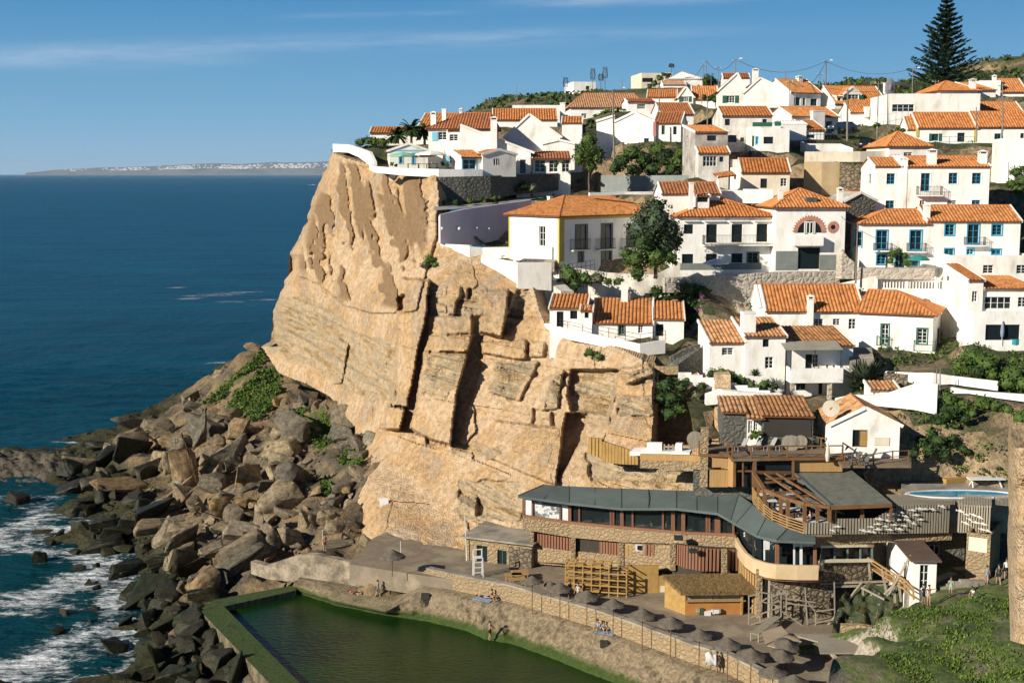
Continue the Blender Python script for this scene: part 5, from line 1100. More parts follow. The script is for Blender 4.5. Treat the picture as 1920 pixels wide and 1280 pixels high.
h.vol(1092,1548,578,7,roof=('gx',468,T1,.35),win=[(1202,630,1250,685,'K'),(1400,622,1455,692,'p')]); h.vol(1548,1980,572,7.2,yo=0,roof=('gx',460,T1,.35),win=[(1690,628,1738,695,'k'),(1893,626,1920,665,'d')])
h.boxp('trim',1080,1096,590,655,-.1,.3,YE); h.boxp('trim',1532,1547,580,690,-.1,-.01,YE); h.vol(1010,1085,597,5,yo=.5,roof=('gx',502,T1,.2))
h=H('tall white retaining house end at the right edge of the photo',3,1742,1000,174,-10)
h.vol(1742,1990,668,6,roof=('flat',.3,None,0)); h.boxp('door',1760,1798,585,660,1,1.1,WDG) if False else None
h=H('white house with a pyramid orange roof above the blue-windowed houses',3,862,830,171,4)
h.vol(862,1185,722,8.5,roof=('hip',615,T1,.4,.5,5.2),win=[(980,775,1045,812,'w')],found=2)
# --- blue-window houses
h=H('upper white house with blue windows, two stepped orange roofs and a small balcony',3,762,1250,158,-3)
h.vol(758,960,888,8,roof=('gx',822,T1,.2),win=[(846,940,908,1024,'b'),(838,1152,902,1235,'b')],lwin=[(706,945,722,1020,'b')],found=3)
h.vol(1010,1655,888,8.5,yo=-.05,roof=('gx',810,T1,.25),win=[(1115,938,1180,1080,'b'),(1332,936,1398,1022,'b'),(1515,936,1582,1022,'b'),(1512,1148,1576,1195,'b'),(1320,1150,1392,1185,'w'),(1105,1150,1140,1250,'w')],found=3)
h.vol(958,1012,835,8.6,yo=-.12,roof=('gx',803,WH,0),found=3,verge=False)
h.balcony(1095,1285,1110,1042,-.05,1.0); h.chim(1168,1228,752,868,.8); h.chim(1568,1622,762,862,1.2)
h=H('lower white house with blue windows, doors and small balconies',5,795,625,150,-3)
h.vol(792,1238,325,8,roof=('hip',232,T1,.35,.5,4.5,.4),win=[(893,374,962,503,'c'),(1124,374,1196,505,'c'),(895,540,952,604,'c'),(1022,540,1070,622,'l'),(1140,565,1180,606,'c')],lwin=[(737,374,790,486,'l')],found=3)
h.vol(1240,1880,308,8.5,yo=-.06,roof=('gx',205,T1,.3),win=[(1364,332,1422,405,'c'),(1520,332,1590,462,'c'),(1686,334,1748,404,'c'),(1360,500,1418,545,'c'),(1510,500,1555,538,'l'),(1682,503,1742,538,'c')],found=3)
h.chim(1216,1252,195,300,.9,False); h.balcony(880,1000,512,462,0,.9); h.balcony(1110,1235,518,462,0,.9); h.balcony(1505,1642,475,420,-.06,.9)
h.vol(1240,1252,302,8.8,yo=-.3,roof=None,found=2) if False else None
# --- arch-window house, shed
h=H('white house with a half-round window ringed in brick and a dark garage',5,202,645,150,3)
h.vol(200,680,208,10,roof=('hip',88,T1,.5,.5,5.4),win=[(352,490,500,638,'p')],found=1.2)
x0,x1,y0,y1,HH=0,h.hit(680,208,1,0).x,0,10,0
c=h.hit(430,388,1,0); r=h.hit(512,388,1,0).x-c.x
def disc(nm,cx,cz,r0,r1,y,mat,a0=0,a1=math.pi,teeth=0,root=None,th=.06):
    mb=MB(); n=36; vs=[]
    for k in range(n+1):
        a=a0+(a1-a0)*k/n; rr_=r1*(1+(teeth if (k//1)%2 else 0))
        for yy in (y-th,y): vs+= [(cx+r0*math.cos(a),yy,cz+r0*math.sin(a)),(cx+rr_*math.cos(a),yy,cz+rr_*math.sin(a))]
    f=[]
    for k in range(n): q=4*k; f+=[(q,q+1,q+5,q+4),(q+1,q+3,q+7,q+5),(q+2,q+6,q+7,q+3),(q,q+4,q+6,q+2)]
    mb.add(vs,f,mat); return mb.build(nm,root or h.root)
BRK=M('brick_trim',(.50,.24,.16),(.40,.18,.11),fine=.2)
w=disc('window',c.x,c.z,.001,r,-.004,GL,th=.04); disc('brick_arch',c.x,c.z,r,r*1.28,-.004,BRK,teeth=.14); 
mb=MB(); 
for a in (-.42,-.28,.0,.28,.42): mb.box(c.x+a*r*1-.06,c.x+a*r+.06,-.12,-.05,c.z-.1 if abs(a)!=.0 else c.z,c.z+r*.88,FRW)
mb.box(c.x-.45*r,c.x+.45*r,-.12,-.05,c.z+r*.82,c.z+r*.92,FRW); mb.build('frame',w)
c2=h.hit(592,350,1,0); disc('brick_ring',c2.x,c2.z,.28,.55,-.004,BRK,0,2*math.pi,teeth=.35); disc('round_window',c2.x,c2.z,.001,.28,-.004,GL,0,2*math.pi,th=.03)
h.balcony(332,527,470,412,0,1.0,solid=True); h.chim(218,245,92,190,3,False); h.chim(624,655,80,165,2.5)
h.boxp('trim',202,350,515,645,-.05,-.004,M('grey_dado',(.22,.24,.22))); h.boxp('trim',502,612,540,645,-.05,-.004,MC['grey_dado'])
q=h.hit(440,163,1,1.6); mb=MB(); k=3.9/5; 
for a in (-.62,.05): mb.box(q.x+a-.45+.4,q.x+a+.1+.4,.8,1.6,q.z-.2,q.z+.28,M('skylight_frame',(.08,.10,.10)))
mb.build('skylight',h.root)
h=H('dark stone shed with a pale gable edge beside the arched-window house',5,690,280,156,14,'shed','shed')
h.vol(682,880,168,5,wm=ST3,roof=('gy',115,WG,.3))
# --- balcony house
h=H('white two-storey house with a long iron balcony and dark doors',4,1258,700,151,4)
h.vol(1255,1975,297,9,roof=('hip',165,T1,.45,.5,6.5),win=[(1290,363,1358,434,'d'),(1458,362,1536,500,'p'),(1648,362,1726,498,'p'),(1836,360,1914,494,'p'),(1275,585,1360,655,'d'),(1455,583,1538,655,'d'),(1646,580,1728,650,'d'),(1768,576,1845,652,'g')],found=3)
h.balcony(1445,1985,515,445,0,1.2)
h.vol(1125,1560,132,5,yo=3.6,z0=5,roof=('gx',52,T2,.25)); h.vol(1385,1480,152,3,yo=1.6,z0=5,roof=('shed',130,T2,.2),win=[(1390,158,1470,196,'d')]); h.chim(1330,1358,48,190,1.5,False)
for a,b_ in ((1443,1600),(1632,1780),(1820,1965),(1292,1410)): h.boxp('awning_sill',a,b_,335,342,-.35,-.01,WH)
h.boxp('trim',1258,1870,655,700,-.05,-.004,MC['grey_dado'])
# --- yellow-edged house
h=H('white house with yellow corner bands under a big orange hipped roof',4,355,640,150,41)
h.vol(355,1110,292,9,roof=('hip',148,T1,.5,.5,5),win=[(478,370,562,548,'g'),(672,362,750,540,'g'),(862,400,930,530,'g'),(498,572,535,638,'g'),(672,565,745,690,'g')],lwin=[(203,375,250,528,'w')],found=2)
h.boxp('trim',355,392,292,640,-.07,-.004,YE); h.boxp('trim',392,1100,293,305,-.06,-.004,YE)
mb=MB(); zt=h.hit(355,292,1,0).z; mb.box(-.07,-.004,.0,.28,-1,zt,YE); mb.box(-.07,-.004,8.7,9,-1,zt,YE); mb.build('trim',h.root)
h.balcony(462,592,550,478,0,.6); h.balcony(655,780,545,474,0,.6); h.balcony(845,960,535,470,0,.6)
h.chim(274,296,152,200,7,False); h.chim(1105,1172,150,215,4.2,False,mat=WO)
q=h.hit(280,232,0,1.8)
# --- small house on the cliff rim
h=H('white cottage with three small orange roofs on the rim of the cliff',4,285,1160,139,-6)
h.vol(283,560,990,6,roof=('shed',888,T1,.3),win=[(335,1015,386,1138,'p'),(436,1010,490,1072,'d')],found=3)
h.vol(605,1055,1102,8,yo=-.8,roof=('shed',920,T1,.3),win=[(802,1122,842,1188,'g'),(946,1114,982,1178,'w')],found=3)
h.vol(1060,1290,1072,7,yo=-.2,roof=('shed',942,T1,.3),win=[(1077,1110,1135,1200,'p')],found=3)
h.vol(515,602,1012,2.2,yo=-1.4,roof=('shed',990,T1,.2),win=[(545,1022,575,1065,'d')],found=3)
h.chim(821,868,795,930,6.2,False); h.chim(868,890,868,930,6.4,False)
# --- canopy house
h=H('white house with three old tiled roofs and a canopied balcony with diners',6,735,660,129,3)
h.vol(478,720,300,6,roof=('shed',150,T4,.3),win=[(562,336,640,386,'w')],found=4)
h.vol(720,1000,258,6,yo=-.3,roof=('shed',130,T4,.3),win=[(842,278,884,330,'d'),(858,398,914,478,'w')],found=4)
h.vol(1010,1462,322,7,yo=.2,roof=('shed',190,T4,.35),win=[(1136,380,1180,490,'p'),(1184,380,1222,470,'w'),(1070,573,1134,628,'k'),(1225,575,1250,655,'p')],found=5)
h.chim(700,782,88,215,1.2,False,d=1.4)
h.balcony(1035,1392,565,478,.2,2.2,solid=True)
A=h.hit(992,338,1,-1.8); B=h.hit(1385,372,1,-1.8); mb=MB(); mb.add([(A.x,.19,A.z+.45),(B.x,.19,A.z+.45),(B.x,-2.1,A.z-.1),(A.x,-2.1,A.z-.1),(A.x,.19,A.z+.37),(B.x,.19,A.z+.37),(B.x,-2.1,A.z-.18),(A.x,-2.1,A.z-.18)],[(0,3,2,1),(4,5,6,7),(0,1,5,4),(1,2,6,5),(2,3,7,6),(3,0,4,7)],M('canopy_cloth',(.33,.31,.24),(.27,.25,.19),fine=.1)); mb.build('canopy',h.root)
mb=MB(); zf=h.hit(1035,478,1,-2).z
for px in (1035,1200,1378): x=h.hit(px,400,1,-1.95).x; mb=MB(); mb.bar((x,-1.95,zf-.2),(x,-1.95,A.z-.1),.07,IRON); mb.build('canopy_post',h.root)
mb=MB()
for px in (1045,1300): x=h.hit(px,600,1,-1.7).x; mb=MB(); mb.box(x-.2,x+.2,-1.9,-1.5,-4,h.hit(1035,572,1,-1.9).z-.18,ST4); mb.build('balcony_pillar',h.root)
# --- millstone cottage (dark walls, patchwork roof)
h=H('dark stone cottage with a patchwork orange roof behind the timber deck',6,570,985,117,-5)
h.vol(568,735,778,6.5,wm=ST3,roof=('shed',705,T4,.35),verge=False,lwin=[(506,812,548,942,'w')],found=2)
h.vol(840,1190,800,7.5,yo=-.9,wm=ST3,roof=('shed',668,T4,.45),win=[],found=2,verge=False)
h.vol(736,842,800,6.6,yo=-.1,wm=WH,roof=('shed',672,T4,1.25),verge=False,win=[(742,835,772,920,'w'),(780,830,810,905,'w')],found=2)
h.boxp('dark_screen',850,1172,822,945,-1.0,-.93,M('black_wood',(.04,.035,.03)))
# --- white mill
h=H('white mill house with a brown tiled gable roof and an ochre door shutter',7,270,1160,113.5,-4)
h.vol(268,858,985,7,roof=('gy',845,T4,.25,.49),win=[(452,1030,576,1180,'v')],found=2)
h.boxp('door_shutter',520,572,1042,1170,.02,.09,WDY); h.boxp('panel',638,765,1095,1165,-.06,-.01,CR)
h.vol(270,420,880,4,yo=5.5,roof=('flat',.2,None,0),found=2)
q=h.hit(268,850,1,-.02); 
def millstone(h,px,py,rr_,y): 
    c=h.hit(px,py,1,y); disc('millstone',c.x,c.z,rr_*.22,rr_,y,CR,0,2*math.pi,root=h.root,th=.18)
millstone(h,265,845,.75,-.03)
h=H('tiny white hut with an old tiled roof behind the mill',7,610,735,121,-4,'hut','hut')
h.vol(605,850,690,3,roof=('shed',635,T4,.2),win=[(628,700,690,728,'w')],found=2)
# --- curved two-wing house
h=H('white two-wing house with a curved orange roof and green iron balconies',5,775,1180,139.5,-24)
h.vol(775,1283,925,8,roof=('hip',790,T1,.45,.5,.3,4.4),win=[(926,1016,970,1150,'q'),(1172,1046,1234,1150,'q')],rwin=[(1308,1048,1350,1150,'t'),(1438,1030,1475,1120,'t')],found=3)
h.balcony(888,968,1168,1098,0,.8,mat=GIR); h.balcony(1143,1288,1208,1130,0,.9,mat=GIR)
A=h.toW(*Vector((0,0,0))); 
h2=H('long orange-roofed left wing of the curved white house',5,100,1100,140.5,-1)
h2.vol(130,795,915,6,roof=('gx',748,T1,.4,.62),win=[(462,978,526,1030,'w'),(592,978,640,1026,'w'),(700,978,748,1050,'w')],found=3)
h2.vol(92,132,905,6,roof=('gx',748,WH,0,.6),found=3,verge=False); h2.chim(418,452,818,1010,-.35)
# --- right hand terraces block
h=H('stepped white apartment house with balustrade terrace at the right edge',5,1530,1110,137.5,0)
h.vol(1425,1620,712,8,roof=('shed',5.2,T1,.3,),win=[(1545,790,1582,862,'w')],found=6) if False else None
h.vol(1520,1625,715,8,roof=('shed',605,T1,.3),win=[(1547,790,1582,862,'w')],lwin=[(1370,648,1386,720,'p')],found=6)
h.vol(1628,1990,772,8,yo=.4,roof=('shed',685,T1,.35),win=[(1634,828,1812,912,'R'),(1862,830,1920,898,'w')],found=6)
h.vol(1400,1990,545,6,yo=8.2,roof=('flat',.4,None,0),win=[(1622,610,1692,668,'w'),(1852,610,1920,670,'w')],found=4)
h.vol(1560,1990,868+60,5,yo=-3.6,roof=('flat',1.2,None,0),win=[(1640,1018,1870,1125,'d')],found=2)
h=H('white terrace block with a row of balusters above the curved orange roof',5,900,830,147.6,-14,'terrace_block','terrace')
h.vol(895,1440,768,8,roof=('flat',.2,None,0),found=6)
mb=MB(); Lx=h.hit(1400,720,1,.15).x; zt=h.hit(900,706,1,.15).z; zb=h.hit(900,768,1,.15).z
mb.box(0,Lx,.0,.3,zt-.12,zt,WH); k=0; x=.3
while x<Lx: 
    if k%9 in (8,): mb.box(x-.1,x+.3,.02,.28,zb,zt-.12,WH); x+=.5
    else: mb.bar((x,.15,zb),(x,.15,zt-.12),.16,WH,n=6); x+=.34
    k+=1
mb.build('balustrade',h.root)
# ================================================================ walls and terraces
def W_(label,Z,pts,th=.4,mat=None,cap=None,nm='wall'): return ribbon(nm,label,pts,th,mat or WH,Z=Z,cap=cap)
W_('white parapet running along the left rim of the upper terrace',1,[(15,440,500,196),(130,445,505,190),(210,470,540,184),(290,500,600,178),(325,575,640,172)],.4)
W_('white parapet at the front of the upper terrace above the bare cliff',1,[(290,588,632,171),(330,608,655,169.5),(560,622,678,168),(800,628,690,166.5),(806,628,690,166.5)],.4)
W_('lilac-shaded parapet on top of the dark stone retaining wall',1,[(808,628,690,166),(1000,630,688,167),(1140,630,686,168)],.4)
W_('dark stone retaining wall below the upper terrace houses',1,[(806,688,885,165.6),(1000,684,872,166.5),(1200,680,850,168),(1400,668,820,172),(1700,660,790,175.5),(1920,650,750,182)],.8,ST3,nm='retaining_wall')
W_('lilac plastered wall with lamps curving below the cliff road',1,[(808,985,1180,160),(822,968,1185,158),(1000,930,1195,160.5),(1200,902,1200,163),(1400,875,1200,166),(1505,858,1200,168)],.5,PU)
W_('white wall stepping down the rim under the lilac wall',0,[(826,457,468,159),(880,460,492,155.5)],.5); W_('short white wall between the rim walls',0,[(880,462,490,155.4),(905,464,484,155.9)],.4)
W_('shaded white garden wall in front of the lilac wall',0,[(905,464,484,153),(960,463,484,152),(1035,462,486,150.5)],.4)
W_('long white rim wall descending to the terrace corner',0,[(902,479,492,152),(935,486,510,149.5),(970,492,532,146.6)],.4); W_('blue-shaded white terrace wall beside the garden steps',0,[(970,492,540,146.6),(1034,492,545,147.5)],.4)
W_('curving white parapet below the cliff-rim cottage',4,[(240,1105,1130,142),(300,1115,1170,140),(418,1155,1225,137),(600,1185,1262,135.5),(850,1235,1318,134),(960,1258,1350,133.5),(1150,1228,1330,134.5)],.35)
W_('white wall behind the cliff-rim cottage roofs',4,[(118,862,960,150),(300,872,940,150),(480,885,960,149.5),(740,905,980,149),(870,925,990,149)],.4)
W_('mottled whitewashed retaining wall under the balcony house',5,[(-560,700,800,146),(-340,690,800,147),(0,672,960,147.5),(200,660,820,148),(440,655,780,148.5),(640,655,770,149)],.8,ST4,nm='retaining_wall')
W_('whitewashed retaining wall left of the mottled one under the garden',4,[(470,690,900,151),(720,725,900,150),(880,735,930,149.5),(1080,740,940,149),(1260,650,930,149),(1262,650,930,149)],.5,WO)
W_('old stone buttress wall between arched house and blue-windowed house',5,[(615,540,700,148.5),(655,505,705,148),(700,560,705,148),(740,590,705,148)],1.2,ST4)
W_('stained stone wall below the lower blue-windowed house',5,[(750,628,706,147.5),(900,628,704,147),(1290,632,714,146)],.7,ST4)
W_('white wall curving down behind the curved orange roof',5,[(640,738,800,147.6),(760,712,790,147.4),(900,680,790,147)],.4)
W_('long cream parapet above the ochre bank',3,[(205,770,850,172),(580,768,850,171),(640,768,850,171),(860,762,860,172)],.4,CR)
W_('white wall with a slit below the stepped chimney cottage',3,[(170,690,770,180),(215,706,770,179),(482,708,768,179),(580,742,778,178)],.4)
W_('ochre bare bank wall between the cream cottage and blue-windowed house',3,[(200,850,1100,168),(340,852,1110,167),(480,852,1120,167)],1,M('ochre_bank',(.48,.36,.20),(.40,.29,.16),scale=.5,bump=.05,fine=.15),nm='bank')
W_('rough rocky bank right of the ochre bank',3,[(478,860,1110,166.6),(560,870,1110,166),(665,880,1100,166)],1,ST2,nm='bank')
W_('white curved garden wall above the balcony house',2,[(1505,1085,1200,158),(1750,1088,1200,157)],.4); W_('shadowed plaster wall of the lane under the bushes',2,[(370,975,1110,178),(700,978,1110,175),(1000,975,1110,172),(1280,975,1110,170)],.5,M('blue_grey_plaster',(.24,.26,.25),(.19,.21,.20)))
W_('white parapet along the lane behind the orange hipped roof',2,[(280,1115,1140,158),(560,1108,1130,160),(800,1105,1130,161)],.3)
W_('white wall with a shallow arch of shade by the small porch',2,[(1405,915,1090,166),(1480,920,1090,165)],.4)
W_('white boundary wall running down to the mill',7,[(300,760,800,122),(420,735,800,121),(700,735,830,120),(990,635,860,119),(1180,640,900,118)],.4)
W_('white garden wall crossing the green bank at the right',7,[(730,530,560,129),(1000,545,640,127),(1140,545,650,126),(1300,570,640,126),(1690,615,695,124),(1700,615,695,124)],.35)
W_('low white path parapet over the rocky bank at the right',7,[(1290,668,720,122),(1450,695,720,121),(1700,715,760,119),(2000,735,800,117)],.5)
W_('white wall under the covered terrace at the right edge',7,[(1365,270,345,137),(1500,262,330,136),(1700,265,330,135),(2000,300,390,134)],.4,ST4)
W_('short stone garden wall above the tiny hut',7,[(720,545,650,125),(920,560,650,124)],.4,ST2)
W_('dark stone steps wall winding below the cliff-rim cottage',6,[(72,430,470,131),(90,460,515,130),(128,465,520,129.5),(262,462,520,129)],.4,ST)
W_('dark wall climbing beside the winding stone steps',6,[(212,400,500,131),(300,350,500,131.5),(400,310,500,132),(415,315,520,132)],.4,ST3)
W_('whitewashed rock wall below the stepped parapet',6,[(455,660,730,124),(560,625,720,124),(700,640,710,124),(950,660,700,124)],1,WH)
# stepped parapet
mb=MB(); O=PQ(6,600,620,124.5)
for k in range(9):
    x=265+k*77; y=507+k*(150/8.5); a=PQ(6,x,y,127-k*.3); b_=PQ(6,x+86,y+75,127-k*.3); mb.box(a.x-O.x,b_.x-O.x,a.y-O.y,a.y-O.y+.35,b_.z-O.z,a.z-O.z,WH)
o=mb.build('stepped_parapet'); o.location=O; tag(o,'white parapet descending in nine steps below the canopied house','parapet')
# stairs beside the curved house and garden steps
def stair(label,Z,x0,y0,Y0,x1,y1,Y1,w,n,mat=CONC):
    A=PQ(Z,x0,y0,Y0); B=PQ(Z,x1,y1,Y1); mb=MB()
    for k in range(n):
        t=k/(n-1); q=A.lerp(B,t)-A; h_=(B.z-A.z)/n; d=(B-A); d.z=0; dl_=d.length/n; u=d.normalized() if d.length else Vector((0,1,0)); s_=Vector((-u.y,u.x,0)) 
        mb.add([q+u*a*dl_*.5+s_*b_*w/2+Vector((0,0,c)) for c in (-1.2,0) for a,b_ in ((-1,-1),(1,-1),(1,1),(-1,1))],[(3,2,1,0),(4,5,6,7),(0,1,5,4),(1,2,6,5),(2,3,7,6),(3,0,4,7)],mat)
    o=mb.build('stairs'); o.location=A; tag(o,label,'stairs')
stair('broad stone stairs between the canopied house and the curved white house',7,530,420,129,510,325,133,2.4,9)
stair('white garden stairs descending beside the blue-shaded terrace wall',4,410,860,146,310,780,150,1.6,10,WO)
stair('short white stairs by the yellow-edged house',4,280,640,150,330,590,152,1.4,7)
stair('winding dark stairs beside the stone steps wall',6,230,440,130.5,380,330,132.5,1.5,12,ST3)
# the cliff road
mb=MB(); A=[PQ(1,x,y,Y) for x,y,Y in ((780,905,162),(1000,895,166),(1250,870,170),(1500,830,177),(1920,760,190),(2200,700,200))]; B=[PQ(1,x,y,Y) for x,y,Y in ((775,938,159.5),(1000,922,162),(1250,893,166),(1400,868,168),(1550,848,172),(2100,810,182))]
n=len(A); mb.add(A+B,[(i,i+1,n+i+1,n+i) for i in range(n-1)],M('road_concrete',(.30,.32,.30),(.24,.26,.25),fine=.1)); o=mb.build('cliff_road'); tag(o,kind='structure')
for q in A+B: GP.append(q-Vector((0,0,.3)))
# --- timber deck
DE=empty('deck',P(1440,860,113),0,'timber sun deck with brown rails above the restaurant','deck')
mb=MB(); O=DE.location; z=20.9; q=[PQZ(6,x,y,z) for x,y in ((415,1052),(600,1060),(632,1095),(1390,1085),(1390,1000),(480,995))]; mb.prism([(p.x-O.x,p.y-O.y) for p in q],z-.25-O.z,z-O.z,PLK); mb.build('deck_floor',DE)
L=[]; rp=[PQZ(6,x,y,z) for x,y in ((405,1050),(600,1058),(632,1093),(760,1092),(885,1090),(1010,1088),(1138,1087),(1266,1086),(1388,1085),(1388,1045),(1240,1030),(1140,1020)) ]
for k,p in enumerate(rp): L.append((p-Vector((0,0,.3)),p+Vector((0,0,1.05)),.13,WDB))
for a,b_ in zip(rp,rp[1:]): L.append((a+Vector((0,0,1.05)),b_+Vector((0,0,1.05)),.10,WDB)); L.append((a+Vector((0,0,.1)),b_+Vector((0,0,.1)),.06,WDB))
bars('railing',DE,L)
L=[]; rp=[PQZ(6,x,y,z) for x,y in ((480,1005),(735,1000),(945,998),(1135,996))]
for p in rp: L.append((p,p+Vector((0,0,1.3)),.12,WDB))
for a,b_ in zip(rp,rp[1:]): L.append((a+Vector((0,0,1.2)),b_+Vector((0,0,1.2)),.08,WDB))
bars('railing',DE,L)
Rb('cladding',6,[(1050,1098,1185,112.2),(1390,1090,1185,112.2)],.3,WD,parent=DE); Rb('cladding',6,[(495,1080,1155,113.2),(605,1080,1155,113)],.3,WD,parent=DE); Rb('cladding',6,[(478,1175,1290,113),(605,1175,1290,112.8)],.3,WD,parent=DE)
Rb('cladding',6,[(0,1065,1110,116.2),(280,1070,1113,115),(412,1075,1116,114.2)],.3,WD,parent=DE)
Rb('cladding',6,[(605,1075,1285,112.9),(640,1100,1290,112)],.3,WD,parent=DE); Rb('glazing',6,[(640,1105,1290,112.3),(1052,1105,1290,112.5)],.2,GL,parent=DE)
Rb('fascia',6,[(405,1062,1080,113.2),(605,1068,1086,112.7),(632,1097,1113,111.7),(1392,1087,1103,111.8)],.2,WDB,parent=DE)
bars('posts',DE,[(PQ(6,x,1105,111.9),PQ(6,x,1285,111.9),w,WDB) for x,w in ((648,.2),(705,.12),(785,.3),(1050,.2))]+[(PQ(6,640,1180,112),PQ(6,785,1180,112),.15,WDB)])
Rb('stone_pillar',6,[(415,892,1290,113.2),(470,892,1290,113.1)],1.0,ST,parent=DE)
W_('ochre stonework under the white railing left of the deck',6,[(0,1108,1160,116),(412,1116,1170,114.2)],.6,ST); W_('white parapet left of the timber deck',6,[(-70,1050,1075,118),(60,1045,1075,117.5),(340,1055,1080,116.5)],2.0)
W_('white post of the old railing',6,[(48,988,1050,118),(150,990,1050,117.7)],.6); W_('second white post of the old railing, nearer the deck',6,[(243,992,1055,117.6),(288,994,1055,117.4)],.6)
slats(None,'railing',6,[(152,995,1042,117.8),(240,998,1046,117.6)],.14,.2,WDG); tag(bpy.data.objects['railing.005'] if False else COL.objects[-1],'worn wooden balusters between the two white posts','railing')
# yellow timber box on the cliff
YB=empty('timber_enclosure',P(1130,850,121),0,'pair of yellow timber hoardings fixed on the cliff left of the deck','hoarding')
def z7q(x,y,Y): return (640+x/2.667,480+y/2.667,Y)
for pts in ([(1235,905,990,121),(1305,915,1010,120.3)],[(1305,925,1030,120.2),(1400,955,1040,119.6),(1485,985,1043,119)]):
    pp=[]; 
    for x,a,b_,Y in pts: pp.append((640+x/2.667,480+a/2.667,480+b_/2.667,Y))
    slats(YB,'boards',0,pp,.28,.02,WDY,.1); Rb('backing',0,[(x,a+1,b_-1,Y+.15) for x,a,b_,Y in pp],.5,WDY,parent=YB)
# ================================================================ hillside under the village
for h_ in HOUSES:
    if h_.root.name.startswith(('service','white_shed')): continue
    GP.extend([g-Vector((0,0,.25)) for g in h_.ground])
EXTRA=[(1150,300,188),(1230,300,182),(1600,150,300),(1700,160,300),(1800,140,320),(1920,110,340),(2000,110,340),(1000,185,300),(1050,180,310),(1120,175,320),(930,205,260),(1300,155,330),(1500,165,300),(1850,690,128),(1760,690,132),(1900,700,128),(1800,780,118),(1880,800,114),(1750,870,110),(1850,850,113),(1750,925,109.5),(1850,925,108.5),(1920,905,112),(1690,905,112.5),(1650,890,113),(1780,945,107),(1900,945,106.8),(1600,905,112),(1270,700,131),(1280,760,128),(1250,660,137),(1560,170,300),(1760,165,330),(650,290,188),(640,282,200),(700,306,184)]
GPS=[(p.x,p.y,p.z) for p in GP]+[tuple(P(*e)) for e in EXTRA]
GPS=[g for g in GPS if g[2]>16 or g[0]>36]+[(60,420,60),(160,420,75),(0,330,48),(-20,260,36),(-30,300,25),(200,300,80),(150,250,62)]
HILL=idw(GPS,4.6,1.3)
xs=np.arange(-45,230,1.3); ys=np.arange(104,420,1.3); XX,YY=np.meshgrid(xs,ys); ZZ=HILL(XX,YY)
for h_ in HOUSES:
    lx=(XX-h_.O.x)*h_.c+(YY-h_.O.y)*h_.s; ly=-(XX-h_.O.x)*h_.s+(YY-h_.O.y)*h_.c
    for a,b_,c_,d_ in h_.foot: ZZ=np.where((lx>a-1.2)&(lx<b_+1.2)&(ly>c_-(7 if abs(h_.th-R(41))<.01 else 2.8))&(ly<d_+.8),np.minimum(ZZ,h_.O.z-.1),ZZ)
RD=[]
for a,b_ in zip(A+B,(A+B)[1:]):
    if (b_-a).length<40: RD+=[a.lerp(b_,k/8) for k in range(9)]
dd=np.full(XX.shape,1e9); dz=np.zeros(XX.shape)
for q in RD:
    d_=(XX-q.x)**2+(YY-q.y)**2; u_=d_<dd; dz=np.where(u_,q.z,dz); dd=np.where(u_,d_,dd)
ZZ=np.where(dd<9,np.minimum(ZZ,dz-.15),ZZ)
ppx=960+F*XX/(YY*CP-(ZZ-CAMZ)*SP); ppy=640-F*(YY*SP+(ZZ-CAMZ)*CP)/(YY*CP-(ZZ-CAMZ)*SP)
vs=[]; nx=len(xs)
for i in range(len(ys)):
    for j in range(nx): vs.append((xs[j],ys[i],ZZ[i,j]+.25*noise.noise(Vector((xs[j]*.3,ys[i]*.3,0)))))
# stay behind the cliff face
RIMX,RIMY=[-40,-29.5,-29,-27,-20,-10,-9.0,-5,1,5,7,12,15,17,26,29,31,35,70],[999,999,200,196,182,171,166.5,160,151,146.5,142,135,131,119,115.5,113.5,109.5,107.6,106.8]
rim=np.interp(np.array([v[0] for v in vs]),RIMX,RIMY)+1.0
ok=(np.array([v[1] for v in vs])>rim)
fs=[(i*nx+j,i*nx+j+1,(i+1)*nx+j+1,(i+1)*nx+j) for i in range(len(ys)-1) for j in range(nx-1) if ok[i*nx+j] and ok[i*nx+j+1]]
me=bpy.data.meshes.new('hillside'); me.from_pydata(vs,[],fs); me.polygons.foreach_set('use_smooth',[True]*len(me.polygons))
m,t,b=base_mat('hillside_ground'); b.inputs['Roughness'].default_value=.95; n1=noise_n(t,.18,6,.65); n2=noise_n(t,1.8,5,.75)
c=ramp(t,n1.outputs[0],[(.36,(.03,.045,.012)),(.50,(.06,.07,.02)),(.60,(.17,.13,.075)),(.72,(.26,.20,.12))]); c=mixc(t,1.0,c,ramp(t,n2.outputs[0],[(.35,(.55,.55,.55)),(.6,(1.15,1.15,1.15))]),'MULTIPLY'); t.links.new(c,b.inputs['Base Color']); ge=t.nodes.new('ShaderNodeNewGeometry'); se=t.nodes.new('ShaderNodeSeparateXYZ'); t.links.new(ge.outputs['True Normal'],se.inputs[0]); c=mixc(t,mth(t,'MULTIPLY',mth(t,'SUBTRACT',.82,se.outputs[2],True),5,True),c,ramp(t,n2.outputs[0],[(.35,(.16,.11,.06)),(.6,(.42,.31,.18))])); t.links.new(c,b.inputs['Base Color']); bumpn(t,b,n2.outputs[0],1.0,.35); me.materials.append(m); HG=m
o=bpy.data.objects.new('hillside',me); COL.objects.link(o); tag(o,kind='structure')
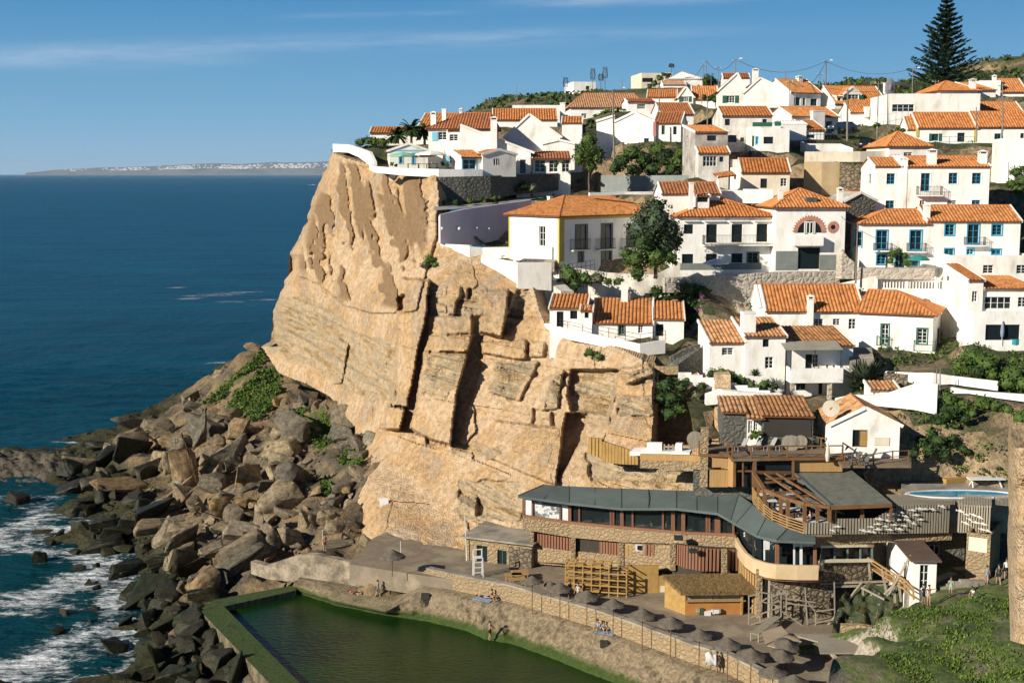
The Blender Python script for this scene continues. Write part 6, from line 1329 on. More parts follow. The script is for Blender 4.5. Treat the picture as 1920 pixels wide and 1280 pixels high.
# ================================================================ lower right: path, mound, gully, pool garden
MP=[(1720,1150,12.7),(1735,1134,12.3),(1900,1075,13.2),(1820,1110,12.4),(1860,1095,12.6),(1700,1165,12.4),(1640,1195,13.4),(1620,1235,15.0),(1600,1275,17.2),(1700,1275,18.6),(1800,1275,19.2),(1920,1270,19.4),(1900,1180,16.2),(1800,1180,15.2),(1700,1210,15),(1760,1150,13.2),(1850,1130,13.4)]
MC_=[(*PZ(x,y,z)[:2],z) for x,y,z in MP]+[(*PZ(1565,1290,10)[:2],6),(*PZ(1585,1215,10)[:2],6.5),(*PZ(1560,1240,10)[:2],6),(22,70,6),(21,85,6),(38,104,12.3),(44,104,12.5),(50,104,12.7),(30,100,9.5),(60,100,14),(60,85,17),(45,62,20),(34,64,18),(25,62,10),(50,62,20)]
MND=idw(MC_,4,1.0)
xs=np.arange(21,64,.4); ys=np.arange(58,107.5,.4); XX,YY=np.meshgrid(xs,ys); ZZ=MND(XX,YY); nx=len(xs)
vs=[(xs[j],ys[i],float(ZZ[i,j])+.22*noise.noise(Vector((xs[j]*.5,ys[i]*.5,1)))+.10*noise.noise(Vector((xs[j]*1.6,ys[i]*1.6,1)))) for i in range(len(ys)) for j in range(nx)]
hole=lambda x,y:(y>98.5 and x<31.2) or (y>101.8 and x<33.5)
fs=[(i*nx+j,i*nx+j+1,(i+1)*nx+j+1,(i+1)*nx+j) for i in range(len(ys)-1) for j in range(nx-1) if not hole(xs[j],ys[i])]
me=bpy.data.meshes.new('grassy_mound'); me.from_pydata(vs,[],fs); me.polygons.foreach_set('use_smooth',[True]*len(me.polygons))
m,t,b=base_mat('mound_ground'); b.inputs['Roughness'].default_value=.95; n1=noise_n(t,.35,6,.65); n2=noise_n(t,2.5,5,.75); c=ramp(t,n1.outputs[0],[(.36,(.05,.085,.015)),(.53,(.10,.135,.03)),(.60,(.16,.14,.08)),(.72,(.25,.21,.15))]); ge=t.nodes.new('ShaderNodeNewGeometry'); se=t.nodes.new('ShaderNodeSeparateXYZ'); t.links.new(ge.outputs['True Normal'],se.inputs[0]); c=mixc(t,mth(t,'MULTIPLY',mth(t,'SUBTRACT',.80,se.outputs[2],True),7,True),c,(.42,.36,.28)); c=mixc(t,1.0,c,ramp(t,n2.outputs[0],[(.35,(.5,.5,.5)),(.6,(1.15,1.15,1.15))]),'MULTIPLY'); t.links.new(c,b.inputs['Base Color']); bumpn(t,b,n2.outputs[0],1.0,.2); me.materials.append(m)
o=bpy.data.objects.new('grassy_mound',me); COL.objects.link(o); tag(o,kind='structure')
# gully with trickling water
A=rs([PQ(9,x,y,Y) for x,y,Y in ((690,900,105.6),(800,860,106.4),(950,830,106),(1060,850,105),(1140,870,103))],40); B=rs([PQZ(9,x,y,z) for x,y,z in ((640,1170,8),(720,1130,8),(830,1120,8),(960,1125,8),(1000,1120,8.2))],40)
vs=[]
for k in range(24):
    t_=k/23
    for i in range(40): p=A[i].lerp(B[i],t_); q=p*.7; vs.append(p+Vector((0,-.9*noise.noise(q)-.5*noise.noise(q*2.7),.5*noise.noise(q*1.7))))
m,t,b=base_mat('mossy_gully'); b.inputs['Roughness'].default_value=.6; n1=noise_n(t,1.1,6,.7); n2=noise_n(t,1.6,5,.7,(2.2,2.2,.25)); c=ramp(t,n1.outputs[0],[(.36,(.015,.022,.008)),(.5,(.035,.055,.012)),(.62,(.09,.07,.03))]); c=mixc(t,mth(t,'MULTIPLY',mth(t,'SUBTRACT',n2.outputs[0],.62,True),14,True),c,(.55,.6,.6)); t.links.new(c,b.inputs['Base Color']); bumpn(t,b,n1.outputs[0],1,.4)
sm_('mossy_gully',vs,24,40,m)
ribbon('low_wall','low ochre wall at the foot of the mossy gully',[(1575,1172,1196,103),(1615,1172,1194,102.5),(1655,1180,1200,102)],.6,ST)
ribbon('stone_wall','rough stone block wall left of the two bathers by the white shed',[(1701,1102,1150,101.6),(1727,1104,1145,101.4)],2.6,CONC)
ribbon('path_wall','low stone wall along the path beside the white shed door',[(1752,1092,1112,102.5),(1773,1082,1104,103.6),(1795,1075,1095,105)],.7,CONC)
ribbon('path_wall','long low stone bench wall below the cream shutter',[(1793,1068,1080,106),(1850,1063,1076,106.4),(1885,1055,1070,106.8)],.8,CONC)
steps('three worn stone steps climbing beside the bathers',9,[PQZ(9,1440+i*45,850-i*14,12.5+i*.15) for i in range(4)],2.0,.3)
# near rock wall at the right edge
xs=np.arange(0,7,.14); vs=[]; nn=len(xs); rows=70
for k in range(rows):
    yy=838+k*(1200-838)/(rows-1)+ (0)
    for i in range(nn):
        x=1894+xs[i]*46; p=P(x,yy,55+.0); q=p*.5; d=.35*fbm(q,5)+.12*math.copysign(1,math.sin(p.z*2.2+noise.noise(q)*3)); e=math.exp(-xs[i]*2.5); vs.append(P(x-6*fbm(q*.8+Vector((9,0,0)),4)*e,yy+xs[i]*(3+(10 if k>rows-6 else 0)),55+d+2.2*e**2))
me=bpy.data.meshes.new('near_rock'); fs=[(i*nn+j,i*nn+j+1,(i+1)*nn+j+1,(i+1)*nn+j) for i in range(rows-1) for j in range(nn-1)]
k0=len(vs); vs+= [vs[i*nn]+Vector((3,8,0)) for i in range(rows)]; fs+=[(k0+i,i*nn,(i+1)*nn,k0+i+1) for i in range(rows-1)]; k1=len(vs); vs+=[vs[j]+Vector((2,8,0)) for j in range(nn)]; fs+=[(j,k1+j,k1+j+1,j+1) for j in range(nn-1)]; vs[k1:]=[vs[j]+Vector((1.2,1.6,-.9)) for j in range(nn)]
me.from_pydata(vs,[],fs); attr(me,'rock',[.3]*len(vs)); attr(me,'smear',[0]*len(vs)); me.materials.append(CLM); me.polygons.foreach_set('use_smooth',[True]*len(me.polygons)); o=bpy.data.objects.new('near_rock',me); COL.objects.link(o); tag(o,'sheer ochre rock face cut by the right edge of the photo','rock')
# blue swimming pool garden
sheet('pool_garden_paving',None,[PZ(x,y,18.3) for x,y in ((1690,935),(1905,935),(1905,893),(1740,893),(1690,905))],18.3,3,CONC,kind='structure')
mb=MB(); c=PZ(1800,926,18.35); mb.prism([(c.x+4.2*math.cos(a*.3142)*(1.05),c.y+1.3*math.sin(a*.3142)) for a in range(20)],18.0,18.36,M('pool_tiles_water',(.03,.30,.45),(.025,.26,.42),fine=0,rough=.1)); tag(mb.build('swimming_pool'),'small bright blue swimming pool behind the fish fence','swimming pool')
mb=MB(); n=20
for k in range(n):
    a0,a1=2*math.pi*k/n,2*math.pi*(k+1)/n; f=lambda a,r:(c.x+4.2*1.05*r*math.cos(a),c.y+1.3*r*math.sin(a))
    for z0,z1 in ((18.3,18.42),):
        p=[f(a0,1.0),f(a1,1.0),f(a1,1.09),f(a0,1.09)]; mb.prism(p[::-1],z0,z1,METW)
tag(mb.build('pool_coping'),'pale curved coping around the small blue pool','coping')
tb=empty('table',PZ(1848,912,18.3),0,'long white trestle table beside the blue pool','table'); mb=MB(); mb.box(-1.6,1.6,-.5,.5,.72,.8,METW); mb.build('table_top',tb)
for sx in (-1.3,1.3):
    mb=MB(); mb.bar((sx,-.45,0),(sx*.9,.2,.72),.09,METW); mb.bar((sx,.45,0),(sx*.9,-.2,.72),.09,METW); mb.build('leg',tb)
ribbon('planter_wall','ochre timber-edged planter behind the white trestle table',[(1775,899,908,112.5),(1830,893,905,113.5),(1890,893,905,113.5)],.6,WDY)
ribbon('garden_wall','round-ended white wall in shade behind the blue pool',[(1700,870,905,117),(1750,862,905,117.5),(1790,845,905,118),(1830,842,900,118.5),(1862,848,895,119)],.5,WH)
ribbon('garden_wall','cream garden wall in the sun at the right edge above the pool',[(1862,850,880,120),(1925,850,880,120)],.5,CR)
# ================================================================ plants
def leafmat(name,cs,rough=.6):
    if name in MC: return MC[name]
    m,t,b=base_mat(name); b.inputs['Roughness'].default_value=rough; b.inputs['Specular IOR Level'].default_value=.2; n=noise_n(t,.9,4,.6); n2=noise_n(t,7,2,.5)
    c=ramp(t,mth(t,'ADD',mth(t,'MULTIPLY',n.outputs[0],.5),mth(t,'MULTIPLY',n2.outputs[0],.5)),[(.36,cs[0]),(.5,cs[1]),(.64,cs[2])]); t.links.new(c,b.inputs['Base Color']); MC[name]=m; return m
LG=leafmat('green_foliage',[(.025,.05,.010),(.055,.095,.018),(.10,.15,.03)]); LD=leafmat('dark_foliage',[(.012,.028,.008),(.025,.05,.012),(.05,.085,.02)]); LO=leafmat('olive_foliage',[(.05,.06,.03),(.09,.105,.05),(.15,.16,.08)]); LY=leafmat('lush_foliage',[(.04,.08,.008),(.09,.15,.015),(.17,.23,.03)])
LP=leafmat('purple_flowers',[(.08,.02,.07),(.17,.05,.14),(.26,.09,.21)]); LS=leafmat('grey_green_foliage',[(.02,.036,.020),(.045,.066,.034),(.085,.11,.06)]); LW=leafmat('araucaria_foliage',[(.008,.022,.010),(.016,.035,.015),(.03,.055,.022)])
BARK=M('bark',(.14,.10,.07),(.09,.065,.045),fine=.2,scale=2)
def leaves(mb,c,r,n,ls,mat,rnd,sq=.85,fill=.72,drop_=0):
    k=mb.mi(mat); O=len(mb.v)
    for _ in range(n):
        d=Vector((rnd.gauss(0,1),rnd.gauss(0,1),rnd.gauss(0,1))).normalized(); rr_=r*(fill+(1.04-fill)*rnd.random()**.7)*(1+.18*noise.noise(d*2.3+c)); p=c+Vector((d.x*rr_,d.y*rr_,d.z*rr_*sq))
        a=Vector((rnd.gauss(0,1),rnd.gauss(0,1),rnd.gauss(0,1)-drop_)); nn_=(d*1.2+a*.6).normalized(); u=nn_.cross(Vector((rnd.gauss(0,1),rnd.gauss(0,1),rnd.gauss(0,1)))).normalized(); v=nn_.cross(u); s=ls*rnd.uniform(.6,1.3); o=len(mb.v)
        mb.v+= [tuple(p-u*s),tuple(p-v*s*.6),tuple(p+u*s),tuple(p+v*s*.6)]; mb.f.append((o,o+1,o+2,o+3)); mb.m.append(k)
def core(mb,c,r,mat,sq=.85):
    bm=bmesh.new(); bmesh.ops.create_icosphere(bm,subdivisions=2,radius=1); vs=[]
    for v in bm.verts: q=v.co*(1+.25*noise.noise(v.co*2+c)); vs.append((c.x+q.x*r,c.y+q.y*r,c.z+q.z*r*sq))
    mb.add(vs,[tuple(w.index for w in f.verts) for f in bm.faces],mat); bm.free()
def bush(name,label,Z,blobs,Y,mat,cat='bush',ls=.22,dens=1.0,trunk=None,group=None,kind=None,extra=None,sq=.85):
    rnd=random.Random(len(COL.objects)); sc=ZR[Z][2]; root=None; mb=MB(); O=None; cs=[]
    for q in blobs:
        YY_=q[3] if len(q)>3 else Y; c=PQ(Z,q[0],q[1],YY_); r=q[2]/sc*YY_/F; cs.append((c,r,q[4] if len(q)>4 else mat))
    O=cs[0][0]-Vector((0,0,cs[0][1]))
    if trunk: tp_=PQ(Z,trunk[0],trunk[1],Y); bt=PQ(Z,trunk[2],trunk[3],Y); O=bt
    for c,r,mt in cs:
        n=int(12*r*r*.9/(ls*ls)*.32*dens); c2=c-O
        core(mb,c2,r*.70,mt,sq)
        # sub-clumps make the outline uneven
        ns=max(5,int(r*5))
        for k in range(ns):
            d=Vector((rnd.gauss(0,1),rnd.gauss(0,1),rnd.gauss(0,1))).normalized(); rs_=r*rnd.uniform(.28,.46); leaves(mb,c2+Vector((d.x,d.y,d.z*sq))*r*.72,rs_,max(6,int(n*.8/ns)),ls,mt,rnd,.9,.35)
        leaves(mb,c2,r,int(n*.35),ls,mt,rnd,sq)
    if trunk:
        root=empty(name,O,0,label,cat,group); mb.build('crown',root); tm=MB(); a=Vector((0,0,-.5)); b_=tp_-O; w=trunk[4]; last=a
        for k in range(1,6): q=a.lerp(b_,k/5)+Vector((.12*w*math.sin(k*2),0,0)); tm.bar(last,q,w*(1-.1*(k-1)),BARK,n=8,w2=w*(1-.1*k)); last=q
        for c,r,_ in cs: tm.bar(last,last.lerp(c-O,.75),w*.4,BARK,n=6,w2=w*.12)
        tm.build('trunk',root); return root
    o=mb.build(name); o.location=O; return tag(o,label,cat,group,kind)
bush('broadleaf_tree','big dense grey-green tree between the yellow-edged house and the balcony house',4,[(1060,330,170,143,LS),(960,400,125,142.6,LS),(1170,400,120,143,LS),(1080,230,90,143.4,LS),(1000,500,110,142,LD),(1150,510,120,143,LS),(1220,480,70,143.5,LD),(920,620,95,141,LG),(1080,610,120,142,LG),(860,580,60,141,LG),(1190,610,70,142,LG),(940,730,75,141,LG)],142,LS,'tree',.17,1.3,(1080,640,1075,735,.5))
bush('broadleaf_tree','round green tree standing alone beside the cliff road wall',2,[(270,780,115),(210,830,75),(340,830,75),(270,690,70),(290,900,60)],170,LG,'tree',.17,1.2,(275,900,275,1090,.35))
bush('bush_row','large dark shrubs filling the yard under the green doors',2,[(620,800,90,180,LG),(530,860,80,179,LD),(720,850,90,180,LD),(820,770,85,184,LG),(880,850,90,180,LD),(980,890,85,178,LG),(1070,900,75,176,LD),(480,920,60,177,LD),(620,930,70,177,LD),(780,930,75,177,LD),(920,940,60,176.5,LD),(1080,830,60,180,LD),(1010,800,60,183,LG)],178,LD,'shrubs',.19,1.1)
bush('climbing_shrub','climbing shrub arching left of the blue front door',5,[(1010,530,42,149),(985,580,35,148.8),(1040,515,28,149)],149,LG,'shrub',.13,1.4)
bush('climbing_shrub','climbing shrub arching right of the blue front door',5,[(1100,590,38,148.8),(1085,545,30,149)],149,LG,'shrub',.13,1.4)
bush('garden_shrubs','tangled green garden shrubs above the small rim cottage',4,[(440,740,80,147,LG),(540,770,75,147,LG),(650,770,60,146.6,LO),(480,810,60,146,LD),(800,790,45,146.4,LG),(400,700,50,148,LG),(720,790,40,146,LG)],147,LG,'shrubs',.15,1.2)
bush('hedge','dark clipped hedge below the garden retaining wall',4,[(1080,870,55,147,LD),(1150,860,55,147,LD),(1220,870,60,147,LD),(1070,920,50,146,LD),(1160,940,60,146,LD)],147,LD,'hedge',.15,1.2)
bush('bougainvillea','dark climbing shrub with purple bougainvillea flowers on the mottled wall',4,[(1320,850,80,146,LG),(1420,870,75,146,LD),(1300,960,80,145,LD),(1400,1000,95,144.5,LD),(1500,1010,70,145.5,LD),(1350,1060,60,143,LD),(1415,1005,36,143.2,LP),(1430,905,24,144.6,LP)],145,LD,'shrub',.15,1.2)
bush('shrub','small shrub against the mottled retaining wall beside the curved roof',4,[(1830,990,50,146),(1800,950,30,147)],146,LD,'shrub',.14,1.1)
bush('bush','big round green bush below the covered terrace at the right',7,[(1500,430,170,128,LG),(1390,480,110,128,LG),(1600,470,130,127,LG),(1520,540,90,126,LD),(1640,560,80,126,LG)],127,LG,'bush',.16,1.2)
bush('bush','second green bush at the right edge behind the garden gate',7,[(1830,560,120,124,LG),(1780,640,80,123,LG),(1900,640,100,123,LG),(1830,440,60,127,LG),(1900,520,80,125,LG)],124,LG,'bush',.16,1.2)
bush('bank_shrubs','spreading shrubs over the rocky bank under the white path parapet',7,[(1300,780,80,118,LG),(1400,830,85,117,LG),(1560,800,95,118,LG),(1680,830,80,117.5,LG),(1780,860,60,117,LG),(1890,930,90,116,LG),(1480,890,50,116,LG),(1250,850,60,118,LD)],118,LG,'shrubs',.16,1.2)
bush('bank_shrubs','dense dark shrubs on the bank just right of the mill house roof',7,[(1260,740,70,118.5,LG),(1340,860,80,117,LD),(1240,920,80,116.5,LD),(1180,960,70,116.5,LD),(1420,940,55,116,LD),(1120,980,60,117,LD)],117,LD,'shrubs',.16,1.2)
bush('shade_shrubs','dark shrubs in the mill house shadow',7,[(1120,1060,70,115.5,LG),(1050,1120,70,115,LD),(1180,1130,90,114.5,LD),(1300,1130,80,115,LD),(1100,1210,80,113.6,LD),(1250,1230,80,113.4,LD),(1400,1200,60,114,LD),(1000,1040,50,116,LD),(980,1230,60,113,LD),(1230,1040,70,117,LD)],115,LD,'shrubs',.16,1.2)
bush('garden_plants','lush garden plants on the slope in front of the canopied house',6,[(490,510,42,128,LD),(560,500,40,128,LG),(620,530,45,127.6,LY),(690,560,50,127.2,LG),(760,590,45,127,LG),(850,590,55,126.6,LG),(920,600,40,126.4,LD),(430,530,26,128,LP),(800,620,40,126,LO)],127,LG,'plants',.13,1.3)
bush('ivy','dark ivy and shrubs hanging in the shaded cleft right of the cliff',6,[(180,590,70,126,LD),(280,600,70,126,LD),(220,690,80,125.4,LD),(150,680,60,125.6,LD),(270,760,60,124.6,LG),(200,790,70,124,LD),(320,560,40,127,LG),(430,600,40,126,LD),(390,660,40,125,LO)],125,LD,'ivy',.16,1.1)
bush('shrub','green shrub clinging below the rim cottage parapet',0,[(1105,660,12,134.5),(1122,668,10,134)],134,LG,'shrub',.14)
bush('cliff_plant','yellow-green plant tuft growing on the cliff under the white wall',0,[(806,486,13,157.6,LY),(797,495,10,157.4,LO),(816,497,9,157,LG)],157,LG,'plant',.15)
bush('shrub','hanging dark plants under the rocky ledge beside the cliff road',1,[(1450,755,45,172,LD),(1520,770,40,172,LO),(1400,775,30,171.5,LD)],172,LD,'shrub',.15)
bush('weeds','green weeds along the foot of the dark retaining wall',1,[(850,880,26,163.6,LG),(940,878,30,164,LD),(1040,868,28,164.6,LG),(1130,855,26,165.4,LD),(1230,845,26,166.4,LG),(780,890,20,163,LG)],164,LG,'weeds',.14)
bush('bush_row','rounded green bushes on the left end of the upper terrace',1,[(225,430,44,190,LG),(295,418,50,190,LG),(390,425,48,189,LG),(340,425,42,189.5,LG)],190,LG,'bushes',.17,1.2)
bush('round_tree','round dark tree on the skyline left of the crowning white house',2,[(1240,210,55,275,LD),(1215,225,38,274,LD),(1265,225,40,275,LD)],275,LD,'tree',.26,1.2,(1245,240,1245,290,.4))
bush('hedge','square dark hedge right of the small dormer cottage',2,[(1200,355,30,231,LD),(1250,352,32,231,LD),(1300,355,34,231,LD),(1225,370,28,230.6,LD),(1280,372,28,230.6,LD)],231,LD,'hedge',.19,1.3)
bush('ivy','ivy covering the corner of the unfinished concrete house',2,[(840,200,34,283,LG),(800,240,32,283,LG),(870,170,24,283,LG),(760,265,26,282,LG),(910,175,22,284,LD),(860,250,30,282,LG)],283,LG,'ivy',.26,1.2)
bush('skyline_bushes','dark bushes on the skyline between the white box house and the concrete house',2,[(370,305,20,285,LD),(420,312,18,285,LD),(480,308,20,285,LG),(550,305,20,285,LD),(600,300,24,285,LG),(640,302,20,285,LD),(200,340,30,280,LG),(150,370,26,275,LD),(5,365,14,262,LD)],285,LD,'bushes',.24)
bush('shrub','small shrubs on top of the ochre bank',3,[(240,865,20,169,LG),(300,870,24,169,LD),(350,872,18,169,LG),(450,860,20,168,LG),(510,870,24,168,LG),(590,872,28,167.6,LG),(645,885,22,167,LG),(640,930,14,166,LO)],168,LG,'shrubs',.15)
bush('shrub','green shrub behind the white balustrade of the long ochre-banded house',3,[(930,610,34,186),(880,625,26,186),(970,605,26,186),(770,560,26,190),(740,575,22,190)],186,LG,'shrub',.16)
bush('meadow_shrubs','green slope shrubs at the right edge beside the tall house end',3,[(1860,930,60,172,LG),(1900,1000,60,170,LG),(1820,1020,50,169,LG),(1880,1070,50,168,LG),(1900,900,50,174,LD)],171,LG,'shrubs',.18)
bush('shrub','scraggly shrub in front of the lilac wall',4,[(80,480,26,158,LO),(60,500,22,158,LO),(150,490,28,157.6,LO),(185,470,22,157.6,LO),(120,500,20,157.6,LG)],158,LO,'shrub',.12,.8)
bush('shrubs','reddish shrubs at the foot of the curved white house',7,[(620,450,26,131,LD),(680,450,30,131,LO),(720,470,24,130.6,LG),(820,510,20,129.6,LG)],131,LD,'shrubs',.14)
bush('pot_plant','leafy plant on the timber deck before the dark cottage',6,[(790,935,38,115.4),(815,925,26,115.4),(765,945,24,115.4)],115.4,LG,'plant',.12,1.4)
bush('shrub','shrubs around the parked cars in the lane',3,[(620,650,22,192,LG),(560,690,18,190,LD),(510,700,20,190,LD)],191,LG,'shrub',.17)
bush('shrub','low green shrub on the path above the bathers',9,[(1590,705,26,106.4),(1560,712,18,106.2),(1625,712,18,106.4)],106.4,LG,'shrub',.12)
# agave clump
def agave(label,Z,x,y,Y,rad,n,mat,up=.5,name='agave'):
    rnd=random.Random(int(x)); O=PQ(Z,x,y,Y); mb=MB()
    for k in range(n):
        a=rnd.uniform(0,6.28); e=rnd.uniform(.15,1.35); L=rad*rnd.uniform(.75,1.1); d=Vector((math.cos(a)*math.cos(e),math.sin(a)*math.cos(e),math.sin(e))); s=d.cross(Vector((0,0,1))).normalized()*rad*.055; tip=d*L+Vector((0,0,-.12*L*math.cos(e))); mid=d*L*.5
        mb.add([-s,s,mid+s*1.3,mid-s*1.3,tip,mid-Vector((0,0,.05))],[(0,1,2,3),(3,2,4),(0,5,1),(3,4,5),(2,5,4)],mat)
    o=mb.build(name); o.location=O; return tag(o,label,'agave')
agave('huge grey-green agave clump beside the canopied house',7,560,650,127,3.0,150,LS); agave('smaller agave rosette left of the huge clump',7,500,690,126.6,1.8,70,LS); agave('spiky palm-like plant in the garden of the canopied house',6,790,530,127,1.0,60,LG)
# palms
def palm(label,Z,x,y,yb,Y,rad,name='palm_tree'):
    top=PQ(Z,x,y,Y); bot=PQ(Z,x,yb,Y); r=empty(name,bot,0,label,'palm'); tm=MB(); h=top-bot; tm.bar((0,0,0),h,.42,BARK,n=8,w2=.3); tm.build('trunk',r); mb=MB(); rnd=random.Random(int(x))
    for k in range(46):
        a=rnd.uniform(0,6.28); e=rnd.uniform(-.2,1.3); prev=h.copy(); d=Vector((math.cos(a)*math.cos(e),math.sin(a)*math.cos(e),math.sin(e)))
        for j in range(5):
            d=(d+Vector((0,0,-.22))).normalized(); q=prev+d*rad/5; sd=d.cross(Vector((0,0,1))).normalized()
            for sgn in (-1,1): mb.add([prev,q,q+sd*sgn*rad*.20+d*.1-Vector((0,0,.10)),prev+sd*sgn*rad*.14-Vector((0,0,.08))],[(0,1,2,3)],LD)
            prev=q
    mb.build('crown',r); return r
palm('tallest palm beside the blue-trimmed two-storey house',1,605,330,445,184,1.9); palm('short spreading palm left of the tallest palm',1,500,378,430,186,1.7); palm('palm half hidden by the blue-shuttered wall',1,705,352,445,186,1.7)
# araucaria
def araucaria():
    bt=P(1768,178,252); tp=P(1776,-8,252); r=empty('araucaria_tree',bt,0,'tall dark Norfolk Island pine with tiered branches on the hill','tree'); h=tp-bot if False else tp-bt; tm=MB(); tm.bar((0,0,-1),h,.8,BARK,n=8,w2=.15); tm.build('trunk',r); mb=MB(); rnd=random.Random(3); H_=h.z; tiers=19
    for k in range(tiers):
        t_=k/(tiers-1); z=H_*(.10+.88*t_); R_=(1-t_)**.85*6.6+.5; nb=9 if t_<.8 else 6
        for j in range(nb):
            a=2*math.pi*(j+.5*(k%2)+rnd.uniform(-.2,.2))/nb; L=R_*rnd.uniform(.62,1.12); seg=9; prev=Vector((h.x*t_,0,z))
            for s in range(seg):
                f_=(s+1)/seg; q=Vector((h.x*t_+math.cos(a)*L*f_,math.sin(a)*L*f_,z+L*(.10*f_+.22*f_*f_)-.1)); 
                if s==0: mb.bar(prev,q,.12,BARK,n=4)
                sd=Vector((-math.sin(a),math.cos(a),0)); w=(.22+.10*L)*(1-.55*f_)+.1
                for m_ in range(10):
                    u=rnd.uniform(-1,1); p=prev.lerp(q,rnd.random())+sd*u*w+Vector((0,0,rnd.uniform(-.1,.22)+.18*abs(u))); e1=(sd*math.copysign(1,u)+Vector((math.cos(a),math.sin(a),.5))*.8).normalized()*.36; e2=Vector((rnd.uniform(-1,1),rnd.uniform(-1,1),rnd.uniform(.2,1))).normalized()*.15; o=len(mb.v); mb.v+=[tuple(p-e1-e2*.3),tuple(p+e2),tuple(p+e1),tuple(p-e2)]; mb.f.append((o,o+1,o+2,o+3)); mb.m.append(mb.mi(LW))
                prev=q
    mb.build('crown',r)
araucaria()
# agave flower stalks on the skyline
for k,(x,y0,y1,lb) in enumerate(((88,200,366,'leftmost agave flower stalk on the skyline, left of the white box house'),(305,130,322,'agave flower stalk rising in front of the white box house'),(370,170,290,'short agave flower stalk between two taller ones'),(403,118,310,'tallest agave flower stalk on the skyline'),(935,90,150,'agave stalk behind the unfinished concrete house'))):
    A=PQ(2,x,y0,278); B=PQ(2,x,y1,278); r=empty('agave_stalk',B,0,lb,'agave stalk'); h=A-B; mb=MB(); mb.bar((0,0,-1),h,.16,BARK,n=6,w2=.07); mb.build('stem',r); fm=MB(); rnd=random.Random(k)
    for j in range(9):
        t_=.58+.42*j/8; w=(1-abs(t_-.75)*2.2)*.38+.1
        for s in (-1,1): 
            c=h*t_+Vector((s*w,rnd.uniform(-.3,.3),.1)); fm.bar(h*t_,c,.06,BARK); leaves(fm,c,.22,14,.10,LD,rnd,.6,.2)
    fm.build('flower_heads',r)
# scrub on the hills behind
rnd=random.Random(4); mb=MB()
def hill(x,y): return float(HILL(x,y))
for k in range(2600):
    Y=rnd.uniform(248,392); x=rnd.uniform(60,200) if rnd.random()<.8 else rnd.uniform(-14,20); 
    if x<20: Y=rnd.uniform(215,330)
    z=hill(x,Y); c=Vector((x,Y,z+.1)); r=rnd.uniform(.5,1.5); leaves(mb,c,r,16,.5,rnd.choice([LG,LD,LG,LO]),rnd,.6,.3)
tag(mb.build('hill_scrub'),'low green scrub covering the hilltops behind the village','scrub',kind='stuff')
# plants on the village slope
mb=MB()
for k in range(3800):
    j=rnd.random(); x,y=(rnd.uniform(34,64),rnd.uniform(108,150)) if j<.5 else (rnd.uniform(-20,80),rnd.uniform(140,215))
    if noise.noise(Vector((x*.12,y*.12,3)))<-.08 or y<np.interp(x,RIMX,RIMY)+2.5: continue
    if any(q[0]-1<((x-h_.O.x)*h_.c+(y-h_.O.y)*h_.s)<q[1]+1 and q[2]-1<(-(x-h_.O.x)*h_.s+(y-h_.O.y)*h_.c)<q[3]+1 for h_ in HOUSES for q in h_.foot): continue
    z=hill(x,y); leaves(mb,Vector((x,y,z+.05)),rnd.uniform(.3,.9)*(1 if j<.5 else .7),16,.17,rnd.choice([LG,LD,LO,LY]),rnd,.6,.3)
tag(mb.build('slope_weeds'),'weeds and low plants scattered over the village slopes','weeds',kind='stuff')
# grass on the mound
mb=MB(); kk=mb.mi(LY)
for k in range(60000):
    x,y=rnd.uniform(24,58),rnd.uniform(63,101)
    if noise.noise(Vector((x*.22,y*.22,7)))+.35*noise.noise(Vector((x*.9,y*.9,7)))<-.02 or (y>97 and x<52): continue
    if y>99: continue
    z=float(MND(x,y))if k%1==0 else 0; s=rnd.uniform(.08,.18); a=rnd.uniform(0,6.28); o=len(mb.v); dx,dy=math.cos(a)*s*.5,math.sin(a)*s*.5; l1,l2=rnd.uniform(-.15,.15),rnd.uniform(-.15,.15)
    mb.v+=[(x-dx,y-dy,z),(x+dx,y+dy,z),(x+l1,y+l2,z+s*1.3)]; mb.f.append((o,o+1,o+2)); mb.m.append(mb.mi(LY if rnd.random()<.6 else LG))
tag(mb.build('mound_grass'),'lush green grass covering the foreground mound','grass',kind='stuff')
mb=MB()
for k in range(26000):
    pg=rnd.choice(GRP[:2]+GRP[:2]+GRP); xs_=[a for a,_ in pg]; ys_=[b_ for _,b_ in pg]; x,y=rnd.uniform(min(xs_),max(xs_)),rnd.uniform(min(ys_),max(ys_))
    if k%5: continue
    if not inpoly(np.array(x),np.array(y),pg): continue
    p=drop(x,y); leaves(mb,p,.5,9,.22,rnd.choice([LY,LG,LG]),rnd,.35,.2)
tag(mb.build('slope_grass'),'green creeping plants on the slope at the left foot of the cliff','grass',kind='stuff')
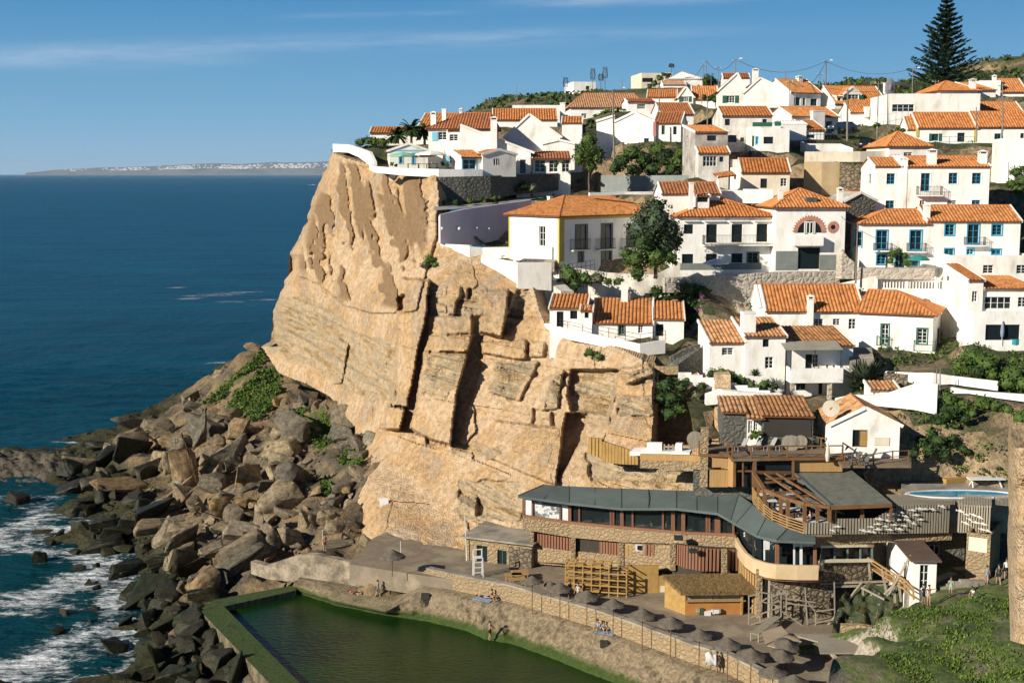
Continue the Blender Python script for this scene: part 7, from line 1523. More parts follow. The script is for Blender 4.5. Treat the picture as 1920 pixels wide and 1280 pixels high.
# ================================================================ thatched parasols
def parasol_mesh(parent):
    mb=MB(); n=18
    rings=[(.03,.62),(.35,.42),(.75,.20),(1.15,.0),(1.28,-.16)]
    vs=[]
    for r,z in rings:
        for k in range(n): a=2*math.pi*k/n; q=1+.04*math.sin(k*5.1+r*7); vs.append((r*math.cos(a)*q,r*math.sin(a)*q,z+(.05*math.sin(k*3.7) if r>1.2 else 0)))
    vs.append((0,0,-.02)); f=[(i*n+k,i*n+(k+1)%n,(i+1)*n+(k+1)%n,(i+1)*n+k) for i in range(4) for k in range(n)]+[((4)*n+k,4*n+(k+1)%n,5*n) for k in range(n)]; mb.add(vs,f,STRAW)
    return mb
ORD=['first','second','third','fourth','fifth','sixth','seventh','eighth','ninth','tenth','eleventh','twelfth','thirteenth']
def parasol(p,zb,label,tilt=0,sc=1.0):
    O=Vector((p.x,p.y,zb)); r=empty('thatched_parasol',O,0,label,'parasol','thatched parasols on the seaside terrace'); m_=parasol_mesh(r); o=m_.build('canopy',r,smooth=False); o.location=(0,0,p.z-zb-.3); o.rotation_euler=(tilt,tilt*.5,0); o.scale=(sc,sc,sc)
    mb=MB(); mb.bar((0,0,0),(0,0,p.z-zb+.15),.09,WDB,n=6); mb.build('pole',r); return r
PS=[(135,150),(320,200),(500,250),(675,305),(870,375),(1060,425),(1250,510),(1440,570),(1595,640),(1740,755),(1880,815)]
for k,(x,y) in enumerate(PS): parasol(PQZ(10,x,y,10.35),7.0,ORD[k]+' thatched parasol from the left in the row along the terrace wall',.06*((k*7)%3-1),[1,1.05,1.1,1.05,1.15,1.1,1.1,1.08,1.15,1.1,1.1][k]*.80)
parasol(PQZ(11,940,300,10.35),8.0,'lone thatched parasol at the far left end of the terrace, by the cliff')
parasol(PQZ(8,290,920,10.0),8.0,'folded thatched parasol leaning behind the row near the timber racks',.12,.5)
parasol(PQZ(9,340,1215,10.2),8.0,'thatched parasol lying tilted beside the pole scaffold',.3,.8); parasol(PQZ(10,1800,640,10),8.0,'thatched parasol between the scaffold and the end of the row',.2,.75)
def upar(label,Z,x,y,Y,h,r,mat,closed=False,name='parasol'):
    top=PQ(Z,x,y,Y); O=top-Vector((0,0,h)); e=empty(name,O,0,label,'parasol'); mb=MB(); mb.bar((0,0,0),(0,0,h),.06,METW,n=6); mb.build('pole',e); mb=MB(); n=8
    if closed: rings=[(.04,h),(.16,h-.5),(.22,h-1.2),(.14,h-1.7)]
    else: rings=[(.03,h),(r*.5,h-.18),(r,h-.5),(r*1.01,h-.62)]
    vs=[]; 
    for rr_,z in rings:
        for k in range(n): a=2*math.pi*k/n; vs.append((rr_*math.cos(a),rr_*math.sin(a),z))
    mb.add(vs,[(i*n+k,i*n+(k+1)%n,(i+1)*n+(k+1)%n,(i+1)*n+k) for i in range(3) for k in range(n)],mat); mb.build('canopy',e)
GCL=M('green_cloth',(.25,.50,.38),fine=0); CRC=M('cream_cloth',(.62,.55,.45),fine=0); TEAL=M('teal_cloth',(.03,.22,.20),fine=0); SLATE=M('slate_blue_cloth',(.25,.28,.36),fine=0)
upar('pale green parasol on the upper terrace',1,540,500,170.5,2.4,2.0,GCL); upar('wide white parasol on the upper terrace right of the green one',1,755,488,170,2.7,2.1,WH); upar('pinkish white parasol behind the wide white one',1,700,505,172,2.4,1.5,CRC)
upar('closed cream parasol beside the two-storey house',1,852,485,171.5,2.6,1,CRC,True); upar('white parasol below the long iron balcony',4,1530,618,147.8,2.3,1.5,WH); upar('teal parasol over the white table by the blue basement window',5,1180,540,147.5,2.3,1.3,TEAL); upar('closed slate-blue parasol under the covered terrace',5,1757,993,133.8,2.6,1,SLATE,True)
upar('closed white parasol beside the restaurant terrace wall',6,1290,985,111.5,1.6,1,CRC,True)
# ================================================================ people
SKIN=M('skin',(.42,.25,.16),fine=.05,rough=.6); SKD=M('tanned_skin',(.28,.16,.10),fine=.05,rough=.6); HAIRM=M('dark_hair',(.03,.022,.018),fine=0)
def clothm(n,c): return M('cloth_'+n,c,fine=.08)
TS=bpy.data.scenes.new('tmp')
def person(label,p,pose='stand',rz=0,top=None,bot=None,skin=None,h=1.7,bag=None,arm=None):
    """one continuous skinned body; the pose is laid out joint by joint"""
    skin=skin or SKIN; s=h/1.7; J={}
    def j(n,x,y,z,r): J[n]=(Vector((x,y,z))*s,r*s)
    if pose in('stand','walk','arms','dive'):
        st=.28 if pose=='walk' else .03
        j('pel',0,0,.92,.135); j('bel',0,0,1.08,.125); j('che',0,.0,1.28,.15); j('nek',0,-.01,1.46,.055); j('hed',0,-.02,1.60,.10); j('hdt',0,-.01,1.66,.085)
        for q,sg in (('l',-1),('r',1)):
            f_=st*sg
            j(q+'hip',sg*.09,0,.88,.095); j(q+'kne',sg*.10,-f_*.45-.02,.48,.06); j(q+'ank',sg*.10,-f_*.9+.04,.07,.042); j(q+'toe',sg*.11,-f_*.9-.12,.03,.035)
            j(q+'sho',sg*.17,0,1.38,.06)
            if pose=='arms': j(q+'elb',sg*.36,-.12,1.40,.042); j(q+'wri',sg*.42,-.34,1.52,.03)
            elif pose=='dive': j(q+'elb',sg*.20,-.25,1.18,.042); j(q+'wri',sg*.12,-.42,1.02,.03)
            else: j(q+'elb',sg*.24,.03+f_*.3,1.12,.042); j(q+'wri',sg*.25,-.06+f_*.5,.87,.03)
            j(q+'han',J[q+'wri'][0].x/s+sg*.01,J[q+'wri'][0].y/s-.03,J[q+'wri'][0].z/s-.07,.036)
    elif pose=='sit':
        j('pel',0,0,.13,.14); j('bel',0,.05,.30,.13); j('che',0,.03,.50,.15); j('nek',0,-.02,.68,.055); j('hed',0,-.07,.82,.10); j('hdt',0,-.07,.88,.085)
        for q,sg in (('l',-1),('r',1)):
            j(q+'hip',sg*.10,-.05,.12,.095); j(q+'kne',sg*.15,-.42,.42,.06); j(q+'ank',sg*.14,-.62,.07,.042); j(q+'toe',sg*.15,-.76,.03,.035)
            j(q+'sho',sg*.17,.02,.60,.06); j(q+'elb',sg*.25,-.18,.42,.042); j(q+'wri',sg*.14,-.40,.44,.03); j(q+'han',sg*.10,-.46,.42,.036)
    elif pose=='chair':
        j('pel',0,0,.50,.14); j('bel',0,.03,.66,.13); j('che',0,.0,.88,.15); j('nek',0,-.04,1.06,.055); j('hed',0,-.08,1.20,.10); j('hdt',0,-.08,1.26,.085)
        for q,sg in (('l',-1),('r',1)):
            j(q+'hip',sg*.10,-.05,.48,.095); j(q+'kne',sg*.12,-.45,.50,.06); j(q+'ank',sg*.12,-.45,.08,.042); j(q+'toe',sg*.13,-.60,.03,.035)
            j(q+'sho',sg*.17,.0,.98,.06); j(q+'elb',sg*.24,-.12,.74,.042); j(q+'wri',sg*.14,-.38,.76,.03); j(q+'han',sg*.11,-.45,.77,.036)
    else: # lie
        j('pel',0,0,.13,.13); j('bel',0,.16,.12,.12); j('che',0,.36,.14,.14); j('nek',0,.55,.13,.055); j('hed',0,.68,.13,.10); j('hdt',0,.74,.14,.085)
        for q,sg in (('l',-1),('r',1)):
            j(q+'hip',sg*.09,-.05,.11,.095); j(q+'kne',sg*.11,-.45,.10+(.22 if sg>0 else 0),.06); j(q+'ank',sg*.11,-.82,.06,.042); j(q+'toe',sg*.12,-.90,.13,.035)
            j(q+'sho',sg*.17,.46,.12,.06); j(q+'elb',sg*.32,.30,.08,.042); j(q+'wri',sg*.30,.08,.06,.03); j(q+'han',sg*.30,.01,.05,.036)
    ED=[('pel','bel'),('bel','che'),('che','nek'),('nek','hed'),('hed','hdt')]
    for q in 'lr': ED+=[('pel',q+'hip'),(q+'hip',q+'kne'),(q+'kne',q+'ank'),(q+'ank',q+'toe'),('che',q+'sho'),(q+'sho',q+'elb'),(q+'elb',q+'wri'),(q+'wri',q+'han')]
    # fingers and thumb: short chains rooted in the palm
    for q,sg in (('l',-1),('r',1)):
        w=J[q+'wri'][0]/s; hn=J[q+'han'][0]/s; d=(hn-w).normalized() if (hn-w).length>1e-4 else Vector((0,0,-1)); sd=d.cross(Vector((0,1,0))); sd=sd.normalized() if sd.length>.1 else Vector((1,0,0))
        for k,L_ in enumerate((.075,.085,.08,.06)):
            t_=q+'f%d'%k; a=hn+d*L_+sd*(-.03+.02*k); j(t_,a.x,a.y,a.z,.010); ED.append((q+'han',t_))
        a=hn+d*.02-sd*.055*sg; j(q+'th',a.x,a.y,a.z,.012); ED.append((q+'han',q+'th'))
    ks=list(J); me=bpy.data.meshes.new('tmp'); me.from_pydata([J[k][0] for k in ks],[(ks.index(a),ks.index(b_)) for a,b_ in ED],[]); ob=bpy.data.objects.new('tmp',me); TS.collection.objects.link(ob)
    md=ob.modifiers.new('s','SKIN'); sk=me.skin_vertices[0].data
    for i,k in enumerate(ks): sk[i].radius=(J[k][1],J[k][1]*(.72 if k in('bel','che','pel') else 1)); sk[i].use_root=(k=='pel')
    ob.modifiers.new('b','SUBSURF').levels=1; TS.view_layers[0].update(); dg=TS.view_layers[0].depsgraph; m2=bpy.data.meshes.new_from_object(ob.evaluated_get(dg)); bpy.data.objects.remove(ob); bpy.data.meshes.remove(me)
    m2.materials.clear(); mats=[skin,bot or skin,top or skin]
    for q in mats: m2.materials.append(q)
    TOPB={('pel','bel'),('bel','che'),('che','lsho'),('che','rsho'),('lsho','lelb'),('rsho','relb')}; BOTB={('pel','lhip'),('pel','rhip'),('lhip','lkne'),('rhip','rkne')}
    for f in m2.polygons:
        c=f.center; best=None;bd=9
        for a,b_ in ED:
            A,B=J[a][0],J[b_][0]; ab=B-A; t_=max(0,min(1,(c-A).dot(ab)/ab.length_squared)); d=(c-(A+ab*t_)).length-J[a][1]*.6
            if d<bd: bd=d;best=(a,b_);bt=t_
        k=0
        if top and best in TOPB and not(best[0][1:]=='sho' and bt>.6): k=2
        if bot and best in BOTB and not (best[1][1:]=='kne' and bt>.55): k=1
        if bot and best==('pel','bel') and bt<.35: k=1
        f.material_index=k; f.use_smooth=True
    m2.name='person'; o=bpy.data.objects.new('person',m2); COL.objects.link(o); o.location=p; o.rotation_euler=(0,0,rz); tag(o,label,'person')
    hm=MB(); core(hm,J['hdt'][0]+Vector((0,.03,.03))*s,.115*s,HAIRM,.85); hm.build('hair',o,smooth=True)
    return o
P9=lambda x,y,z:PQZ(9,x,y,z); wht=clothm('white',(.7,.7,.68)); blk=clothm('black',(.02,.02,.022)); blu=clothm('blue',(.25,.35,.5)); dk=clothm('dark_green',(.04,.09,.06)); multi=M('cloth_striped_towel',(.55,.45,.05),(.05,.30,.45),scale=4,fine=0)
person('person with long dark hair in dark clothes beside the white shed door',P9(1250,968,12.3),'stand',.4,blk,blk,SKD,1.62)
person('bather in a pale swimsuit standing with a raised phone, back to the shed',P9(1284,975,12.3),'arms',.1,None,clothm('pale_suit',(.45,.36,.28)),SKIN,1.62)
person('bather wrapped in a blue and yellow striped towel on the path',P9(1430,922,12.4),'stand',-.6,multi,multi,SKD,1.68)
person('crouching child in a white shirt on the path stones',P9(1578,912,12.6),'sit',-.8,wht,wht,SKIN,1.25)
person('person in a grey-blue shirt walking uphill on the path',P9(1670,832,12.9),'walk',2.6,clothm('grey_blue',(.22,.26,.32)),clothm('grey_blue',(.2,.24,.3)),SKIN,1.5)
person('person in a dark green top and shorts at the top of the path',P9(1748,838,13.0),'walk',3.0,dk,blk,SKIN,1.7)
person('person in a white shirt and dark shorts beside the near rock',P9(1800,800,13.2),'stand',3.1,wht,blk,SKIN,1.72)
P1_=lambda x,y,z:PQZ(10,x,y,z)
pt_=person('bather carrying a large white towel below the terrace wall',P1_(1365,790,7.0),'walk',-.7,None,wht,SKD,1.75)
mb=MB(); n=12; vs=[]
for i in range(n):
    for k in range(n):
        u,v=i/(n-1),k/(n-1); vs.append((-.95+.85*u,-.12-.25*math.sin(v*3),.85+.95*v-.25*u*u+.08*math.sin(u*9+v*5)))
mb.add(vs,[(i*n+k,i*n+k+1,(i+1)*n+k+1,(i+1)*n+k) for i in range(n-1) for k in range(n-1)],wht); o=mb.build('towel',smooth=True); o.location=pt_.location; md=o.modifiers.new('t','SOLIDIFY'); md.thickness=.03; tag(o,'large white towel held up by the bather below the terrace wall','towel')
person('left seated sunbather of the couple reading below the parasols',P1_(572,500,7.05),'sit',-.5,blu,wht,SKIN,1.7); person('right seated sunbather of the couple below the parasols',P1_(612,508,7.05),'sit',.2,clothm('dotted',(.4,.42,.4)),blk,SKIN,1.65)
P2_=lambda x,y,z:PQZ(11,x,y,z)
person('sunburnt bather standing among the boulders at the left end of the terrace',P2_(437,290,7.9),'stand',.6,None,clothm('red_trunks',(.35,.12,.06)),clothm('sunburnt',(.5,.24,.12)) if False else SKIN,1.72)
person('bather in dark shorts walking along the lower path',P2_(835,640,5.3),'walk',1.3,clothm('grey',(.35,.35,.38)),clothm('teal_shorts',(.04,.12,.14)),SKIN,1.72)
person('bather bending forward at the edge of the pool steps',P2_(1674,955,4.7),'dive',1.2,None,blk,SKIN,1.7)
person('person lying on the lower path beside the walking bather',P2_(665,608,5.35),'lie',1.2,clothm('red',(.3,.05,.04)),blk,SKIN,1.65); person('second person lying on the lower path, nearer the pool',P2_(715,618,5.35),'lie',1.7,None,blk,SKIN,1.7)
person('bather with dark hair sitting on a blue towel on the upper walk',P2_(1690,650,7.05),'sit',.5,None,blk,SKIN,1.68); person('person lying on the upper walk left of the sitting bather',P2_(1635,640,7.05),'lie',1.3,blk,clothm('lilac',(.3,.3,.45)),SKIN,1.65)
for x,y,Z,zz,lb in ((1620,655,11,7.03,'blue towel spread on the upper walk'),(620,518,10,7.03,'blue and white towel under the seated couple')):
    q=PQZ(Z,x,y,zz); mb=MB(); mb.box(-.9,.9,-.35,.35,0,.03,blu); o=mb.build('towel'); o.location=q; o.rotation_euler=(0,0,-.5); tag(o,lb,'towel')
person('diner in white at the pergola table, left of two',PQ(9,412,400,107)-Vector((0,0,.5)),'chair',1.2,wht,blk,SKIN,1.7); person('diner in white at the pergola table, right of two',PQ(9,498,405,106)-Vector((0,0,.5)),'chair',-1.4,wht,blk,SKIN,1.7)
person('diner in white by the middle restaurant window, left of two',PQ(8,1045,560,by(1221)+1.2),'chair',-1.3,wht,blk,SKIN,1.7); person('diner in white by the middle restaurant window, right of two',PQ(8,1155,560,by(1249)+1.2),'chair',1.3,wht,blk,SKIN,1.7)
person('person in a light shirt seated on the canopied balcony, nearer the right post',Vector((PQ(6,1325,478,128.2).x,128.2,PQ(6,1200,560,127).z)),'chair',1.0,clothm('pale_blue',(.4,.45,.5)),blk,SKIN,1.7); person('person in dark clothes on the canopied balcony beside the other diner',Vector((PQ(6,1285,478,128.4).x,128.4,PQ(6,1200,560,127).z)),'chair',-1.0,blk,blk,SKD,1.7)
person('worker among the timber racks on the terrace',P1_(385,290,8.0),'stand',.8,blk,blk,SKD,1.7); person('person in shorts beside the timber racks under the parasols',P1_(440,310,8.0),'walk',-.8,clothm('pale_grey',(.5,.5,.48)),clothm('tan',(.4,.3,.2)),SKIN,1.7)
person('diner at the curved terrace of the pavilion, nearest the post',PQ(9,60,545,110.9)-Vector((0,0,.2)),'chair',.8,wht,blk,SKIN,1.7); person('dark-clothed waiter standing inside the curved pavilion',PQ(9,140,625,108.7)-Vector((0,0,.2)),'stand',.3,blk,blk,SKIN,1.75)
bpy.data.scenes.remove(TS)
# ================================================================ terrace furniture
BRS=.80
BR=empty('beach_bar',PQZ(8,1297,1168,8.0),R(2),'thatched beach bar with an orange counter on the terrace','bar'); O=BR.location
W1=5.6; mb=MB(); mb.box(0,W1,0,.12,0,1.55,M('orange_board',(.42,.19,.05),(.35,.15,.04),fine=.12)); mb.box(-.1,W1+.1,-.35,.15,1.551,1.62,WD); mb.build('counter',BR)
mb=MB(); mb.box(0,W1,.13,.2,1.63,2.9,CONC); mb.box(2.6,2.66,.08,.128,1.63,2.9,WDB); mb.build('hatch',BR)
mb=MB(); mb.add([(0,0,0),(-1.6,2.6,0),(-1.6,2.6,3.2),(0,0,2.9),(.12,.05,0),(-1.48,2.65,0),(-1.48,2.65,3.2),(.12,.05,3.0)],[(0,3,2,1),(4,5,6,7),(0,4,7,3),(3,7,6,2)],WDY); mb.build('side_wall',BR)
mb=MB(); mb.box(W1+.001,W1+2.0,.6,.7,0,2.9,BLK); mb.box(W1+1.1,W1+1.4,-.05,.1,0,2.9,WD); mb.box(W1-.35,W1-.15,-.25,-.05,0,2.2,WDY); mb.build('doorway',BR)  # the black sheet stands in for the dark of the door opening
rnd=random.Random(9); mb=MB(); A_=[Vector((-.5,-.7,2.8)),Vector((W1+2,-.7,2.8))]; B_=[Vector((-1.9,2.6,3.7)),Vector((W1+1.2,2.8,3.7))]
mb.add(A_+B_[::-1]+[q-Vector((0,0,.4)) for q in A_+B_[::-1]],[(0,1,2,3),(7,6,5,4),(0,4,5,1),(1,5,6,2),(2,6,7,3),(3,7,4,0)],THA)
for k in range(5200):
    u,v=rnd.random(),rnd.random(); p=A_[0].lerp(A_[1],u).lerp(B_[0].lerp(B_[1],u),v); L=rnd.uniform(.3,.7); d=Vector((rnd.uniform(-.35,.35),-.75,rnd.uniform(-.55,-.05))).normalized(); mb.add([p+Vector((-.02,0,.05)),p+Vector((.02,0,.05)),p+d*L+Vector((0,0,rnd.uniform(.0,.14)))],[(0,1,2)],M('straw',(.36,.25,.10),(.26,.17,.07),scale=3,fine=0) if k%3 else THA)
mb.build('thatch_roof',BR)
BR.scale=(.92,.8,.8)
# timber racks
RKK=empty('timber_racks',PQZ(8,400,1010,8.0),R(-12),'tall openwork racks of yellow timber stacked before the restaurant','rack'); mb=MB(); 
for i in range(8):
    for jj in range(3): mb.bar((i*.8,jj*.9,0),(i*.8,jj*.9,3.0-(i>5)*.6),.10,WDY)
for k in range(5):
    for jj in range(3): mb.bar((0,jj*.9,.58*k+.4),(5.6-(k>3)*1.5,jj*.9,.58*k+.4),.11,WDY)
    for i in range(8): mb.bar((i*.8,0,.58*k+.4),(i*.8,1.8,.58*k+.4),.08,WDY)
for k in range(5):
    for i in range(5): 
        if (i+k)%2: mb.box(i*.8+.06,i*.8+.74,.05,.85,.58*k+.42,.58*k+.50,WDY)
mb.build('frame',RKK)
mb=MB(); q=PQZ(8,850,1005,8.0); mb.box(0,3.0,0,.3,0,2.6,WDY); mb.box(3.0,5.2,.02,.3,0,1.6,WDY); mb.box(3.2,5.0,-.06,0,.1,.7,CR); o=mb.build('yellow_counter'); o.location=q; tag(o,'yellow board counter under the restaurant between the racks and the bar','counter')
def table(label,p,rz=0,mat=WD,L=1.6,nm='table',hh=.74,group=None):
    r=empty(nm,p,rz,label,'table',group); mb=MB(); mb.box(-L/2,L/2,-.4,.4,hh-.06,hh,mat); mb.build('table_top',r)
    for sx in (-L/2+.12,L/2-.12):
        for sy in (-.33,.33): mb=MB(); mb.box(sx-.04,sx+.04,sy-.04,sy+.04,0,hh-.06,mat); mb.build('leg',r)
    return r
for x,y,Z,lb,rz in ((40,955,8,'small timber table at the left end of the terrace beside the first parasol',.2),(710,1000,8,'yellow timber table right of the racks',.1),(1850,520,11,'timber picnic table behind the terrace wall near the lifeguard chair',.1),(1900,495,11,'second timber table behind the first parasol',.3),(60,915,8,'low timber bench table below the changing rooms',.1)): table(lb,PQZ(Z,x,y,8.0),rz,WD)
table('long slanting timber workbench beside the pole scaffold',PQZ(10,1690,520,8.0),1.0,WDG,5.0)
def chair(label,p,rz,mat=METW,recl=.3,group=None,L=.5):
    r=empty('chair',p,rz,label,'chair',group); mb=MB(); mb.box(-.25,.25,-.25,L-.0,.38,.43,mat); mb.build('seat',r); mb=MB(); mb.add([(-.25,-.24,.43),(.25,-.24,.43),(.25,-.24-recl,1.05),(-.25,-.24-recl,1.05),(-.25,-.19,.43),(.25,-.19,.43),(.25,-.19-recl,1.07),(-.25,-.19-recl,1.07)],[(0,1,2,3),(4,7,6,5),(0,4,5,1),(1,5,6,2),(2,6,7,3),(3,7,4,0)],mat); mb.build('backrest',r)
    for sx in (-.22,.22):
        for sy in (-.22,L-.05): mb=MB(); mb.box(sx-.03,sx+.03,sy-.03,sy+.03,0,.38,mat); mb.build('leg',r)
    return r
for k,x in enumerate((695,795,895,978)): chair(ORD[k]+' grey reclining chair from the left on the timber deck',PQZ(6,x,1035 if k else 1040,20.9),2.2,M('grey_chair',(.30,.30,.29)),.45,'reclining chairs on the timber deck',.7)
table('white plastic table at the right back of the timber deck',PQZ(6,1180,1010,20.9),0,METW,1.0); chair('white plastic chair left of the white deck table',PQZ(6,1150,1015,20.9),.6); chair('white plastic chair right of the white deck table',PQZ(6,1215,1012,20.9),-.7)
for k,(x,y) in enumerate(((1320,1040),(1400,1050),(1440,1070),(1580,1075),(1480,1100),(1540,1120))): chair(ORD[k]+' dark garden chair from the left on the mill house patio',PQZ(6,x,y+30,20.6),.5*k,M('dark_chair',(.10,.10,.09)),.3,'garden chairs on the mill house patio',.6)
sheet('mill_patio',None,[PQZ(6,x,y,20.6) for x,y in ((1290,1035),(1385,1140),(1860,1140),(1860,1060),(1640,1015),(1290,1000))],20.6,.25,PLK,kind='structure')
mb=MB(); O=PQZ(6,1400,1150,20.6)
for k,(x,y) in enumerate(((1400,1150),(1500,1150),(1600,1140),(1730,1120),(1840,1115))):
    p=PQZ(6,x,y,20.6)-O; mb.bar(p,p+Vector((0,0,1.05)),.1,WDB); 
    if k: mb.bar(last+Vector((0,0,1.0)),p+Vector((0,0,1.0)),.07,WDB); mb.bar(last+Vector((0,0,.5)),p+Vector((0,0,.5)),.06,WDB)
    last=p
o=mb.build('railing'); o.location=O; tag(o,'thin timber railing along the mill house patio','railing')
def spool(label,Z,x,y,Y,r_,z=None):
    p=PQ(Z,x,y,Y); mb=MB(); n=20
    for yy,rr_ in ((-.3,1),(.2,1)): 
        vs=[(r_*rr_*math.cos(2*math.pi*k/n),yy+w,r_*rr_*math.sin(2*math.pi*k/n)) for w in (0,.1) for k in range(n)]; mb.add(vs,[tuple(range(n)),tuple(range(2*n-1,n-1,-1))]+[(k,(k+1)%n,n+(k+1)%n,n+k) for k in range(n)],WDG)
    mb.bar((0,-.2,0),(0,.2,0),r_*.7,WDG,n=10); o=mb.build('millstone'); o.location=p; tag(o,label,'millstone')
spool('round millstone leaning on the dark cottage, left of two',6,1035,985,115.3,.75); spool('round millstone leaning on the dark cottage, right of two',6,1098,975,115.3,.6); spool('round brown millstone beside the stone pillar',6,380,965,116,.75)
# lifeguard chair and poles on the terrace
LC=empty('lifeguard_chair',PQZ(11,1585,480,8.0),R(10),'white ladder-like lifeguard chair in front of the changing rooms','lifeguard chair'); mb=MB()
for sx in (-.45,.45):
    for sy in (-.4,.4): mb.bar((sx,sy,0),(sx*.9,sy*.8,2.6 if sy>0 else 1.9),.09,METW)
for z in (.5,1.0,1.5): mb.bar((-.45,-.4,z),(.45,-.4,z),.07,METW)
mb.bar((-.42,.33,2.55),(.42,.33,2.55),.08,METW); mb.build('frame',LC); mb=MB(); mb.box(-.42,.42,-.35,.35,1.85,1.92,METW); mb.build('seat',LC)
def pole(label,Z,x0,y0,x1,y1,Y,w=.2,mat=None,arms=1,name='utility_pole',lamp=0):
    A=PQ(Z,x0,y0,Y); B=PQ(Z,x1,y1,Y); mb=MB(); h=A-B; mat=mat or M('weathered_pole',(.23,.20,.16),(.17,.15,.12),fine=.15)
    r=empty(name,B,0,label,'pole'); mb.bar((0,0,-.6),h,w,mat,n=8,w2=w*.6); mb.build('shaft',r)
    if arms:
        am=MB(); am.bar(h+Vector((-.6,0,-.35)),h+Vector((.6,0,-.35)),.09,mat); 
        for sx in (-.5,0,.5): am.bar(h+Vector((sx,0,-.33)),h+Vector((sx,0,-.12)),.07,METW)
        am.build('crossarm',r)
    if lamp: am=MB(); am.bar(h+Vector((0,0,-.1)),h+Vector((.7,-.3,.15)),.06,mat); am.bar(h+Vector((.6,-.3,.12)),h+Vector((1.1,-.45,.1)),.16,METW); am.build('lamp_head',r)
    return A
pole('tall white flagpole at the left corner of the changing rooms',11,1485,5,1508,465,123,.12,METW,0,'flagpole'); pole('thin metal post beside the lone parasol at the terrace end',11,1003,215,1010,415,125.6,.08,METW,0,'post')
pole('thin pole beside the sunburnt bather on the rocks',11,420,130,418,290,132,.07,METW,0,'post')
UP=[(2,465,298,478,870,184,'tallest light pole rising beside the big green-door gable house',.34,0,0),(2,843,262,818,690,196,'dark pole at the pink corner of the blank gable house',.26,1,0),(2,1222,330,1222,575,186,'pole in front of the flaking white house gable',.2,0,0),(2,1306,104,1312,300,228,'pole left of the crowning double-gabled house',.2,1,0),(2,1178,260,1178,380,230,'short pole left of the dark square hedge',.15,0,0),(2,1190,90,1192,175,270,'thin skyline pole left of a taller one',.18,1,0),(2,1212,58,1212,170,270,'tall skyline pole by the round dark tree',.2,1,0),(2,1448,48,1446,160,232,'pole with a street lamp behind the crowning house roof',.2,1,1),(2,1848,140,1848,205,235,'stub pole on the ridge of the double-gabled house',.2,0,0),(2,538,205,538,300,285,'thin skyline pole left of the concrete house',.18,0,0),(2,522,280,520,310,285,'low street lamp on the skyline left of the concrete house',.15,0,1),(2,1252,175,1252,260,272,'thin pole in front of the round dark tree',.14,0,0),
(3,372,60,366,285,245,'tall grey pole with a lamp before the green hill',.3,1,1),(3,540,282,537,690,189,'thick grey pole in the lane by the parked cars',.36,0,0),(3,782,220,770,640,192,'dark pole right of the parked car',.22,1,0),(3,855,232,852,545,200,'pole beside the white block and satellite dish',.2,0,0),(3,85,215,80,520,205,'pole before the shaded wing with dark shutters',.2,1,0),(3,135,205,128,415,210,'pole with a transformer beside the shaded wing',.2,1,0),(3,1050,120,1046,315,225,'street lamp pole in front of the Norfolk pine',.22,0,1),(3,1228,208,1222,310,222,'pole right of the Norfolk pine trunk',.2,1,0),(3,1752,235,1755,575,180,'pole before the long ochre-banded house at the right',.24,1,0),(3,325,152,322,240,248,'short pole left of the tall grey pole',.2,1,0),(3,1548,420,1548,560,184,'dark flue pole rising on the ochre-banded house roof',.2,0,0),(3,1800,850,1795,1130,165,'thin pole in the green slope at the right edge',.12,0,0),
(5,762,318,748,705,146.8,'wooden pole left of the lower blue-windowed house',.2,0,0),(1,1393,0,1402,125,235,'thin leaning mast on the left skyline',.14,0,0),(1,1764,0,1764,110,250,'thin mast left of the white box-like house',.14,0,0),(7,1172,510,1170,640,124,'slim white post by the garden gate, left of two',.12,0,0),(7,1202,505,1202,640,124,'slim white post by the garden gate, right of two',.12,0,0)]
TP_={}
for k,(Z,x0,y0,x1,y1,Y,lb,w,arms,lamp) in enumerate(UP): TP_[k]=pole(lb,Z,x0,y0,x1,y1,Y,w,None,arms,'utility_pole' if arms else ('street_lamp' if lamp else 'pole'),lamp)
def wire(label,a,b_,sag,w=.05):
    mb=MB(); O=a.copy(); last=Vector(); n=14
    for k in range(1,n+1): t_=k/n; q=a.lerp(b_,t_)-O-Vector((0,0,sag*4*t_*(1-t_))); mb.bar(last,q,w,IRON); last=q
    o=mb.build('power_line'); o.location=O; tag(o,label,'cable')
wire('sagging power line from the left skyline poles to the lamp pole',TP_[6],TP_[7],2.0); wire('power line between the lamp pole and the tall grey pole',TP_[7],TP_[12],2.2); wire('power line from the tall grey pole towards the Norfolk pine',TP_[12],TP_[18],1.6); wire('power line left of the round dark tree on the skyline',TP_[5],TP_[9]+Vector((10,0,0)),2.5); wire('power line from the transformer pole over the shaded wing',TP_[17],TP_[19],2.0); wire('cable crossing from the wooden pole over the arched-window house',TP_[24],PQ(5,650,275,150),.4,.04)
wire('thin power line at the right end of the skyline',TP_[18],P(1930,118,240),1.2); wire('cable sagging over the lane behind the parked cars',TP_[16],TP_[12],2.5,.05)
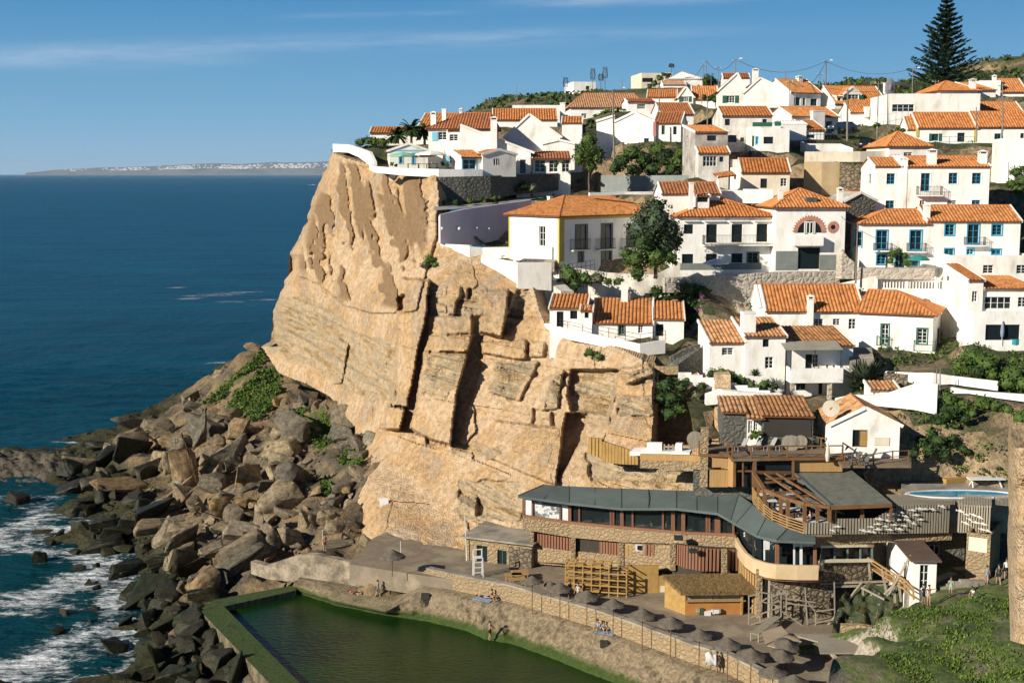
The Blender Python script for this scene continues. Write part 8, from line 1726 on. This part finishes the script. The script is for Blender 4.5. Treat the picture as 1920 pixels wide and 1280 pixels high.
# ================================================================ cars, signs, small things
def car(label,p,rz,col,L=4.1):
    r=empty('car',p,rz,label,'car'); m_=M('car_paint_'+str(col),col,fine=0,rough=.3,spec=.5); mb=MB(); prof=[(-L/2,.35),(-L/2,.8),(-L/2+.3,.95),(-L*.22,1.0),(-L*.08,1.42),(L*.28,1.42),(L*.42,1.0),(L/2,.9),(L/2,.35)]; n=len(prof); vs=[(x,y*(.84 if z>1.2 else 1),z) for y in (-.82,.82) for x,z in prof]; mb.add(vs,[tuple(range(n-1,-1,-1)),tuple(range(n,2*n))]+[(k,(k+1)%n,n+(k+1)%n,n+k) for k in range(n)],m_); mb.build('body',r)
    mb=MB(); 
    for sy in (-1,1): mb.add([(-L*.17,sy*.80,1.03),(L*.36,sy*.80,1.03),(L*.27,sy*.72,1.36),(-L*.06,sy*.72,1.36)],[(0,1,2,3)],GL)
    mb.add([(-L*.21,-.72,1.03),(-L*.21,.72,1.03),(-L*.09,.62,1.40),(-L*.09,-.62,1.40)],[(0,1,2,3)],GL); mb.build('window',r)
    for sx in (-L*.31,L*.30):
        for sy in (-.8,.8):
            mb=MB(); n=14; vs=[(sx+.32*math.cos(2*math.pi*k/n),sy+w,.32+.32*math.sin(2*math.pi*k/n)) for w in (-.1,.1) for k in range(n)]; mb.add(vs,[tuple(range(n)),tuple(range(2*n-1,n-1,-1))]+[(k,(k+1)%n,n+(k+1)%n,n+k) for k in range(n)],BLK); mb.build('wheel',r)
    for sy in (-.6,.6): mb=MB(); mb.box(-L/2-.02,-L/2+.02,sy-.15,sy+.15,.6,.74,METW); mb.build('headlight',r)
car('black car parked in the lane right of the thick grey pole',PQ(3,675,748,186),R(75),(.015,.015,.018)); car('dark blue car parked behind the stepped chimney cottage',PQ(3,500,612,193),R(20),(.03,.06,.12))
mb=MB(); q=P(722,937,138.6); mb.box(-.5,.5,-.06,0,-.55,.55,METW); o=mb.build('blank_panel'); o.location=q-Vector((0,1.2,0)); tag(o,'small square white panel fixed low on the cliff face','panel')
CRM=House('low flat-roofed changing-room building with two dark green doors at the cliff foot',11,1490,420,123.4,-23,'changing_room','building')
v=CRM.vol(1490,1990,185,7,wm=ST,win=[(1575,245,1655,412,'k'),(1730,280,1800,415,'k')],roof=('flat',.1,None,0)); mb=MB(); mb.box(v[0]-.3,v[1]+.3,v[2]-.5,v[3],v[4]+.025,v[4]+.2,CONC); mb.build('roof',CRM.root); CRM.boxp('stone_panel',1815,1985,258,445,-.12,-.004,ST2)
mb=MB(); q=PQZ(8,1425,1165,8.0)
for k in range(26):
    a=Vector((rnd.uniform(-1,1),rnd.uniform(-.4,.5),rnd.uniform(0,.5))); mb.box(a.x,a.x+rnd.uniform(.2,.7),a.y,a.y+rnd.uniform(.2,.5),max(0,a.z-.2),a.z+.15,[METW,dk,CONC,wht][k%4])
o=mb.build('junk_pile'); o.location=q; tag(o,'pile of white sacks and green nets in front of the beach bar','pile')
FD=M('faded_awning',(.30,.26,.20),(.24,.21,.16),fine=.15)
sheet('shade_mat','brown reed mat roofing at the bottom right below the gully',[PQZ(9,x,y,9.2) for x,y in ((350,1160),(930,1185),(850,1290),(560,1290),(545,1215))],9.2,.12,FD,'awning')
for k,(pts,lb) in enumerate((([(175,1150),(300,1110),(350,1165),(200,1235)],'tan canvas awning beside the workbench'),([(330,1170),(440,1215),(350,1275),(210,1240)],'second tan canvas awning nearer the camera'))):
    sheet('awning',lb,[PQZ(9,x,y,9.6) for x,y in pts],9.6,.08,M('tan_canvas',(.42,.33,.22),fine=.1),'awning')
# terrace furniture on the upper terrace and planters
for k,(x,y,lb) in enumerate(((620,612,'dark garden table under the green parasol'),(700,612,'dark garden table under the wide white parasol'),(760,612,'dark bench near the corner of the upper terrace'))): table(lb,PQ(1,x,y+18,169.5),0,WDD,1.6)
for bl_,lb in (([(460,590,16,169.6,LG),(490,600,14,169.6,LD)],'potted plants left of the green parasol'),([(840,590,22,170,LD),(870,600,18,169.6,LD)],'potted plants at the corner of the upper terrace'),([(1740,575,20,174,LG),(1690,590,22,174.4,LG)],'plants growing against the glazed veranda')): bush('plants',lb,1,bl_,170,LD,'plants',.13)
mb=MB(); bl_=PQ(7,1745,262,134.6); mb.bar((0,0,0),(0,0,.55),1.6,M('turquoise_plastic',(.05,.35,.38),fine=0),n=14); o=mb.build('paddling_pool'); o.location=bl_-Vector((-1,0,.4)); tag(o,'turquoise tub beside the closed slate-blue parasol','tub')
def railrun(label,Z,pts,hgt,mat,sp=1.3,glass=False,w=.05):
    Q=[PQ(Z,*p) for p in pts]; O=Q[0]; mb=MB()
    for a,b_ in zip(Q,Q[1:]):
        n=max(1,int((b_-a).length/sp)); up=Vector((0,0,hgt))
        for k in range(n+1): q=a.lerp(b_,k/n)-O; mb.bar(q,q+up,w,mat)
        for f_ in ((1,) if glass else (1,.55)): mb.bar(a-O+up*f_,b_-O+up*f_,w*.8,mat)
    o=mb.build('railing'); o.location=O; tag(o,label,'railing')
railrun('thin iron railing on the curving parapet of the rim cottage',4,[(600,1185,135.6),(850,1235,134.1),(960,1258,133.6),(1150,1228,134.6)],1.0,IRON,1.6)
railrun('iron railing beside the dark door of the rim cottage',4,[(245,1105,142.1),(418,1145,137.2),(530,1170,136)],.8,IRON,2)
railrun('iron railing on the shaded terrace wall under the yellow-edged house',4,[(-80,642,152.2),(290,642,153)],.7,IRON,2); railrun('iron railing above the garden shrubs',4,[(300,770,148.4),(420,740,148.6),(620,705,149)],1.2,IRON,.5)
railrun('green and white railings in front of the long ochre-banded house',3,[(1235,745,182),(1530,742,182)],1.6,GIR,1.4); railrun('dark fence in front of the stepped chimney cottage',3,[(218,706,180.2),(485,706,179.2)],2.2,IRON,.45)
railrun('white balustrade posts beside the parked black car',3,[(770,620,191),(1010,575,195)],2.4,METW,1.3)
for k,(x,y) in enumerate(((835,1072),(965,1074),(1095,1070),(1185,1075))):
    q=PQ(1,x,y,[158.4,159.8,161.6,162.8][k]); mb=MB(); core(mb,Vector(),.22,METW,1); o=mb.build('wall_lamp'); o.location=q-Vector((0,.2,0)); tag(o,ORD[k]+' round white lamp from the left on the lilac wall','lamp')
# ================================================================ haze over the sea
bm=bmesh.new(); bmesh.ops.create_cube(bm,size=1); me=bpy.data.meshes.new('haze'); bm.to_mesh(me); bm.free()
hz=bpy.data.objects.new('haze',me); COL.objects.link(hz); hz.scale=(126000,126000,620); hz.location=(0,0,-12+310)
m=bpy.data.materials.new('haze_air'); m.use_nodes=True; t=m.node_tree; t.nodes.clear(); o=t.nodes.new('ShaderNodeOutputMaterial'); v=t.nodes.new('ShaderNodeVolumePrincipled')
v.inputs['Color'].default_value=(.62,.80,1,1); v.inputs['Density'].default_value=1.2e-5; v.inputs['Anisotropy'].default_value=.0; t.links.new(v.outputs[0],o.inputs['Volume']); me.materials.append(m); tag(hz,'thin blue sea haze in front of the distant coast','haze',kind='stuff')
